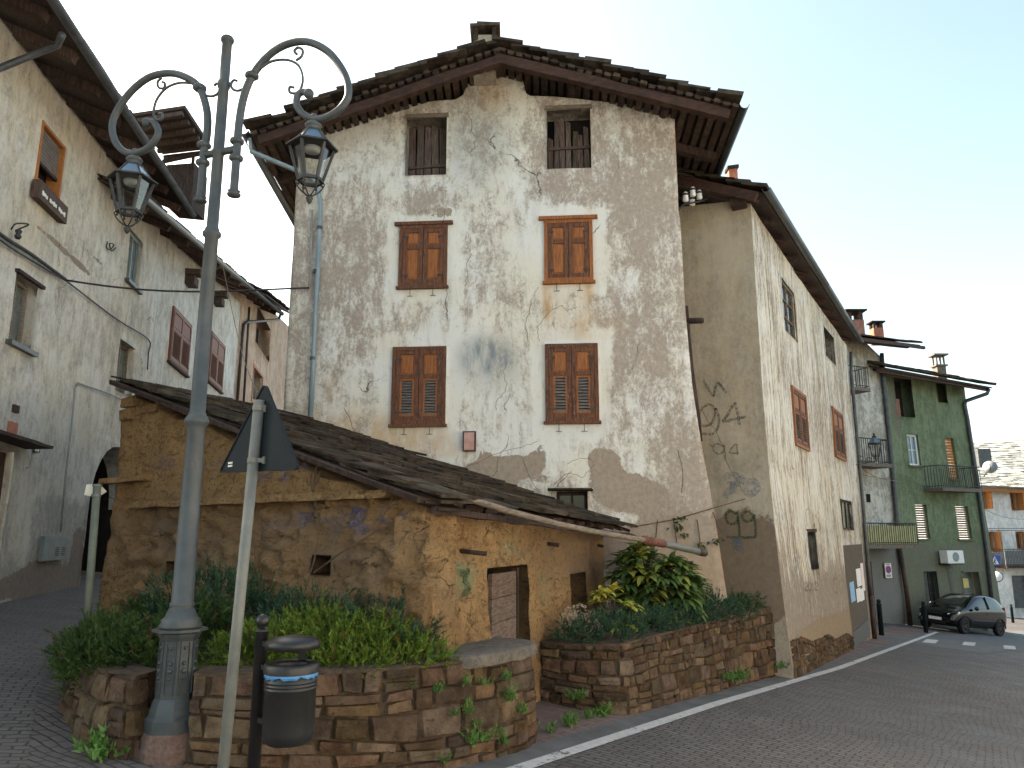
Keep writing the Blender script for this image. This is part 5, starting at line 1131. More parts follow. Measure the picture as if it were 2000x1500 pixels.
def arm(main, ringpts, knob, scrolls, lant, nm):
    mb = MB(); pts = cm([lq(*p) for p in main]); N = len(pts); mb.tube(pts, [.033 - .006 * i / N for i in range(N - 1)] + [.026], 12); mb.sphere(pts[-1], .042, 0, 10); ar = mb.build('arm', M['lamp_metal'], lamp, True)
    for (px, py) in ringpts: mb = MB(); mb.lathe(lq(px, py), [(.034, -.03), (.055, -.012), (.055, .012), (.034, .03)], 14); mb.build('arm_collar', M['lamp_metal'], ar, True)
    mb = MB(); k0 = lq(*knob); mb.lathe(k0, [(.01, -.045), (.05, -.03), (.055, -.015), (.036, .0), (.05, .012), (.03, .025)], 14); mb.build('arm_collar', M['lamp_metal'], ar, True)
    for s in scrolls:
        mb = MB(); q = cm([lq(*p) for p in s]); mb.tube(q, .011, 8); mb.build('scroll', M['lamp_metal'], ar, True)
    # lantern
    top = lq(*lant); 
    def Z(dz): return top + Vector((0, 0, -dz))
    mb = MB(); mb.lathe(top, [(.02, .02), (.03, 0), (.02, -.04), (.05, -.055), (.068, -.075), (.06, -.09), (.045, -.10), (.06, -.12), (.055, -.135)], 14); cap = mb.build('lantern', M['lamp_metal'], lamp, True)
    S = .70; a0 = .3
    def hexp(r, dz): return [Z(dz) + Vector((math.cos(a0 + k * math.pi / 3) * r, math.sin(a0 + k * math.pi / 3) * r, 0)) for k in range(6)]
    t0, t1_, b0 = hexp(.075, .135), hexp(.165, .255), hexp(.178, .268)
    mb = MB(); mb.add(t0 + t1_, [(k, (k + 1) % 6, 6 + (k + 1) % 6, 6 + k) for k in range(6)]); mb.build('roof_pane', M['pane_blue'], cap)
    fr = MB(); 
    for k in range(6): fr.beam(t0[k], t1_[k], .012, .012); fr.beam(t0[k], t0[(k + 1) % 6], .014, .014)
    e1, e2 = hexp(.202, .272), hexp(.202, .258); ei = hexp(.150, .262); ej = hexp(.168, .275)
    fr.add(e1 + e2 + ei + ej, [(k, (k + 1) % 6, 6 + (k + 1) % 6, 6 + k) for k in range(6)] + [(6 + k, 6 + (k + 1) % 6, 12 + (k + 1) % 6, 12 + k) for k in range(6)] + [(18 + k, 18 + (k + 1) % 6, (k + 1) % 6, k) for k in range(6)])
    lo = hexp(.092, .545)
    for k in range(6): fr.beam(ej[k], lo[k], .021, .021); fr.beam(lo[k], lo[(k + 1) % 6], .024, .024)
    fr.lathe(Z(.262), [(.15, 0), (.15, .006)], 6, ph=a0)
    fr.build('frame', M['iron'], cap)
    mb = MB(); ip = hexp(.150, .275); il = hexp(.088, .545); mb.add(ip + il, [(k, (k + 1) % 6, 6 + (k + 1) % 6, 6 + k) for k in range(6)]); mb.build('side_pane', M['pane'], cap)
    mb = MB(); mb.lathe(Z(.30), [(.07, .03), (.06, 0), (.035, -.015)], 12); mb.build('lamp_holder', M['conduit'], cap, True)
    mb = MB()
    for k in range(6):
        a = a0 + k * math.pi / 3; d = Vector((math.cos(a), math.sin(a), 0)); P = [Z(.545) + d * .09, Z(.565) + d * .108, Z(.59) + d * .10, Z(.62) + d * .082, Z(.65) + d * .05, Z(.672) + d * .015]; mb.tube(cm(P, 3), .006, 6); mb.sphere(Z(.58) + d * .088, .011, 0, 6)
    mb.lathe(Z(.72), [(.004, -.02), (.02, 0), (.026, .02), (.03, .03), (.012, .04), (.02, .05)], 12); mb.build('finial', M['iron'], cap, True)
arm([(457, 372), (460, 330), (463, 290), (467, 240), (476, 190), (493, 148), (525, 108), (562, 86), (602, 82), (642, 102), (672, 142), (681, 180), (670, 206), (645, 226), (618, 233), (593, 224), (580, 206), (581, 188), (590, 180), (603, 183)],
    [(492, 148), (463, 276), (461, 309)], (457, 376), [[(507, 135), (530, 120), (560, 117), (582, 127), (591, 150), (588, 172), (578, 182), (566, 180), (566, 170), (574, 171)], [(578, 118), (589, 110), (591, 98), (582, 93), (575, 100), (580, 106)],
     [(478, 172), (466, 177), (456, 175), (451, 166), (456, 157), (463, 158)]], (613, 228), 'r')
arm([(391, 388), (395, 345), (398, 300), (405, 255), (404, 215), (390, 172), (365, 152), (332, 143), (292, 151), (255, 180), (227, 220), (219, 250), (226, 278), (243, 296), (265, 299), (288, 290), (304, 272), (309, 256), (300, 239), (287, 240)],
    [(390, 172), (398, 284), (396, 318)], (391, 388), [[(376, 163), (350, 162), (325, 172), (306, 195), (300, 222), (306, 234), (316, 232), (317, 222), (310, 223)], [(316, 152), (308, 160), (310, 171), (320, 172), (322, 163), (317, 160)],
     [(400, 186), (414, 188), (426, 182), (430, 170), (424, 163), (418, 168)]], (264, 296), 'l')

# ------------------------------------------------------------------ warning sign seen from behind
sg = Vector((-1.505, 4.35)); sgz = gz(sg.x, sg.y)
sign = thing('road_sign', 'back of a dark triangular road sign on a pale galvanised pole', 'road sign', (sg.x, sg.y, sgz))
SW = Wall(sg + Vector((.03, .05)), (math.cos(R(38)), -math.sin(R(38))), 0)
zt = atY(506, 782, sg.y).z; bx_, tx_ = atY(437, 1490, sg.y).x, atY(506, 790, sg.y).x; zb2 = atY(437, 1490, sg.y).z; sx_ = (tx_ - bx_) / (zt - zb2)
pp = lambda z: Vector((bx_ + sx_ * (z - zb2), sg.y, z))
mb = MB(); mb.tube([pp(sgz - .1), pp(zt)], .03, 16); mb.build('pole', M['galv'], sign, True)
tri = [SW.uv(430, 922), SW.uv(582, 916), SW.uv(517, 750)]; rr = []
for i in range(3):
    p0, p1, p2 = Vector(tri[i - 1]), Vector(tri[i]), Vector(tri[(i + 1) % 3]); a = (p0 - p1).normalized(); b = (p2 - p1).normalized()
    for k in range(5): t = k / 4; rr.append(p1 + a * .032 * (1 - t) ** 2 + b * .032 * t ** 2)
mb = MB(); mb.prism([SW.pt(u, z, -.012) for u, z in rr], SW.n * .012); pl = mb.build('sign_plate', M['sign_back'], sign)
mb = MB()
for i in range(len(rr)):
    a, b = rr[i], rr[(i + 1) % len(rr)]; mb.beam(SW.pt(a.x, a.y, -.004), SW.pt(b.x, b.y, -.004), .008, .022, up=SW.n)
mb.build('rim', M['sign_back'], pl)
mb = MB(); su, sz_ = SW.uv(450, 910)
for r_ in range(2):
    for c_ in range(5): SW.box(mb, su - .022 + c_ * .009, su - .022 + c_ * .009 + .0065, sz_ - .006 + r_ * .018, sz_ + .006 + r_ * .018 - .003 * (c_ % 2), .0005, .0025)
mb.build('sticker', M['white'], pl)
for py in (800, 900):
    z = SW.uv(507, py)[1]; p = pp(z); mb = MB(); mb.lathe(p, [(.034, -.014), (.034, .014)], 16); q = SW.pt(SW.uv(518, py)[0], z, .0); mb.beam(p, q, .024, .024); mb.lathe(p + (q - p) * .9, [(.012, -.02), (.012, .02)], 6); mb.build('clamp', M['galv'], sign)

# ------------------------------------------------------------------ litter bin on its post
bp = atY(513, 1212, 5.2); bg = gz(bp.x, bp.y)
lit = thing('litter_bin', 'black round litter bin with hood and blue bag hanging from a ball topped post', 'litter bin', (bp.x, bp.y, bg))
mb = MB(); zt = atY(508, 1232, 5.2).z; mb.lathe((bp.x, bp.y, 0), [(.04, bg - .1), (.04, zt - .01), (.046, zt - .005), (.046, zt + .008), (.02, zt + .012), (.018, zt + .022)], 18); mb.build('post', M['bin_black'], lit, True)
mb = MB(); mb.sphere((bp.x, bp.y, zt + .062), .045, 0, 16); mb.build('ball_top', M['bin_black'], lit, True)
bc = atY(566, 1370, 5.1); bcx = Vector((bc.x, bc.y, 0)); z1 = atY(566, 1296, 5.1).z; z0 = atY(566, 1452, 5.1).z
mb = MB(); rb_ = .158; pr = [(.05, z0 + .0), (.125, z0 + .004), (.15, z0 + .03), (rb_, z0 + .07)]
for zz in (.70, .745, .79):
    z = z0 + (z1 - z0) * zz; pr += [(rb_, z - .008), (rb_ + .005, z - .003), (rb_ + .005, z + .003), (rb_, z + .008)]
pr += [(rb_, z1 - .05), (rb_ - .012, z1 - .045), (rb_ - .014, z0 + .1), (.02, z0 + .06)]
mb.lathe(bcx, pr, 32); mb.build('bin_body', M['bin_black'], lit, True)
mb = MB(); n = 40; vs = []
for (r_, dz_, w) in ((rb_ + .002, -.046, .0), (rb_ + .006, -.05, .0), (rb_ + .008, -.072, .014), (rb_ + .004, -.074, .014)):
    for k in range(n): a = 2 * math.pi * k / n; vs.append(bcx + Vector((math.cos(a) * r_, math.sin(a) * r_, z1 + dz_ + w * math.sin(k * 1.7) * math.sin(k * .6))))
mb.add(vs, [(i * n + k, i * n + (k + 1) % n, i * n + n + (k + 1) % n, i * n + n + k) for i in range(3) for k in range(n)]); mb.build('bin_bag', M['bag'], lit, True)
mb = MB(); mb.lathe(bcx, [(rb_ + .012, z1 - .05), (rb_ + .014, z1 - .01), (rb_ + .006, z1 + .006), (rb_ - .012, z1 + .01), (.105, z1 + .002), (.10, z1 - .012), (.10, z1 - .05)], 32)
mb.f.pop(); mb.m.pop(); mb.f.pop(); mb.m.pop(); mb.build('bin_rim', M['bin_black'], lit, True)
mb = MB(); zl_ = atY(566, 1266, 5.1).z; mb.lathe(bcx, [(rb_ - .01, zl_ - .005), (rb_ + .01, zl_), (rb_ + .012, zl_ + .035), (rb_ - .005, zl_ + .058), (.06, zl_ + .075), (.001, zl_ + .078)], 32); hood = mb.build('hood', M['bin_black'], lit, True)
mb = MB(); back = bcx + Vector((.03, .12, 0))
mb.beam(back + Vector((0, 0, z1 - .1)), back + Vector((0, 0, zl_ + .02)), .05, .012, up=(0, 1, 0)); mb.build('hood_bracket', M['bin_black'], hood)
for z in (z1 - .03, z0 + .12, zl_ + .02):
    mb = MB(); mb.beam((bp.x, bp.y, z), bcx + Vector((-.13, 0, z)), .03, .03); mb.build('bracket', M['bin_black'], lit)

# ------------------------------------------------------------------ small footpath sign on a thin post
fp = atY(171, 1200, 7.6); ft = atY(190, 946, 7.6); fg = gz(fp.x, fp.y)
fps = thing('path_sign', 'short dull green post with a small cream arrow board near the lane', 'sign post', (fp.x, fp.y, fg))
dl = (ft - fp) / (ft.z - fp.z); mb = MB(); mb.tube([fp + dl * (fg - fp.z - .1), ft], .036, 14); mb.build('post', M['post_green'], fps, True)
FW = Wall((ft.x + .0, ft.y + .05), (.985, .17), 0); mb = MB()
mb.prism([FW.pt(*FW.uv(x, y)) for x, y in ((169, 946), (195, 946), (208, 960), (193, 970), (164, 967))], FW.n * -.012); mb.build('arrow_board', M['cream'], fps)
mb = MB(); 
for y in (948, 967): mb.lathe(ft + Vector((0, 0, -(y - 946) * .0052)), [(.044, -.012), (.044, .012)], 12)
mb.build('clamp', M['galv'], fps)

# ------------------------------------------------------------------ left house along the lane
L = Wall((-7.45, 11.9), (-.162, .987), .025, .8, 41)
uA = L.uv(0, 1100)[0] - 6; uB = L.uv(318, 520)[0]; uC = L.uv(466, 650)[0]; uD = L.uv(566, 650)[0]
lh = thing('lane_house', 'long grey plastered house along the lane with deep eaves and red shutters', 'house', (-7.45, 11.9, gz(-7.45, 11.9)))
topA = L.uv(160, 245)[1]
lw1 = L.rect4((84, 232), (127, 292), (66, 352), (112, 400)); lw2 = L.rect4((32, 538), (77, 558), (16, 668), (58, 682)); lw3 = L.rect4((253, 452), (277, 464), (248, 552), (272, 565)); lw4 = L.rect4((233, 662), (263, 678), (229, 765), (258, 778))
ldo = L.rect4((-40, 872), (28, 880), (-70, 1060), (4, 1065)); ldo = (ldo[0], ldo[1], gz(-7.4, 11) - .1, ldo[3])
uar0 = L.uv(158, 1130)[0]; uar1 = uar0 + 2.6; zat = L.uv(234, 888)[1] + .15; zar = gz(-8, 15) - .3
nich = L.rect4((22, 792), (33, 790), (22, 806), (33, 806)); 
gL = ell(L, [(110, 1060, 60, 70, .0)])
uq0, uq1, zq = L.uv(52, 1060)[0], L.uv(176, 1010)[0], L.uv(115, 970)[1]
gl2_ = ell(L, [(60, 1140, 70, 30, .9), (150, 1090, 14, 60, .4), (130, 495, 60, 10, .75), (60, 150, 12, 30, .5), (30, 200, 10, 24, .5), (180, 500, 30, 8, .6)]); wl2 = ell(L, [(60, 1020, 30, 70, .3), (120, 780, 90, 90, .1), (40, 300, 60, 200, .05), (250, 300, 60, 80, .15), (210, 650, 60, 60, -.1), (20, 1130, 40, 40, -.4)])
yl2 = ell(L, [(40, 330, 100, 200, .55), (150, 250, 60, 80, .4), (200, 850, 60, 40, .1)]); gy2 = ell(L, [(100, 900, 90, 120, .4), (120, 620, 80, 60, .2)])
def lattr(u, z):
    q = uq0 < u < uq1 and z < zq
    return (max(0, min(1, .5 + wl2(u, z) - (.55 if q else 0))), max(0, min(1, gl2_(u, z) + (.35 if q else 0))), max(0, min(1, gy2(u, z) * .5)), max(0, min(1, yl2(u, z) * .6)))
L.build('wall', M['plaster_left'], lh, uA, uC, -.3, L.poly_top([(-300, -330), (0, 35), (90, 150), (165, 243), (225, 318), (300, 430), (318, 452), (400, 530), (470, 590)]), [hole(lw1, .22), hole(lw2, .25), hole(lw3, .2), hole(lw4, .25), hole(ldo, .14), (uar0, uar1, zar, zat, .3)], .17, lattr, .6, zfix=lw1[3] + .02)
# arch of the passage: fill the corners of its opening
mb = MB(); n = 12; zs0 = zat - (uar1 - uar0) / 2 * .95
arc = [(uar0 + (uar1 - uar0) * (1 - math.cos(math.pi * k / n)) / 2, zs0 + (zat - zs0) * math.sin(math.pi * k / n)) for k in range(n + 1)]
for k in range(n):
    (a, za_), (b, zb_2) = arc[k], arc[k + 1]
    mb.hexa([L.pt(a, za_, .004), L.pt(b, zb_2, .004), L.pt(b, zb_2, -.5), L.pt(a, za_, -.5), L.pt(a, zat + .04, .004), L.pt(b, zat + .04, .004), L.pt(b, zat + .04, -.5), L.pt(a, zat + .04, -.5)])
mb.build('arch', M['plaster_left'], lh)
mb = MB(); L.box(mb, uar0 - .3, uar1 + .3, zar, zat + .2, -3.2, -3.1); L.box(mb, uar0 - .3, uar0 - .2, zar, zat + .2, -3.1, -.32); L.box(mb, uar1 + .2, uar1 + .3, zar, zat + .2, -3.1, -.32); L.box(mb, uar0 - .3, uar1 + .3, zat + .05, zat + .2, -3.1, -.32); L.box(mb, uar0 - .3, uar1 + .3, zar - .2, zar, -3.2, .0); mb.build('passage', M['dark'], lh)
glazed(L, lw2, lh, .2, M['pane_dusty'], M['wood_grey'], 2, 1, .06, sill=M['zinc_dark']); glazed(L, lw4, lh, .2, M['pane_dusty'], M['wood_grey'], 2, 1, .06); glazed(L, lw3, lh, .12, M['pane_dusty'], M['zinc_blue'], 2, 1, .07, sill=M['zinc_dark'])
mb = MB(); L.box(mb, lw2[0] - .06, lw2[1] + .12, lw2[3] + .003, lw2[3] + .05, -.2, .06, j=.008); mb.build('lintel', M['wood_dark'], lh)
mb = MB(); frame_trim(L, mb, *lw1, .05, -.2, .02); f = mb.build('window', M['orange_wood'], lh)
mb = MB(); zh_ = lw1[2] + (lw1[3] - lw1[2]) * .42; nn_ = 9
for i in range(nn_): z = zh_ + (lw1[3] - zh_ - .05) * i / nn_; L.box(mb, lw1[0] + .05, lw1[1] - .05, z, z + .05, -.06 - .012, -.05)
mb.build('roller_blind', M['roller'], f); mb = MB(); L.box(mb, lw1[0] + .05, lw1[1] - .05, zh_ - .05, zh_ - .002, -.08, -.03); mb.build('blind_bar', M['wood_dark'], f)
darkback(L, lw1, .2, lh); mb = MB(); L.box(mb, lw1[0] + .1, lw1[0] + .3, lw1[2], zh_ - .1, -.18, -.1); L.box(mb, lw1[0] + .34, lw1[1] - .12, lw1[2], zh_ - .22, -.18, -.1); mb.build('stored_boxes', M['terracotta'], f)
mb = MB(); L.box(mb, lw1[0] - .1, lw1[1] + .06, lw1[2] - .30, lw1[2] - .02, .02, .14, j=.01); bx = mb.build('window_box', M['wood_plank'], f)
mb = MB(); a = lw1[0] - .02; 
for i in range(13):
    w_ = .05; 
    if i in (3, 8): continue
    L.box(mb, a + i * (lw1[1] - lw1[0]) / 13, a + i * (lw1[1] - lw1[0]) / 13 + w_, lw1[2] - .22 + .01 * (i % 2), lw1[2] - .15 - .01 * (i % 3), .14, .148)
mb.build('white_strip', M['white'], bx)
for rc4 in (((334, 604), (372, 628), (327, 712), (364, 727)), ((410, 655), (438, 668), (403, 747), (431, 762))):
    rc = L.rect4(*rc4); mb = MB(); frame_trim(L, mb, *rc, .05, -.02, .06); f = mb.build('window', M['shutter_red'], lh); um = (rc[0] + rc[1]) / 2
    leaf(L, rc[0] + .05, um, rc[2] + .05, rc[3] - .05, 'louvre', SHR, f, .03, -1); leaf(L, um, rc[1] - .05, rc[2] + .05, rc[3] - .05, 'louvre', SHR, f, .03, 1)
    mb = MB(); L.box(mb, rc[0] - .05, rc[1] + .05, rc[2] - .06, rc[2] - .003, -.02, .09); mb.build('sill', M['wood_dark'], f)
mb = MB(); L.box(mb, ldo[0] + .005, ldo[1] - .005, ldo[2], ldo[3] - .01, -.16, -.10); d_ = mb.build('door', M['brown_door'], lh)
mb = MB(); L.box(mb, ldo[1] - .55, ldo[1] - .15, ldo[3] - .95, ldo[3] - .25, -.10, -.085); mb.build('door_pane', M['pane_dark'], d_); mb = MB(); L.box(mb, ldo[1] - .5, ldo[1] - .2, ldo[3] - 1.6, ldo[3] - 1.15, -.10, -.08); mb.build('door_panel', M['brown_door'], d_)
cz_ = L.uv(50, 876)[1]; mb = MB(); u_ = L.uv(50, 876)[0]; mb.beam(L.pt(u_ - 1.7, cz_ + .05, .18), L.pt(u_, cz_ + .02, .18), .42, .05, j=.01, seg=6); mb.build('door_canopy', M['wood_dark'], lh)
pr_ = L.rect(63, 869, 74, 883); mb = MB(); L.box(mb, *pr_, .0, .03); npl = mb.build('house_number', M['cream'], lh)
mb = MB(); text_mesh(mb, '3', (pr_[3] - pr_[2]) * .85, L.pt((pr_[0] + pr_[1]) / 2, (pr_[2] + pr_[3]) / 2, .033), L.d, (0, 0, 1)); frame_trim(L, mb, pr_[0], pr_[1], pr_[2], pr_[3], .012, .0, .036); mb.build('digit', M['ink'], npl)
pr_ = L.rect4((14, 823), (31, 826), (12, 846), (29, 848)); mb = MB(); L.box(mb, *pr_, -.02, .035); mb.build('meter_box', M['terracotta'], lh); mb = MB(); L.box(mb, *nich, -.02, .04); mb.build('wall_niche', M['wood_dark'], lh)
cab = L.rect4((80, 1047), (128, 1047), (74, 1098), (122, 1092)); mb = MB(); um = cab[0] + (cab[1] - cab[0]) * .42; L.box(mb, cab[0], um - .004, cab[2], cab[3], -.02, .06); L.box(mb, um + .004, cab[1], cab[2], cab[3] - .0, -.02, .055); cb = mb.build('meter_cabinet', M['cabinet'], lh, bevel=.006)
mb = MB()
for u in (um + .15, um + (cab[1] - um) * .7):
    for k in range(5): L.box(mb, u - .07, u + .07, cab[3] - .2 - .03 * k, cab[3] - .188 - .03 * k, .05, .058)
mb.build('vent_slots', M['dark'], cb)
def lp_(px, py, o=.06): return L.pt(*L.uv(px, py, o), o)
def wire(name, pts, r, m, par): mb = MB(); mb.tube(cm([lp_(*p) for p in pts], 4), r, 7); return mb.build(name, m, par, True)
mb = MB(); mb.tube([lp_(258, 789), lp_(210, 768), lp_(152, 748), lp_(146, 760), lp_(140, 830), lp_(128, 930), lp_(118, 1040)], .016, 8); mb.build('conduit', M['conduit'], lh, True)
wire('wall_cable', [(-60, 400), (0, 457), (60, 496), (128, 546)], .028, M['cable'], lh); wire('wall_cable', [(-60, 412), (0, 469), (80, 520), (128, 548), (170, 580), (230, 625), (290, 663), (290, 690), (288, 722)], .014, M['cable'], lh)
wire('cable_coil', [(210, 472), (208, 484), (216, 487), (222, 478), (214, 476), (218, 490), (226, 484)], .012, M['cable'], lh)
mb = MB(); p = lp_(36, 455, .1); mb.lathe(p, [(.03, -.09), (.05, -.05), (.03, -.02), (.05, .03), (.02, .06)], 10); mb.tube(cm([p + Vector((0, 0, .06)), p + L.n * .12 + Vector((0, 0, .14)), p + L.d * -.1 + Vector((0, 0, .1)), p - L.n * .1 + Vector((0, 0, .05))]), .012, 6); mb.build('cable_insulator', M['iron'], lh, True)
cable = thing('overhead_cable', 'black cable spanning the lane from the left house to the tall house corner', 'cable', lp_(128, 547))
ca, cb2 = lp_(128, 547, .05), mp(604, 562, .05); mb = MB(); mb.tube([ca.lerp(cb2, k / 10) - Vector((0, 0, .18 * math.sin(math.pi * k / 10) * (1 - .5 * k / 10))) for k in range(11)], .017, 7); mb.build('span', M['cable'], cable, True)
mb = MB(); mb.tube([mp(604, 562, .05), mp(607, 540, .05), mp(610, 410, .05)], .015, 7); mb.build('riser', M['conduit'], cable, True)
thin = thing('thin_wire', 'thin slack wire from the left roof down past the sign to the shed wall', 'wire', lq(430, 480))
mb = MB(); q0, q1, q2, q3 = atY(428, 482, 14), atY(470, 680, 11), atY(520, 800, 8.6), atY(565, 862, 8.0); mb.tube(cm([q0, q1, q2, q3, atY(640, 905, 7.8), atY(720, 932, 7.3), atY(800, 938, 6.8)], 4), .005, 5); mb.build('wire', M['wood_grey'], thin)
# eaves: first long roof
def eave(par, g0p, g1p, ov, ext, rise, depth, rows, nraf, gut=True, nm='roof'):
    a = L.uv(*g0p, ov); b = L.uv(*g1p, ov); P0 = L.pt(a[0], a[1], ov); P1 = L.pt(b[0], b[1], ov); P0 = P0 + (P0 - P1).normalized() * ext
    up = -L.n * depth + Vector((0, 0, rise)); nn = (P1 - P0).cross(up).normalized(); nn = nn if nn.z > 0 else -nn
    mb = MB(); slates(mb, P0, P1, P0 + up, P1 + up, rows, .4, .9, .04, .04, .07); r = mb.build(nm, M['slate'], par)
    mb = MB(); mb.prism([P0 - nn * .05, P1 - nn * .05, P1 + up - nn * .05, P0 + up - nn * .05], nn * .03); mb.build('roof_boarding', M['wood_dark'], r)
    for i in range(nraf):
        q = P0.lerp(P1, (i + .5) / nraf) - nn * .13; mb = MB(); mb.beam(q + up * .02, q + up * .5, .13, .15, up=nn, j=.012, seg=4); mb.build('rafter', M['wood_dark'] if i % 3 else M['wood_plank'], par)
    if gut: mb = MB(); gutter(mb, [P0 + L.n * .06 - Vector((0, 0, .02)), P1 + L.n * .06 - Vector((0, 0, .04))], .075); mb.build('gutter', M['zinc_dark'], par, True)
    return P0, P1, up
eA = eave(lh, (104, 8), (372, 416), .95, 8, 1.3, 3.6, 7, 16)
eB = eave(lh, (318, 418), (549, 612), .75, 1.5, 1.2, 3.0, 6, 12)
mb = MB(); mb.tube([lp_(122, 60, .95) - Vector((0, 0, .06)), lp_(112, 88, .8), lp_(0, 133, .1), lp_(-80, 165, .06)], .05, 10); mb.build('downpipe', M['zinc_dark'], lh, True)
mb = MB(); mb.tube([lp_(548, 612, .7), lp_(545, 624, .65), lp_(482, 629, .1), lp_(476, 635, .09), lp_(474, 650, .09), lp_(462, 800, .09)], .055, 10); mb.build('downpipe', M['pipe_brown'], lh, True); mb = MB(); mb.tube([lp_(487, 600, .1), lp_(484, 650, .1), lp_(475, 800, .1)], .045, 10); mb.build('downpipe', M['pipe_brown'], lh, True)
for (px, py, s) in ((372, 550, .28), (426, 590, .26)):
    c = lp_(px, py, .1); mb = MB(); mb.box(c, L.d * s * .8, L.n * .16, Vector((0, 0, s * .45))); mb.box(c + Vector((0, 0, s * .75)) - L.d * .1, L.d * s * .6, L.n * .3, Vector((0, 0, s * .28))); mb.build('corbel_beam', M['wood_plank'], lh, bevel=.02)
# dormer with its own little roof behind the first eave
Yd = 17.5; D = lambda x, y, dy=0: atY(x, y, Yd + dy)
dm = MB(); dm.prism([D(252, 228, -1.6), D(360, 212, -1.6), D(412, 291, .8), D(318, 302, .8)], Vector((0, .03, .10))); dm.build('dormer_roof', M['wood_dark'], lh)
dm = MB(); 
for k in range(6): a = D(256, 234, -1.6).lerp(D(320, 304, .8), k / 5) - Vector((0, 0, .06)); b = D(358, 218, -1.6).lerp(D(408, 293, .8), k / 5) - Vector((0, 0, .06)); dm.beam(a, b, .08, .1, j=.01)
dm.build('dormer_rafters', M['wood_plank'], lh)
dm = MB(); dm.prism([D(326, 322), D(380, 318), D(374, 405), D(322, 400)], Vector((0, .8, 0))); dm.build('dormer_wall', M['wood_dark'], lh)
dm = MB(); dm.beam(D(318, 316), D(392, 300), .07, .08); dm.beam(D(378, 300), D(376, 330), .06, .06); dm.build('dormer_beam', M['wood_dark'], lh)
# salmon house further up the lane
sh_ = thing('salmon_house', 'pale salmon plastered house at the far end of the lane with a dark attic window', 'house', L.pt(uC + 2, gz(-11, 30)))
LS = Wall(L.pt(uC + .02, 0, .0).xy, (-.162, .987), .02, .8, 51); U0, U1 = 0, uD - uC + 6
a1 = LS.rect4((501, 608), (519, 612), (500, 675), (517, 688)); a1 = (a1[0], LS.uv(530, 640)[0], a1[2], a1[3]); a2 = LS.rect4((494, 722), (512, 730), (492, 790), (510, 798))
LS.build('wall', M['plaster_salmon'], sh_, U0, U1, -.2, LS.poly_top([(466, 560), (520, 595), (566, 640), (590, 660)]), [hole(a1, .6), hole(a2, .3)], .4, None, .4, zfix=a1[3] + .02)
darkback(LS, a1, .55, sh_); mb = MB(); LS.box(mb, a2[0], a2[1], a2[2], a2[3], -.3, -.25); mb.build('window', M['pane_dusty'], sh_); mb = MB(); frame_trim(LS, mb, a2[0] - .12, a2[1] + .12, a2[2], a2[3] + .12, .12, -.02, .03); mb.build('window_trim', M['terracotta'], sh_)
a = L.uv(520, 572, .8); b = L.uv(572, 612, .8); P0 = L.pt(*a, .8); P1 = L.pt(*b, .8); up = -L.n * 3 + Vector((0, 0, 1.3)); mb = MB(); slates(mb, P0, P1, P0 + up, P1 + up, 5, .5, 1., .05, .04, .08); r_ = mb.build('roof', M['slate'], sh_)
mb = MB(); mb.prism([P0 - Vector((0, 0, .1)), P1 - Vector((0, 0, .1)), P1 + up - Vector((0, 0, .1)), P0 + up - Vector((0, 0, .1))], Vector((0, 0, .06))); mb.build('roof_boarding', M['wood_dark'], r_)
# insulators under the verge of the street house
ins = thing('insulator_bracket', 'four white ceramic insulators on a curved iron bracket below the roof', 'insulators', atY(1352, 385, 13.6))
for i, (px, py) in enumerate(((1339, 384), (1353, 374), (1366, 380), (1352, 392))):
    c = atY(px, py, 13.5 + .1 * i); mb = MB(); mb.lathe(c, [(.02, -.10), (.055, -.09), (.055, -.03), (.04, -.01), (.055, .01), (.05, .06), (.03, .09)], 12); mb.build('insulator', M['ceramic'], ins, True); mb = MB(); mb.lathe(c, [(.058, .012), (.058, .05)], 12); mb.build('cap_band', M['iron'], ins)
mb = MB(); mb.tube(cm([atY(1324, 412, 13.2), atY(1335, 400, 13.4), atY(1352, 396, 13.5), atY(1372, 392, 13.6), atY(1384, 384, 13.9)]), .018, 7); mb.build('bracket', M['iron'], ins, True)
#@@PART5
# ------------------------------------------------------------------ buildings down the street on the right
GN = Wall((16.3, 33.0), (.908, .42), .015, .5, 61)
uG0 = GN.uv(1737, 900)[0]; uG1 = GN.uv(1886, 780)[0]; gg0 = GN.pt(uG0, 0); ggz = -2.6
green = thing('green_house', 'faded green plastered house with a dark stone slab roof behind the parked car', 'house', GN.pt((uG0 + uG1) / 2, ggz))
q1 = GN.rect4((1748, 738), (1782, 742), (1750, 812), (1784, 816)); q2 = GN.rect4((1829, 745), (1847, 748), (1831, 785), (1850, 787)); q3 = GN.rect4((1769, 848), (1789, 848), (1775, 908), (1798, 910)); q4 = GN.rect4((1841, 854), (1858, 856), (1850, 935), (1866, 935))
q5 = GN.rect4((1784, 985), (1804, 986), (1790, 1052), (1812, 1052)); q6 = GN.rect4((1857, 988), (1879, 989), (1864, 1052), (1888, 1053)); q7 = GN.rect4((1800, 1116), (1822, 1116), (1804, 1180), (1828, 1180)); q8 = GN.rect4((1868, 1115), (1897, 1115), (1872, 1190), (1902, 1190))
q7 = (q7[0], q7[1], ggz + .9, q7[3]); q8 = (q8[0], q8[1], ggz + .1, q8[3])
zmid = GN.uv(1830, 1056)[1]; bG = ell(GN, [(1760, 740, 18, 60, .9), (1750, 800, 10, 60, .8)])
GN.bat = lambda u, z: .55 * max(0, min(1, (8.0 - z) / 11)) * max(0, (u - uG0) / (uG1 - uG0))
class Splay(Wall):   # the right edge of the green front leans outwards at the foot
    def pt(s, u, z, o=0):
        k = max(0, (u - uG0) / (uG1 - uG0)); return Wall.pt(s, u + k * .9 * max(0, min(1, (8.0 - z) / 11)), z, o)
GN.__class__ = Splay; GN.bat = lambda u, z: 0
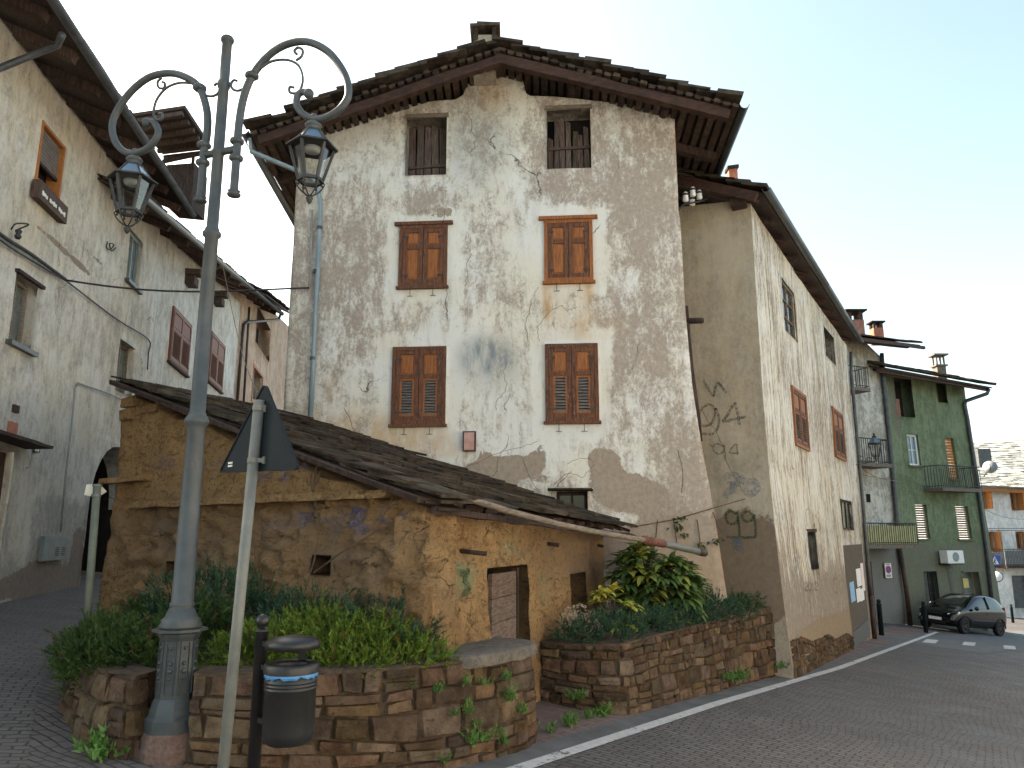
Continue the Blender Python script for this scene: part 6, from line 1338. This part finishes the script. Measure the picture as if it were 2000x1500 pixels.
GN.build('wall', M['plaster_green'], green, uG0, uG1, ggz - .3, GN.poly_top([(1730, 722), (1940, 760)]), [hole(q1, .6), hole(q2, .6), hole(q3, .2), hole(q4, .25), hole(q5, .2), hole(q6, .2), hole(q7, .35), hole(q8, .4)], .3,
         lambda u, z: (.5, max(0, min(1, (.62 if z < zmid else 0) + bG(u, z))), .35 if z < zmid + .5 else .1, 0), .5, zfix=q1[3] + .02)
darkback(GN, q1, .55, green); darkback(GN, q2, .55, green); mb = MB(); GN.box(mb, q1[0], (q1[0] + q1[1]) / 2 + .1, q1[2], q1[2] + (q1[3] - q1[2]) * .5, -.5, -.35); mb.build('brick_infill', M['brick'], green)
glazed(GN, q3, green, .15, M['pane_blue'], M['white'], 2, 2, .08, sill=M['concrete'])
for q, m in ((q4, M['orange_wood']), (q5, M['roller']), (q6, M['roller'])):
    mb = MB(); n = 14
    for i in range(n): z = q[2] + .02 + (q[3] - q[2] - .02) * i / n; GN.box(mb, q[0] + .01, q[1] - .01, z, z + (q[3] - q[2]) / n * .86, -.15, -.10)
    f = mb.build('roller_shutter', m, green); mb = MB(); GN.box(mb, q[0] - .1, q[1] + .1, q[2] - .08, q[2] - .002, -.1, .1); mb.build('sill', M['concrete'], f)
glazed(GN, q7, green, .25, M['pane_dark'], M['iron'], 3, 4, .05, name='barred_window')
mb = MB(); GN.box(mb, q8[0] + .02, q8[1] - .02, q8[2], q8[3], -.38, -.33); f = mb.build('door', M['pane_dusty'], green); mb = MB(); GN.box(mb, q8[0] + .04, q8[1] - .3, q8[3] - .75, q8[3] - .35, -.33, -.30); mb.build('yellow_transom', M['yellow_panel'], f); mb = MB(); GN.box(mb, q8[0] + .02, q8[1] - .02, q8[3] - .06, q8[3] - .002, -.33, .05); mb.build('door_head', M['concrete'], f)  # plain yellow panel in the upper part of the door
ea, eb = GN.uv(1722, 716, 1.0), GN.uv(1937, 754, 1.0); P0, P1 = Wall.pt(GN, *ea, 1.0), Wall.pt(GN, *eb, 1.0); up = -GN.n * 6 + Vector((0, 0, 2.2))
mb = MB(); slates(mb, P0, P1, P0 + up, P1 + up, 11, .4, .9, .09, .06, .10); r_ = mb.build('roof', M['slate'], green)
mb = MB(); mb.prism([P0 - Vector((0, 0, .12)), P1 - Vector((0, 0, .12)), P1 + up - Vector((0, 0, .12)), P0 + up - Vector((0, 0, .12))], Vector((0, 0, .07))); mb.build('roof_boarding', M['wood_dark'], r_)
mb = MB(); mb.beam(P0 + up * .03 - Vector((0, 0, .2)), P1 + up * .03 - Vector((0, 0, .2)), .14, .16, seg=6, j=.01); mb.build('eave_beam', M['wood_plank'], green)
for k in range(12): q = P0.lerp(P1, (k + .5) / 12) - Vector((0, 0, .2)); mb = MB(); mb.beam(q + up * .035, q + up * .3, .1, .12); mb.build('rafter', M['wood_dark'], green)
def gp(x, y, o=.1): return Wall.pt(GN, *GN.uv(x, y, o), o)
mb = MB(); mb.tube([P1 + Vector((-.15, 0, -.15)), P1 + Vector((-.25, 0, -.35)), gp(1887, 783), gp(1884, 790), gp(1890, 820), gp(1910, 950), gp(1928, 1080), gp(1938, 1180)], .085, 8); mb.build('downpipe', M['zinc_dark'], green, True)
cp = gp(1836, 735, -2.2); mb = MB(); mb.box(cp + Vector((0, 0, -.2)), (.22, 0, 0), (0, .22, 0), (0, 0, .75)); c_ = mb.build('chimney', M['concrete'], green)
mb = MB()
for sx in (-1, 0, 1): mb.box(cp + Vector((.18 * sx, -.16, .78)), (.035, 0, 0), (0, .035, 0), (0, 0, .26)); mb.box(cp + Vector((.18 * sx, .16, .78)), (.035, 0, 0), (0, .035, 0), (0, 0, .26))
mb.box(cp + Vector((0, 0, .52)), (.3, 0, 0), (0, .3, 0), (0, 0, .04)); mb.box(cp + Vector((0, 0, 1.07)), (.36, 0, 0), (0, .34, 0), (0, 0, .04)); mb.build('chimney_cap', M['concrete'], c_)
def balcony(par, W, u0, u1, zs, zr, dp, m, slab_m, panel=None, nb=20, sw=0):
    mb = MB(); W.box(mb, u0, u1, zs - .14, zs, -.05, dp); s = mb.build('balcony', slab_m, par); mb = MB(); o = dp - .05
    def bar(a, b, r=.016): mb.tube([a, b], r, 6)
    bar(W.pt(u0, zr, o), W.pt(u1, zr, o), .025); bar(W.pt(u0, zs + .08, o), W.pt(u1, zs + .08, o)); bar(W.pt(u0, zr, o), W.pt(u0, zr, 0), .022); bar(W.pt(u1, zr, o), W.pt(u1, zr, 0), .022); bar(W.pt(u0, zs + .08, o), W.pt(u0, zs + .08, 0)); bar(W.pt(u1, zs + .08, o), W.pt(u1, zs + .08, 0))
    for i in range(nb + 1): u = u0 + (u1 - u0) * i / nb; bar(W.pt(u, zs, o), W.pt(u, zr, o), .013)
    k = max(3, int(dp / .14))
    for i in range(1, k): bar(W.pt(u0, zs, o * i / k), W.pt(u0, zr, o * i / k), .013); bar(W.pt(u1, zs, o * i / k), W.pt(u1, zr, o * i / k), .013)
    mb.build('railing', m, s)
    if panel:
        mb = MB(); n = nb
        for i in range(n):
            a = u0 + (u1 - u0) * i / n; b = u0 + (u1 - u0) * (i + 1) / n; W.box(mb, a, b - .006, zs + .02, zr - .10, o - .05, o - .03 - .008 * (i % 2))
        mb.build('screen', panel, s)
b0, b1 = GN.uv(1838, 955, .9)[0], GN.uv(1912, 955, .9)[0]; balcony(green, GN, b0, b1, GN.uv(1870, 953, .9)[1], GN.uv(1870, 910, .9)[1], .9, M['iron'], M['concrete'], None, 22)
ac = thing('air_conditioner', 'white air conditioner unit fixed to the green house wall above the parked car', 'air conditioner', gp(1832, 1100, .3))
a_ = GN.rect4((1822, 1076), (1848, 1074), (1824, 1100), (1849, 1100)); mb = MB(); GN.box(mb, a_[0], a_[1] + .1, a_[2], a_[3], .12, .5); bd = mb.build('casing', M['white'], ac, bevel=.02); cu, cz = a_[0] + (a_[1] - a_[0]) * .55, (a_[2] + a_[3]) / 2
mb = MB(); mb.lathe(GN.pt(cu, cz, .5), [(.2, -.002), (.2, .012), (.17, .014)], 20, ax=GN.n); mb.build('fan_grille', M['conduit'], ac); mb = MB(); GN.box(mb, a_[0] + .05, a_[1], a_[2] - .06, a_[2] - .002, -.02, .5); mb.build('wall_bracket', M['iron'], ac)
mb = MB(); 
for k in (0, 1, 2): mb.tube([GN.pt(cu + .08 * k, a_[2], .06), GN.pt(cu + .1 + .08 * k, a_[2] - 1.0, .04), GN.pt(cu + .22 + .1 * k, a_[2] - 1.5 - .2 * k, .04)], .014, 6)
mb.build('pipes', M['conduit'], ac)
# narrow grey house between, with three balconies
GY = Wall(GN.o.xy + GN.n.xy * .35, GN.d.xy, .015, .5, 71); v0 = GY.uv(1600, 900)[0] - 14; v1 = GY.uv(1738, 900)[0]  # left end stretched far behind the street house, unseen, to block the sun
grey = thing('narrow_house', 'narrow pale grey plastered house with stacked balconies left of the green house', 'house', GY.pt((v0 + v1) / 2, ggz))
zg = GY.uv(1720, 1060)[1]
GY.build('wall', M['plaster_grey'], grey, v0, v1, ggz, GY.poly_top([(1000, 660), (1690, 668), (1724, 700), (1760, 720)]), (), .35, lambda u, z: (.5, .9 if z < zg else 0, .5 if z < zg else .1, 0), .5)
P0, P1 = Wall.pt(GY, *GY.uv(1640, 652, 1.2), 1.2), Wall.pt(GY, *GY.uv(1797, 672, 1.2), 1.2); up = -GY.n * 5 + Vector((0, 0, 1.6)); mb = MB(); slates(mb, P0, P1, P0 + up, P1 + up, 9, .4, .9, .05, .04, .07); r_ = mb.build('roof', M['slate'], grey)
mb = MB(); mb.beam(P0 - Vector((0, 0, .14)), P1 - Vector((0, 0, .14)) + GY.d * .25, .10, .12, seg=5, j=.01); mb.beam(P0 - Vector((0, 0, .17)) + up * .12, P1 - Vector((0, 0, .17)) + up * .12, .14, .16, seg=5, j=.012); mb.build('eave_beam', M['wood_plank'], r_)
mb = MB(); mb.prism([P0 - Vector((0, 0, .08)), P1 - Vector((0, 0, .08)), P1 + up - Vector((0, 0, .08)), P0 + up - Vector((0, 0, .08))], Vector((0, 0, .05))); mb.build('roof_boarding', M['wood_plank'], r_)
def yp(x, y, o=.1): return GY.pt(*GY.uv(x, y, o), o)
mb = MB(); mb.tube([yp(1722, 690), yp(1726, 740), yp(1738, 860), yp(1752, 1010), yp(1752, 1060)], .09, 8); mb.build('downpipe', M['zinc_dark'], grey, True); mb = MB(); mb.tube([yp(1757, 1070), yp(1770, 1150), yp(1778, 1222)], .1, 8); mb.build('downpipe', M['pipe_brown'], grey, True)
ub0, ub1 = GY.uv(1640, 760, 1.1)[0], GY.uv(1700, 760, 1.1)[0]
balcony(grey, GY, ub0, ub1, GY.uv(1690, 757, 1.1)[1], GY.uv(1690, 717, 1.1)[1], 1.1, M['iron'], M['concrete'], None, 14)
ub0, ub1 = GY.uv(1640, 900, .9)[0], GY.uv(1742, 900, .9)[0]; balcony(grey, GY, ub0, ub1, GY.uv(1700, 904, .9)[1], GY.uv(1700, 856, .9)[1], .9, M['iron'], M['concrete'], None, 24)
ub0, ub1 = GY.uv(1686, 1060, 1.4)[0], GY.uv(1795, 1060, 1.4)[0]; balcony(grey, GY, ub0, ub1, GY.uv(1740, 1064, 1.4)[1], GY.uv(1740, 1022, 1.4)[1], 1.4, M['iron'], M['concrete'], M['rail_green'], 26)
gr = GY.rect4((1700, 1082), (1754, 1080), (1712, 1222), (1770, 1222)); mb = MB(); n = 5
for i in range(n): a = gr[0] + (gr[1] - gr[0]) * i / n; GY.box(mb, a + .012, a + (gr[1] - gr[0]) / n - .012, ggz + .1, gr[3], .0, .05)
mb.build('garage_door', M['zinc_dark'], grey) if 0 else None
mb = MB(); GY.box(mb, gr[0] - .35, gr[0] - .05, ggz + .1, gr[3] - .3, -.02, .06); mb.build('side_door', M['brown_door'], grey)
wq = GY.rect(1692, 965, 1699, 981); mb = MB(); GY.box(mb, *wq, -.05, .03); mb.build('vent', M['dark'], grey)
for (px, py, sc_, m) in ((1667, 640, 1.15, 'brick'), (1712, 650, .75, 'terracotta')):
    c = GY.pt(*GY.uv(px, py, -1.5), -1.5); mb = MB(); mb.box(c - Vector((0, 0, .25 * sc_)), (.3 * sc_, 0, 0), (0, .3 * sc_, 0), (0, 0, .5 * sc_)); c_ = mb.build('chimney', M[m], grey); mb = MB()
    for sx in (-1, 1): mb.box(c + Vector((.22 * sx * sc_, -.2 * sc_, .42 * sc_)), (.07 * sc_, 0, 0), (0, .07, 0), (0, 0, .18 * sc_)); mb.box(c + Vector((.22 * sx * sc_, .2 * sc_, .42 * sc_)), (.07 * sc_, 0, 0), (0, .07, 0), (0, 0, .18 * sc_))
    mb.box(c + Vector((0, 0, .63 * sc_)), (.42 * sc_, 0, 0), (0, .4 * sc_, 0), (0, 0, .035)); mb.build('chimney_cap', M['slate'], c_)
# chimney pot behind the street house roof
cp = thing('chimney_pot', 'small terracotta chimney pot with a stone cap behind the street house roof edge', 'chimney', atY(1430, 352, 16.5)); c = atY(1430, 345, 16.5)
mb = MB(); mb.box(c, (.10, 0, 0), (0, .1, 0), (0, 0, .16)); mb.build('pot', M['terracotta'], cp); mb = MB(); mb.box(c + Vector((0, 0, .19)), (.13, 0, .02), (0, .13, 0), (0, 0, .04)); mb.build('cap', M['slate'], cp)
# no parking board under the green balcony
ns = GY.rect4((1724, 1100), (1736, 1099), (1725, 1128), (1738, 1129)); nps = thing('no_parking_sign', 'white board with a round red and blue no parking sign on the grey garage wall', 'sign', GY.pt(ns[0], ns[2], .1)); mb = MB(); GY.box(mb, ns[0], ns[1], ns[2], ns[3], .08, .11); b_ = mb.build('board', M['white'], nps)
cu, cz, rr_ = (ns[0] + ns[1]) / 2, ns[2] + (ns[3] - ns[2]) * .56, (ns[1] - ns[0]) * .42
mb = MB(); mb.lathe(GY.pt(cu, cz, .11), [(rr_, 0), (rr_, .006)], 24, ax=GY.n); mb.build('red_ring', M['red_sign'], b_); mb = MB(); mb.lathe(GY.pt(cu, cz, .117), [(rr_ * .78, 0), (rr_ * .78, .004)], 24, ax=GY.n); mb.build('blue_disc', M['blue_sign'], b_)
mb = MB(); k = rr_ * .74; mb.beam(GY.pt(cu - k * .7, cz + k * .7, .124), GY.pt(cu + k * .7, cz - k * .7, .124), .006, rr_ * .2, up=(0, 0, 1)); mb.build('red_bar', M['red_sign'], b_)
mb = MB()
for z, w in ((.90, .7), (.17, .75), (.09, .6)): GY.box(mb, cu - (ns[1] - ns[0]) * w / 2, cu + (ns[1] - ns[0]) * w / 2, ns[2] + (ns[3] - ns[2]) * z, ns[2] + (ns[3] - ns[2]) * (z + .045), .11, .113)
mb.build('text_line', M['ink'], b_)
# wall lantern on a scrolled bracket
wl_ = HR.pt(uE, 0); Lc = atY(1707, 872, 21.5); wlt = thing('wall_lantern', 'old iron wall lantern on a scrolled bracket at the far corner of the street house', 'lantern', Lc)
def lantern_small(t, top, s):
    hx = lambda r, dz: [top + Vector((math.cos(k * math.pi / 3) * r * s, math.sin(k * math.pi / 3) * r * s, -dz * s)) for k in range(6)]
    mb = MB(); mb.lathe(top, [(.02 * s, .06 * s), (.045 * s, .03 * s), (.02 * s, 0), (.07 * s, -.04 * s), (.05 * s, -.08 * s)], 10); mb.build('finial', M['iron'], t, True)
    a, b, c = hx(.07, .08), hx(.2, .25), hx(.10, .62); mb = MB(); mb.add(a + b, [(k, (k + 1) % 6, 6 + (k + 1) % 6, 6 + k) for k in range(6)]); mb.build('roof_pane', M['pane_blue'], t)
    mb = MB(); 
    for k in range(6): mb.beam(b[k], c[k], .018 * s, .018 * s); mb.beam(b[k], b[(k + 1) % 6], .025 * s, .03 * s); mb.beam(c[k], c[(k + 1) % 6], .02 * s, .02 * s); mb.beam(c[k], top + Vector((0, 0, -.76 * s)), .012 * s, .012 * s)
    mb.build('frame', M['iron'], t); mb = MB(); b2, c2 = hx(.19, .26), hx(.095, .61); mb.add(b2 + c2, [(k, (k + 1) % 6, 6 + (k + 1) % 6, 6 + k) for k in range(6)]); mb.build('pane', M['pane'], t)
lantern_small(wlt, atY(1707, 850, 21.5), .95)
mb = MB(); w0 = atY(1674, 902, 21.6); mb.tube([w0, atY(1709, 903, 21.5), atY(1709, 885, 21.5)], .016, 7); mb.tube(cm([atY(1674, 895, 21.6), atY(1680, 890, 21.6), atY(1686, 896, 21.55), atY(1682, 900, 21.55)]), .011, 6); mb.tube(cm([atY(1672, 908, 21.6), atY(1690, 905, 21.55), atY(1702, 900, 21.5), atY(1698, 893, 21.5), atY(1692, 896, 21.5)]), .011, 6); mb.build('bracket', M['iron'], wlt, True)
# white house at the end of the street
WH = Wall((29.5, 50), (.985, .17), .01, .5, 81); x0, x1 = WH.uv(1905, 1050)[0], WH.uv(2060, 1050)[0]
white = thing('white_house', 'bright white house with brown shutters at the far end of the street', 'house', WH.pt((x0 + x1) / 2, -3.4))
wz = [WH.rect(1913, 957, 1924, 994), WH.rect(1974, 958, 1986, 997), WH.rect(1928, 1038, 1943, 1078), WH.rect(1985, 1038, 1998, 1074), WH.rect(1979, 1124, 2010, 1188)]
WH.build('wall', M['plaster_white'], white, x0, x1, -4, WH.uv(1950, 944)[1], [hole(q, .3) for q in wz], .5, None, .3)
for q in wz[:4]:
    glazed(WH, q, white, .22, M['pane_dark'], M['orange_wood'], 2, 1, .12); mb = MB(); WH.box(mb, q[1] - .02, q[1] + .06, q[2], q[3], .0, .55); mb.build('open_shutter', M['orange_wood'], white)
mb = MB(); WH.box(mb, wz[4][0], wz[4][1], wz[4][2], wz[4][3], -.3, -.2); mb.build('door', M['zinc_dark'], white)
P0, P1 = WH.pt(*WH.uv(1898, 950, .8), .8), WH.pt(*WH.uv(2080, 957, .8), .8); up = -WH.n * 3.6 + Vector((0, 0, 1.45)); mb = MB(); slates(mb, P0, P1, P0 + up, P1 + up, 10, .4, .9, .06, .05, .08); mb.build('roof', M['silver_roof'], white)
mb = MB(); mb.beam(P0 + Vector((0, .3, -.18)), P1 + Vector((0, .3, -.18)), .2, .2); mb.build('eave_beam', M['orange_wood'], white)
u0_, u1_ = WH.uv(1942, 1100)[0], WH.uv(2040, 1100)[0]; balcony(white, WH, u0_, u1_, WH.uv(1990, 1104)[1], WH.uv(1990, 1072)[1], 1.0, M['iron'], M['wood_dark'], M['conduit'], 34)
mb = MB()
for z in (1032, 1036): mb.tube([WH.pt(*WH.uv(1925, z, .9), .9), WH.pt(*WH.uv(2030, z, .9), .9)], .02, 6)
mb.tube([WH.pt(*WH.uv(1950, 1034, .9), .9), WH.pt(*WH.uv(1958, 1074, .9), .9)], .02, 6); mb.build('clothes_rail', M['iron'], white)
BH = Wall((36, 66), (.985, .17), .01, .5, 91); y0_, y1_ = BH.uv(1895, 900)[0], BH.uv(2120, 900)[0]
backh = thing('stone_roofed_house', 'sunlit pale stone roof of a house rising behind the white house', 'house', BH.pt((y0_ + y1_) / 2, -3.5)); mb = MB(); mb.quad(BH.pt(y0_, -4), BH.pt(y1_, -4), BH.pt(y1_, BH.uv(1950, 918)[1]), BH.pt(y0_, BH.uv(1950, 918)[1])); mb.quad(BH.pt(y0_, -4, -8), BH.pt(y0_, -4), BH.pt(y0_, BH.uv(1950, 918)[1]), BH.pt(y0_, BH.uv(1950, 918)[1], -8)); mb.build('wall', M['plaster_white'], backh, attr=[(.5, 0, 0, 0)] * 8)
P0, P1 = BH.pt(*BH.uv(1908, 925, .8), .8), BH.pt(*BH.uv(2130, 915, .8), .8); up = -BH.n * 6 + Vector((0, 0, 3.2)); mb = MB(); slates(mb, P0, P1, P0 + up, P1 + up, 14, .4, .9, .06, .05, .08); mb.build('roof', M['silver_roof'], backh)
c = atY(1918, 895, 60); mb = MB(); mb.box(c, (.5, 0, 0), (0, .4, 0), (0, 0, .7)); mb.build('chimney', M['zinc_dark'], backh)
dish = thing('satellite_dish', 'grey satellite dish beside the white house roof', 'satellite dish', atY(1933, 925, 47)); c = atY(1934, 913, 47); ax = Vector((-.5, -.8, .35)); mb = MB(); mb.lathe(c, [(.40, .10), (.36, .06), (.2, .015), (.02, 0), (.02, -.01), (.2, .005), (.37, .05)], 20, ax=ax); mb.build('reflector', M['conduit'], dish, True); mb = MB(); mb.tube([c, atY(1922, 930, 48.5)], .04, 6); mb.tube([c - Vector((0, 0, .35)), c + ax.normalized() * .5], .02, 6); mb.build('mast', M['iron'], dish)
# street furniture by the crossing
cs_ = gnd(1957, 1223); cz_ = gz(cs_.x, cs_.y); mir = thing('mirror_post', 'dark post carrying a blue pedestrian crossing sign and a round traffic mirror', 'sign post', cs_); Yp = cs_.y; t0 = atY(1938, 1080, Yp)
mb = MB(); mb.tube([cs_ - Vector((0, 0, .2)), t0], .06, 10); mb.build('post', M['iron'], mir, True)
def py_(x, y, d=-.1): return atY(x, y, Yp + d)
mb = MB(); mb.prism([py_(1932, 1085), py_(1953, 1085), py_(1954, 1104), py_(1933, 1104)], Vector((0, .05, 0))); s_ = mb.build('crossing_sign', M['blue_sign'], mir); mb = MB(); mb.prism([py_(1935, 1102, -.13), py_(1951, 1102, -.13), py_(1943, 1087, -.13)], Vector((0, .02, 0))); mb.build('white_triangle', M['white'], s_)
mb = MB(); mb.sphere(py_(1943.3, 1091.5, -.15), .03, 0, 8); mb.beam(py_(1943.3, 1093, -.15), py_(1942.6, 1097, -.15), .03, .03); mb.beam(py_(1942.6, 1097, -.15), py_(1940.5, 1101, -.15), .025, .025); mb.beam(py_(1942.6, 1097, -.15), py_(1945.5, 1101, -.15), .025, .025); mb.beam(py_(1943, 1094, -.15), py_(1946, 1096, -.15), .02, .02); mb.build('walking_figure', M['ink'], s_)
mc = py_(1947, 1126); mb = MB(); mb.lathe(mc, [(.26, 0), (.25, .03), (.02, .07)], 24, ax=(-.55, -.8, .1)); m_ = mb.build('mirror', M['chrome'], mir, True); mb = MB(); mb.lathe(mc, [(.26, -.03), (.285, -.02), (.285, .02), (.26, .03)], 24, ax=(-.55, -.8, .1)); mb.build('mirror_rim', M['iron'], m_, True); mb = MB(); mb.beam(mc, atY(1944, 1128, Yp), .05, .05); mb.build('mirror_arm', M['iron'], m_)
b1 = gnd(1722, 1241); bol = thing('bollard', 'dark ball topped bollard on the pavement before the grey garage wall', 'bollard', b1, 'bollards along the pavement'); H = atY(1717, 1171, b1.y).z - b1.z
mb = MB(); mb.lathe(b1, [(.075, -.1), (.075, H * .84), (.085, H * .85), (.085, H * .88), (.05, H * .89), (.045, H * .9)], 16); mb.build('post', M['sign_back'], bol, True); mb = MB(); mb.sphere(b1 + Vector((0, 0, H * .95)), .07, 0, 12); mb.build('ball_top', M['sign_back'], bol, True)
def bollard_copy(p, lab): c = copy_tree(bol); c.location = p; c['label'] = lab; return c
bollard_copy(gnd(1809, 1236), 'dark ball topped bollard standing in front of the black car'); bollard_copy(gnd(1979, 1219), 'distant ball topped bollard right of the mirror post')
# black hatchback
cc = gnd(1878, 1237); fdir = Vector((-.86, -.51)); ldir = Vector((.51, -.86))     # forward, and out of its left side (towards the camera right)
fw_ = gnd(1881, 1238).xy; rw_ = gnd(1945, 1237).xy
cpos = fw_ - fdir * 1.22 - ldir * .72; cgz = gz(cpos.x, cpos.y); slope = (gz(*(cpos + fdir)) - cgz); slat = gz(*(cpos + ldir)) - cgz
car = thing('parked_car', 'small black hatchback parked in front of the green house', 'car', (cpos.x, cpos.y, cgz))
FX = Vector((fdir.x, fdir.y, slope)).normalized(); LY = Vector((ldir.x, ldir.y, slat)).normalized(); UZ = FX.cross(LY); UZ = UZ if UZ.z > 0 else -UZ
def cpnt(x, y, z): return Vector((cpos.x, cpos.y, cgz)) + FX * x + LY * y + UZ * z
st = [(1.84, .34, .56, .60, .62, .60), (1.78, .22, .70, .735, .76, .70), (1.55, .20, .80, .84, .80, .76), (1.2, .20, .87, .93, .82, .74), (.92, .20, .91, 1.02, .83, .70), (.35, .20, .94, 1.36, .83, .60), (-.05, .20, .96, 1.49, .83, .585), (-.7, .20, .98, 1.52, .83, .58), (-1.3, .20, 1.0, 1.47, .82, .57), (-1.62, .21, 1.0, 1.30, .80, .56), (-1.76, .26, .98, 1.04, .77, .66), (-1.82, .38, .86, .90, .72, .66)]
mb = MB(); ring = []
for (x, zb, zbelt, zr, w, wr) in st:
    half = [(w * .90, zb), (w * .985, zb + .16), (w, (zb + zbelt) / 2), (w * .985, zbelt - .08), (w * .95, zbelt), (wr + .03, zr - .04), (wr * .86, zr)]
    ring.append([cpnt(x, y, z) for y, z in half] + [cpnt(x, -y, z) for y, z in reversed(half)])
n = 14; mb.v = [tuple(v) for r_ in ring for v in r_]
for i in range(len(st) - 1):
    for k in range(n):
        a, b = i * n + k, i * n + (k + 1) % n; gl_ = 0
        if k in (4, 8) and 4 <= i <= 8: gl_ = 1
        if k in (6, 5, 7) and i in (4, 5) and k == 6: gl_ = 1
        if k == 6 and i in (8, 9): gl_ = 1
        mb.f.append((a, b, b + n, a + n)); mb.m.append(gl_)
mb.f += [tuple(range(n)), tuple((len(st) - 1) * n + k for k in range(n - 1, -1, -1))]; mb.m += [0, 0]
body = mb.build('body', [M['paint_black'], M['pane_dark']], car, True)
sub = body.modifiers.new('smooth', 'SUBSURF'); sub.levels = 2; sub.render_levels = 2
for (x, y) in ((1.22, .74), (1.22, -.74), (-1.2, .74), (-1.2, -.74)):
    s = 1 if y > 0 else -1; ax = LY * s; c = cpnt(x, y, .295)
    mb = MB(); mb.lathe(c, [(.18, -.08), (.27, -.09), (.295, -.06), (.295, .06), (.27, .095), (.20, .09), (.195, .06)], 28, ax=ax); wh = mb.build('wheel', M['tyre'], car, True)
    mb = MB(); mb.lathe(c, [(.195, .05), (.195, .088), (.18, .088), (.17, .055)], 28, ax=ax); mb.lathe(c, [(.045, .05), (.04, .085)], 12, ax=ax)
    for k in range(7): a = k * 2 * math.pi / 7; d = FX * math.cos(a) + UZ * math.sin(a); mb.beam(c + ax * .072 + d * .03, c + ax * .075 + d * .185, .03, .02, up=ax)
    mb.build('rim', M['rim'], wh)
    mb = MB(); q = [c + ax * (.088) + (FX * math.cos(a) + UZ * math.sin(a)) * .36 for a in [math.pi * k / 12 for k in range(13)]]; mb.tube(q, .022, 6); mb.build('wheel_arch', M['tyre'], car, True)
for s in (1, -1):
    mb = MB(); P_ = [cpnt(1.775, s * .40, .60), cpnt(1.70, s * .66, .64), cpnt(1.52, s * .775, .74), cpnt(1.50, s * .74, .80), cpnt(1.62, s * .60, .765), cpnt(1.76, s * .42, .685)]
    e = (FX * .05 + LY * s * .05 + UZ * .015); mb.prism([p - e * .2 for p in P_], e); mb.build('headlight', M['chrome'], car)
    mb = MB(); c = cpnt(.62, s * .90, .99); mb.lathe(c, [(.02, -.06), (.075, -.05), (.085, 0), (.06, .06), (.01, .08)], 12, ax=FX); mb.build('side_mirror', M['paint_black'], car, True)
    mb = MB(); mb.beam(cpnt(.85, s * .842, .55), cpnt(-.85, s * .842, .56), .015, .05); mb.build('side_strip', M['bin_black'], car)
    mb = MB(); mb.beam(cpnt(-1.70, s * .72, .80), cpnt(-1.66, s * .71, 1.12), .05, .10); mb.build('tail_light', M['red_sign'], car)
    mb = MB(); mb.beam(cpnt(-.2, s * .835, .80), cpnt(-.36, s * .835, .80), .03, .025); mb.build('door_handle', M['paint_black'], car)
    mb = MB(); mb.beam(cpnt(-.42, s * .80, 1.0), cpnt(-.40, s * .62, 1.44), .02, .07, up=LY); mb.build('door_pillar', M['paint_black'], car)
mb = MB(); mb.box(cpnt(1.855, 0, .47), FX * .008, LY * .25, UZ * .055); pl_ = mb.build('number_plate', M['white'], car)
mb = MB(); mb.box(cpnt(1.845, 0, .34), FX * .015, LY * .42, UZ * .05); mb.build('lower_grille', M['dark'], car); mb = MB(); mb.box(cpnt(1.80, 0, .655), FX * .02, LY * .26, UZ * .02); mb.build('upper_grille', M['rim'], car)
for k in (0, 1): mb = MB(); mb.tube([cpnt(.93, .55 - .75 * k, 1.0), cpnt(.82, .15 - .75 * k + .15, 1.07)], .012, 5); mb.build('wiper', M['bin_black'], car)
# thin service wires across the street houses
sw_ = thing('service_wire', 'thin wires strung along the grey and green house fronts', 'wire', yp(1668, 905))
for pts in ([yp(1672, 908, .4), yp(1720, 935, .35), gp(1760, 925, .2), gp(1800, 948, .15), gp(1838, 957, .1)], [atY(1672, 925, 24), atY(1740, 938, 27), yp(1760, 942, .3)], [gp(1902, 985, .2), atY(1960, 1010, 45), atY(2010, 1015, 48)]):
    mb = MB(); mb.tube(cm(pts, 4), .014, 5); mb.build('wire', M['wood_grey'], sw_, True)

# sunlit houses on the other side of the street, seen only as reflections in the car and as light returned into the shade
for i, (s0, wd_, h_, off_, mm, lab) in enumerate(((-26, 11, 8.5, 9.5, 'plaster_white', 'pale plastered house standing across the street behind the viewer'), (-14.5, 12, 9.5, 9.0, 'plaster_white', 'white plastered house across the street to the right of the viewer'), (-2, 13, 9, 9.3, 'plaster_cream', 'cream plastered house across the street opposite the poster door'))):
    p0 = Vector(lc) + RD * (s0 + wd_) + RN * off_; OW = Wall(p0, -RD, .01, .5, 101 + i); oz = min(gz(*p0), gz(*(p0 - RD * wd_))) - .5; wn_ = []
    for k in range(4):
        for f_ in range(2): u = wd_ * (k + .5) / 4; z = oz + 3.6 + 2.8 * f_; wn_.append((u - .5, u + .5, z, z + 1.4))
    oh = thing('opposite_house', lab, 'house', (p0.x, p0.y, oz)); OW.build('wall', M[mm], oh, 0, wd_, oz, oz + h_, [hole(q, .2) for q in wn_], .6, None, 4)
    for q in wn_: glazed(OW, q, oh, .15, M['pane_dark'], M['brown_door'], 2, 2, .07)
    P0, P1 = OW.pt(-.4, oz + h_ - .1, .7), OW.pt(wd_ + .4, oz + h_ - .1, .7); up = -OW.n * 5.5 + Vector((0, 0, 2)); mb = MB(); slates(mb, P0, P1, P0 + up, P1 + up, 8, .6, 1.2, .06, .05, .08); mb.build('roof', M['slate'], oh)
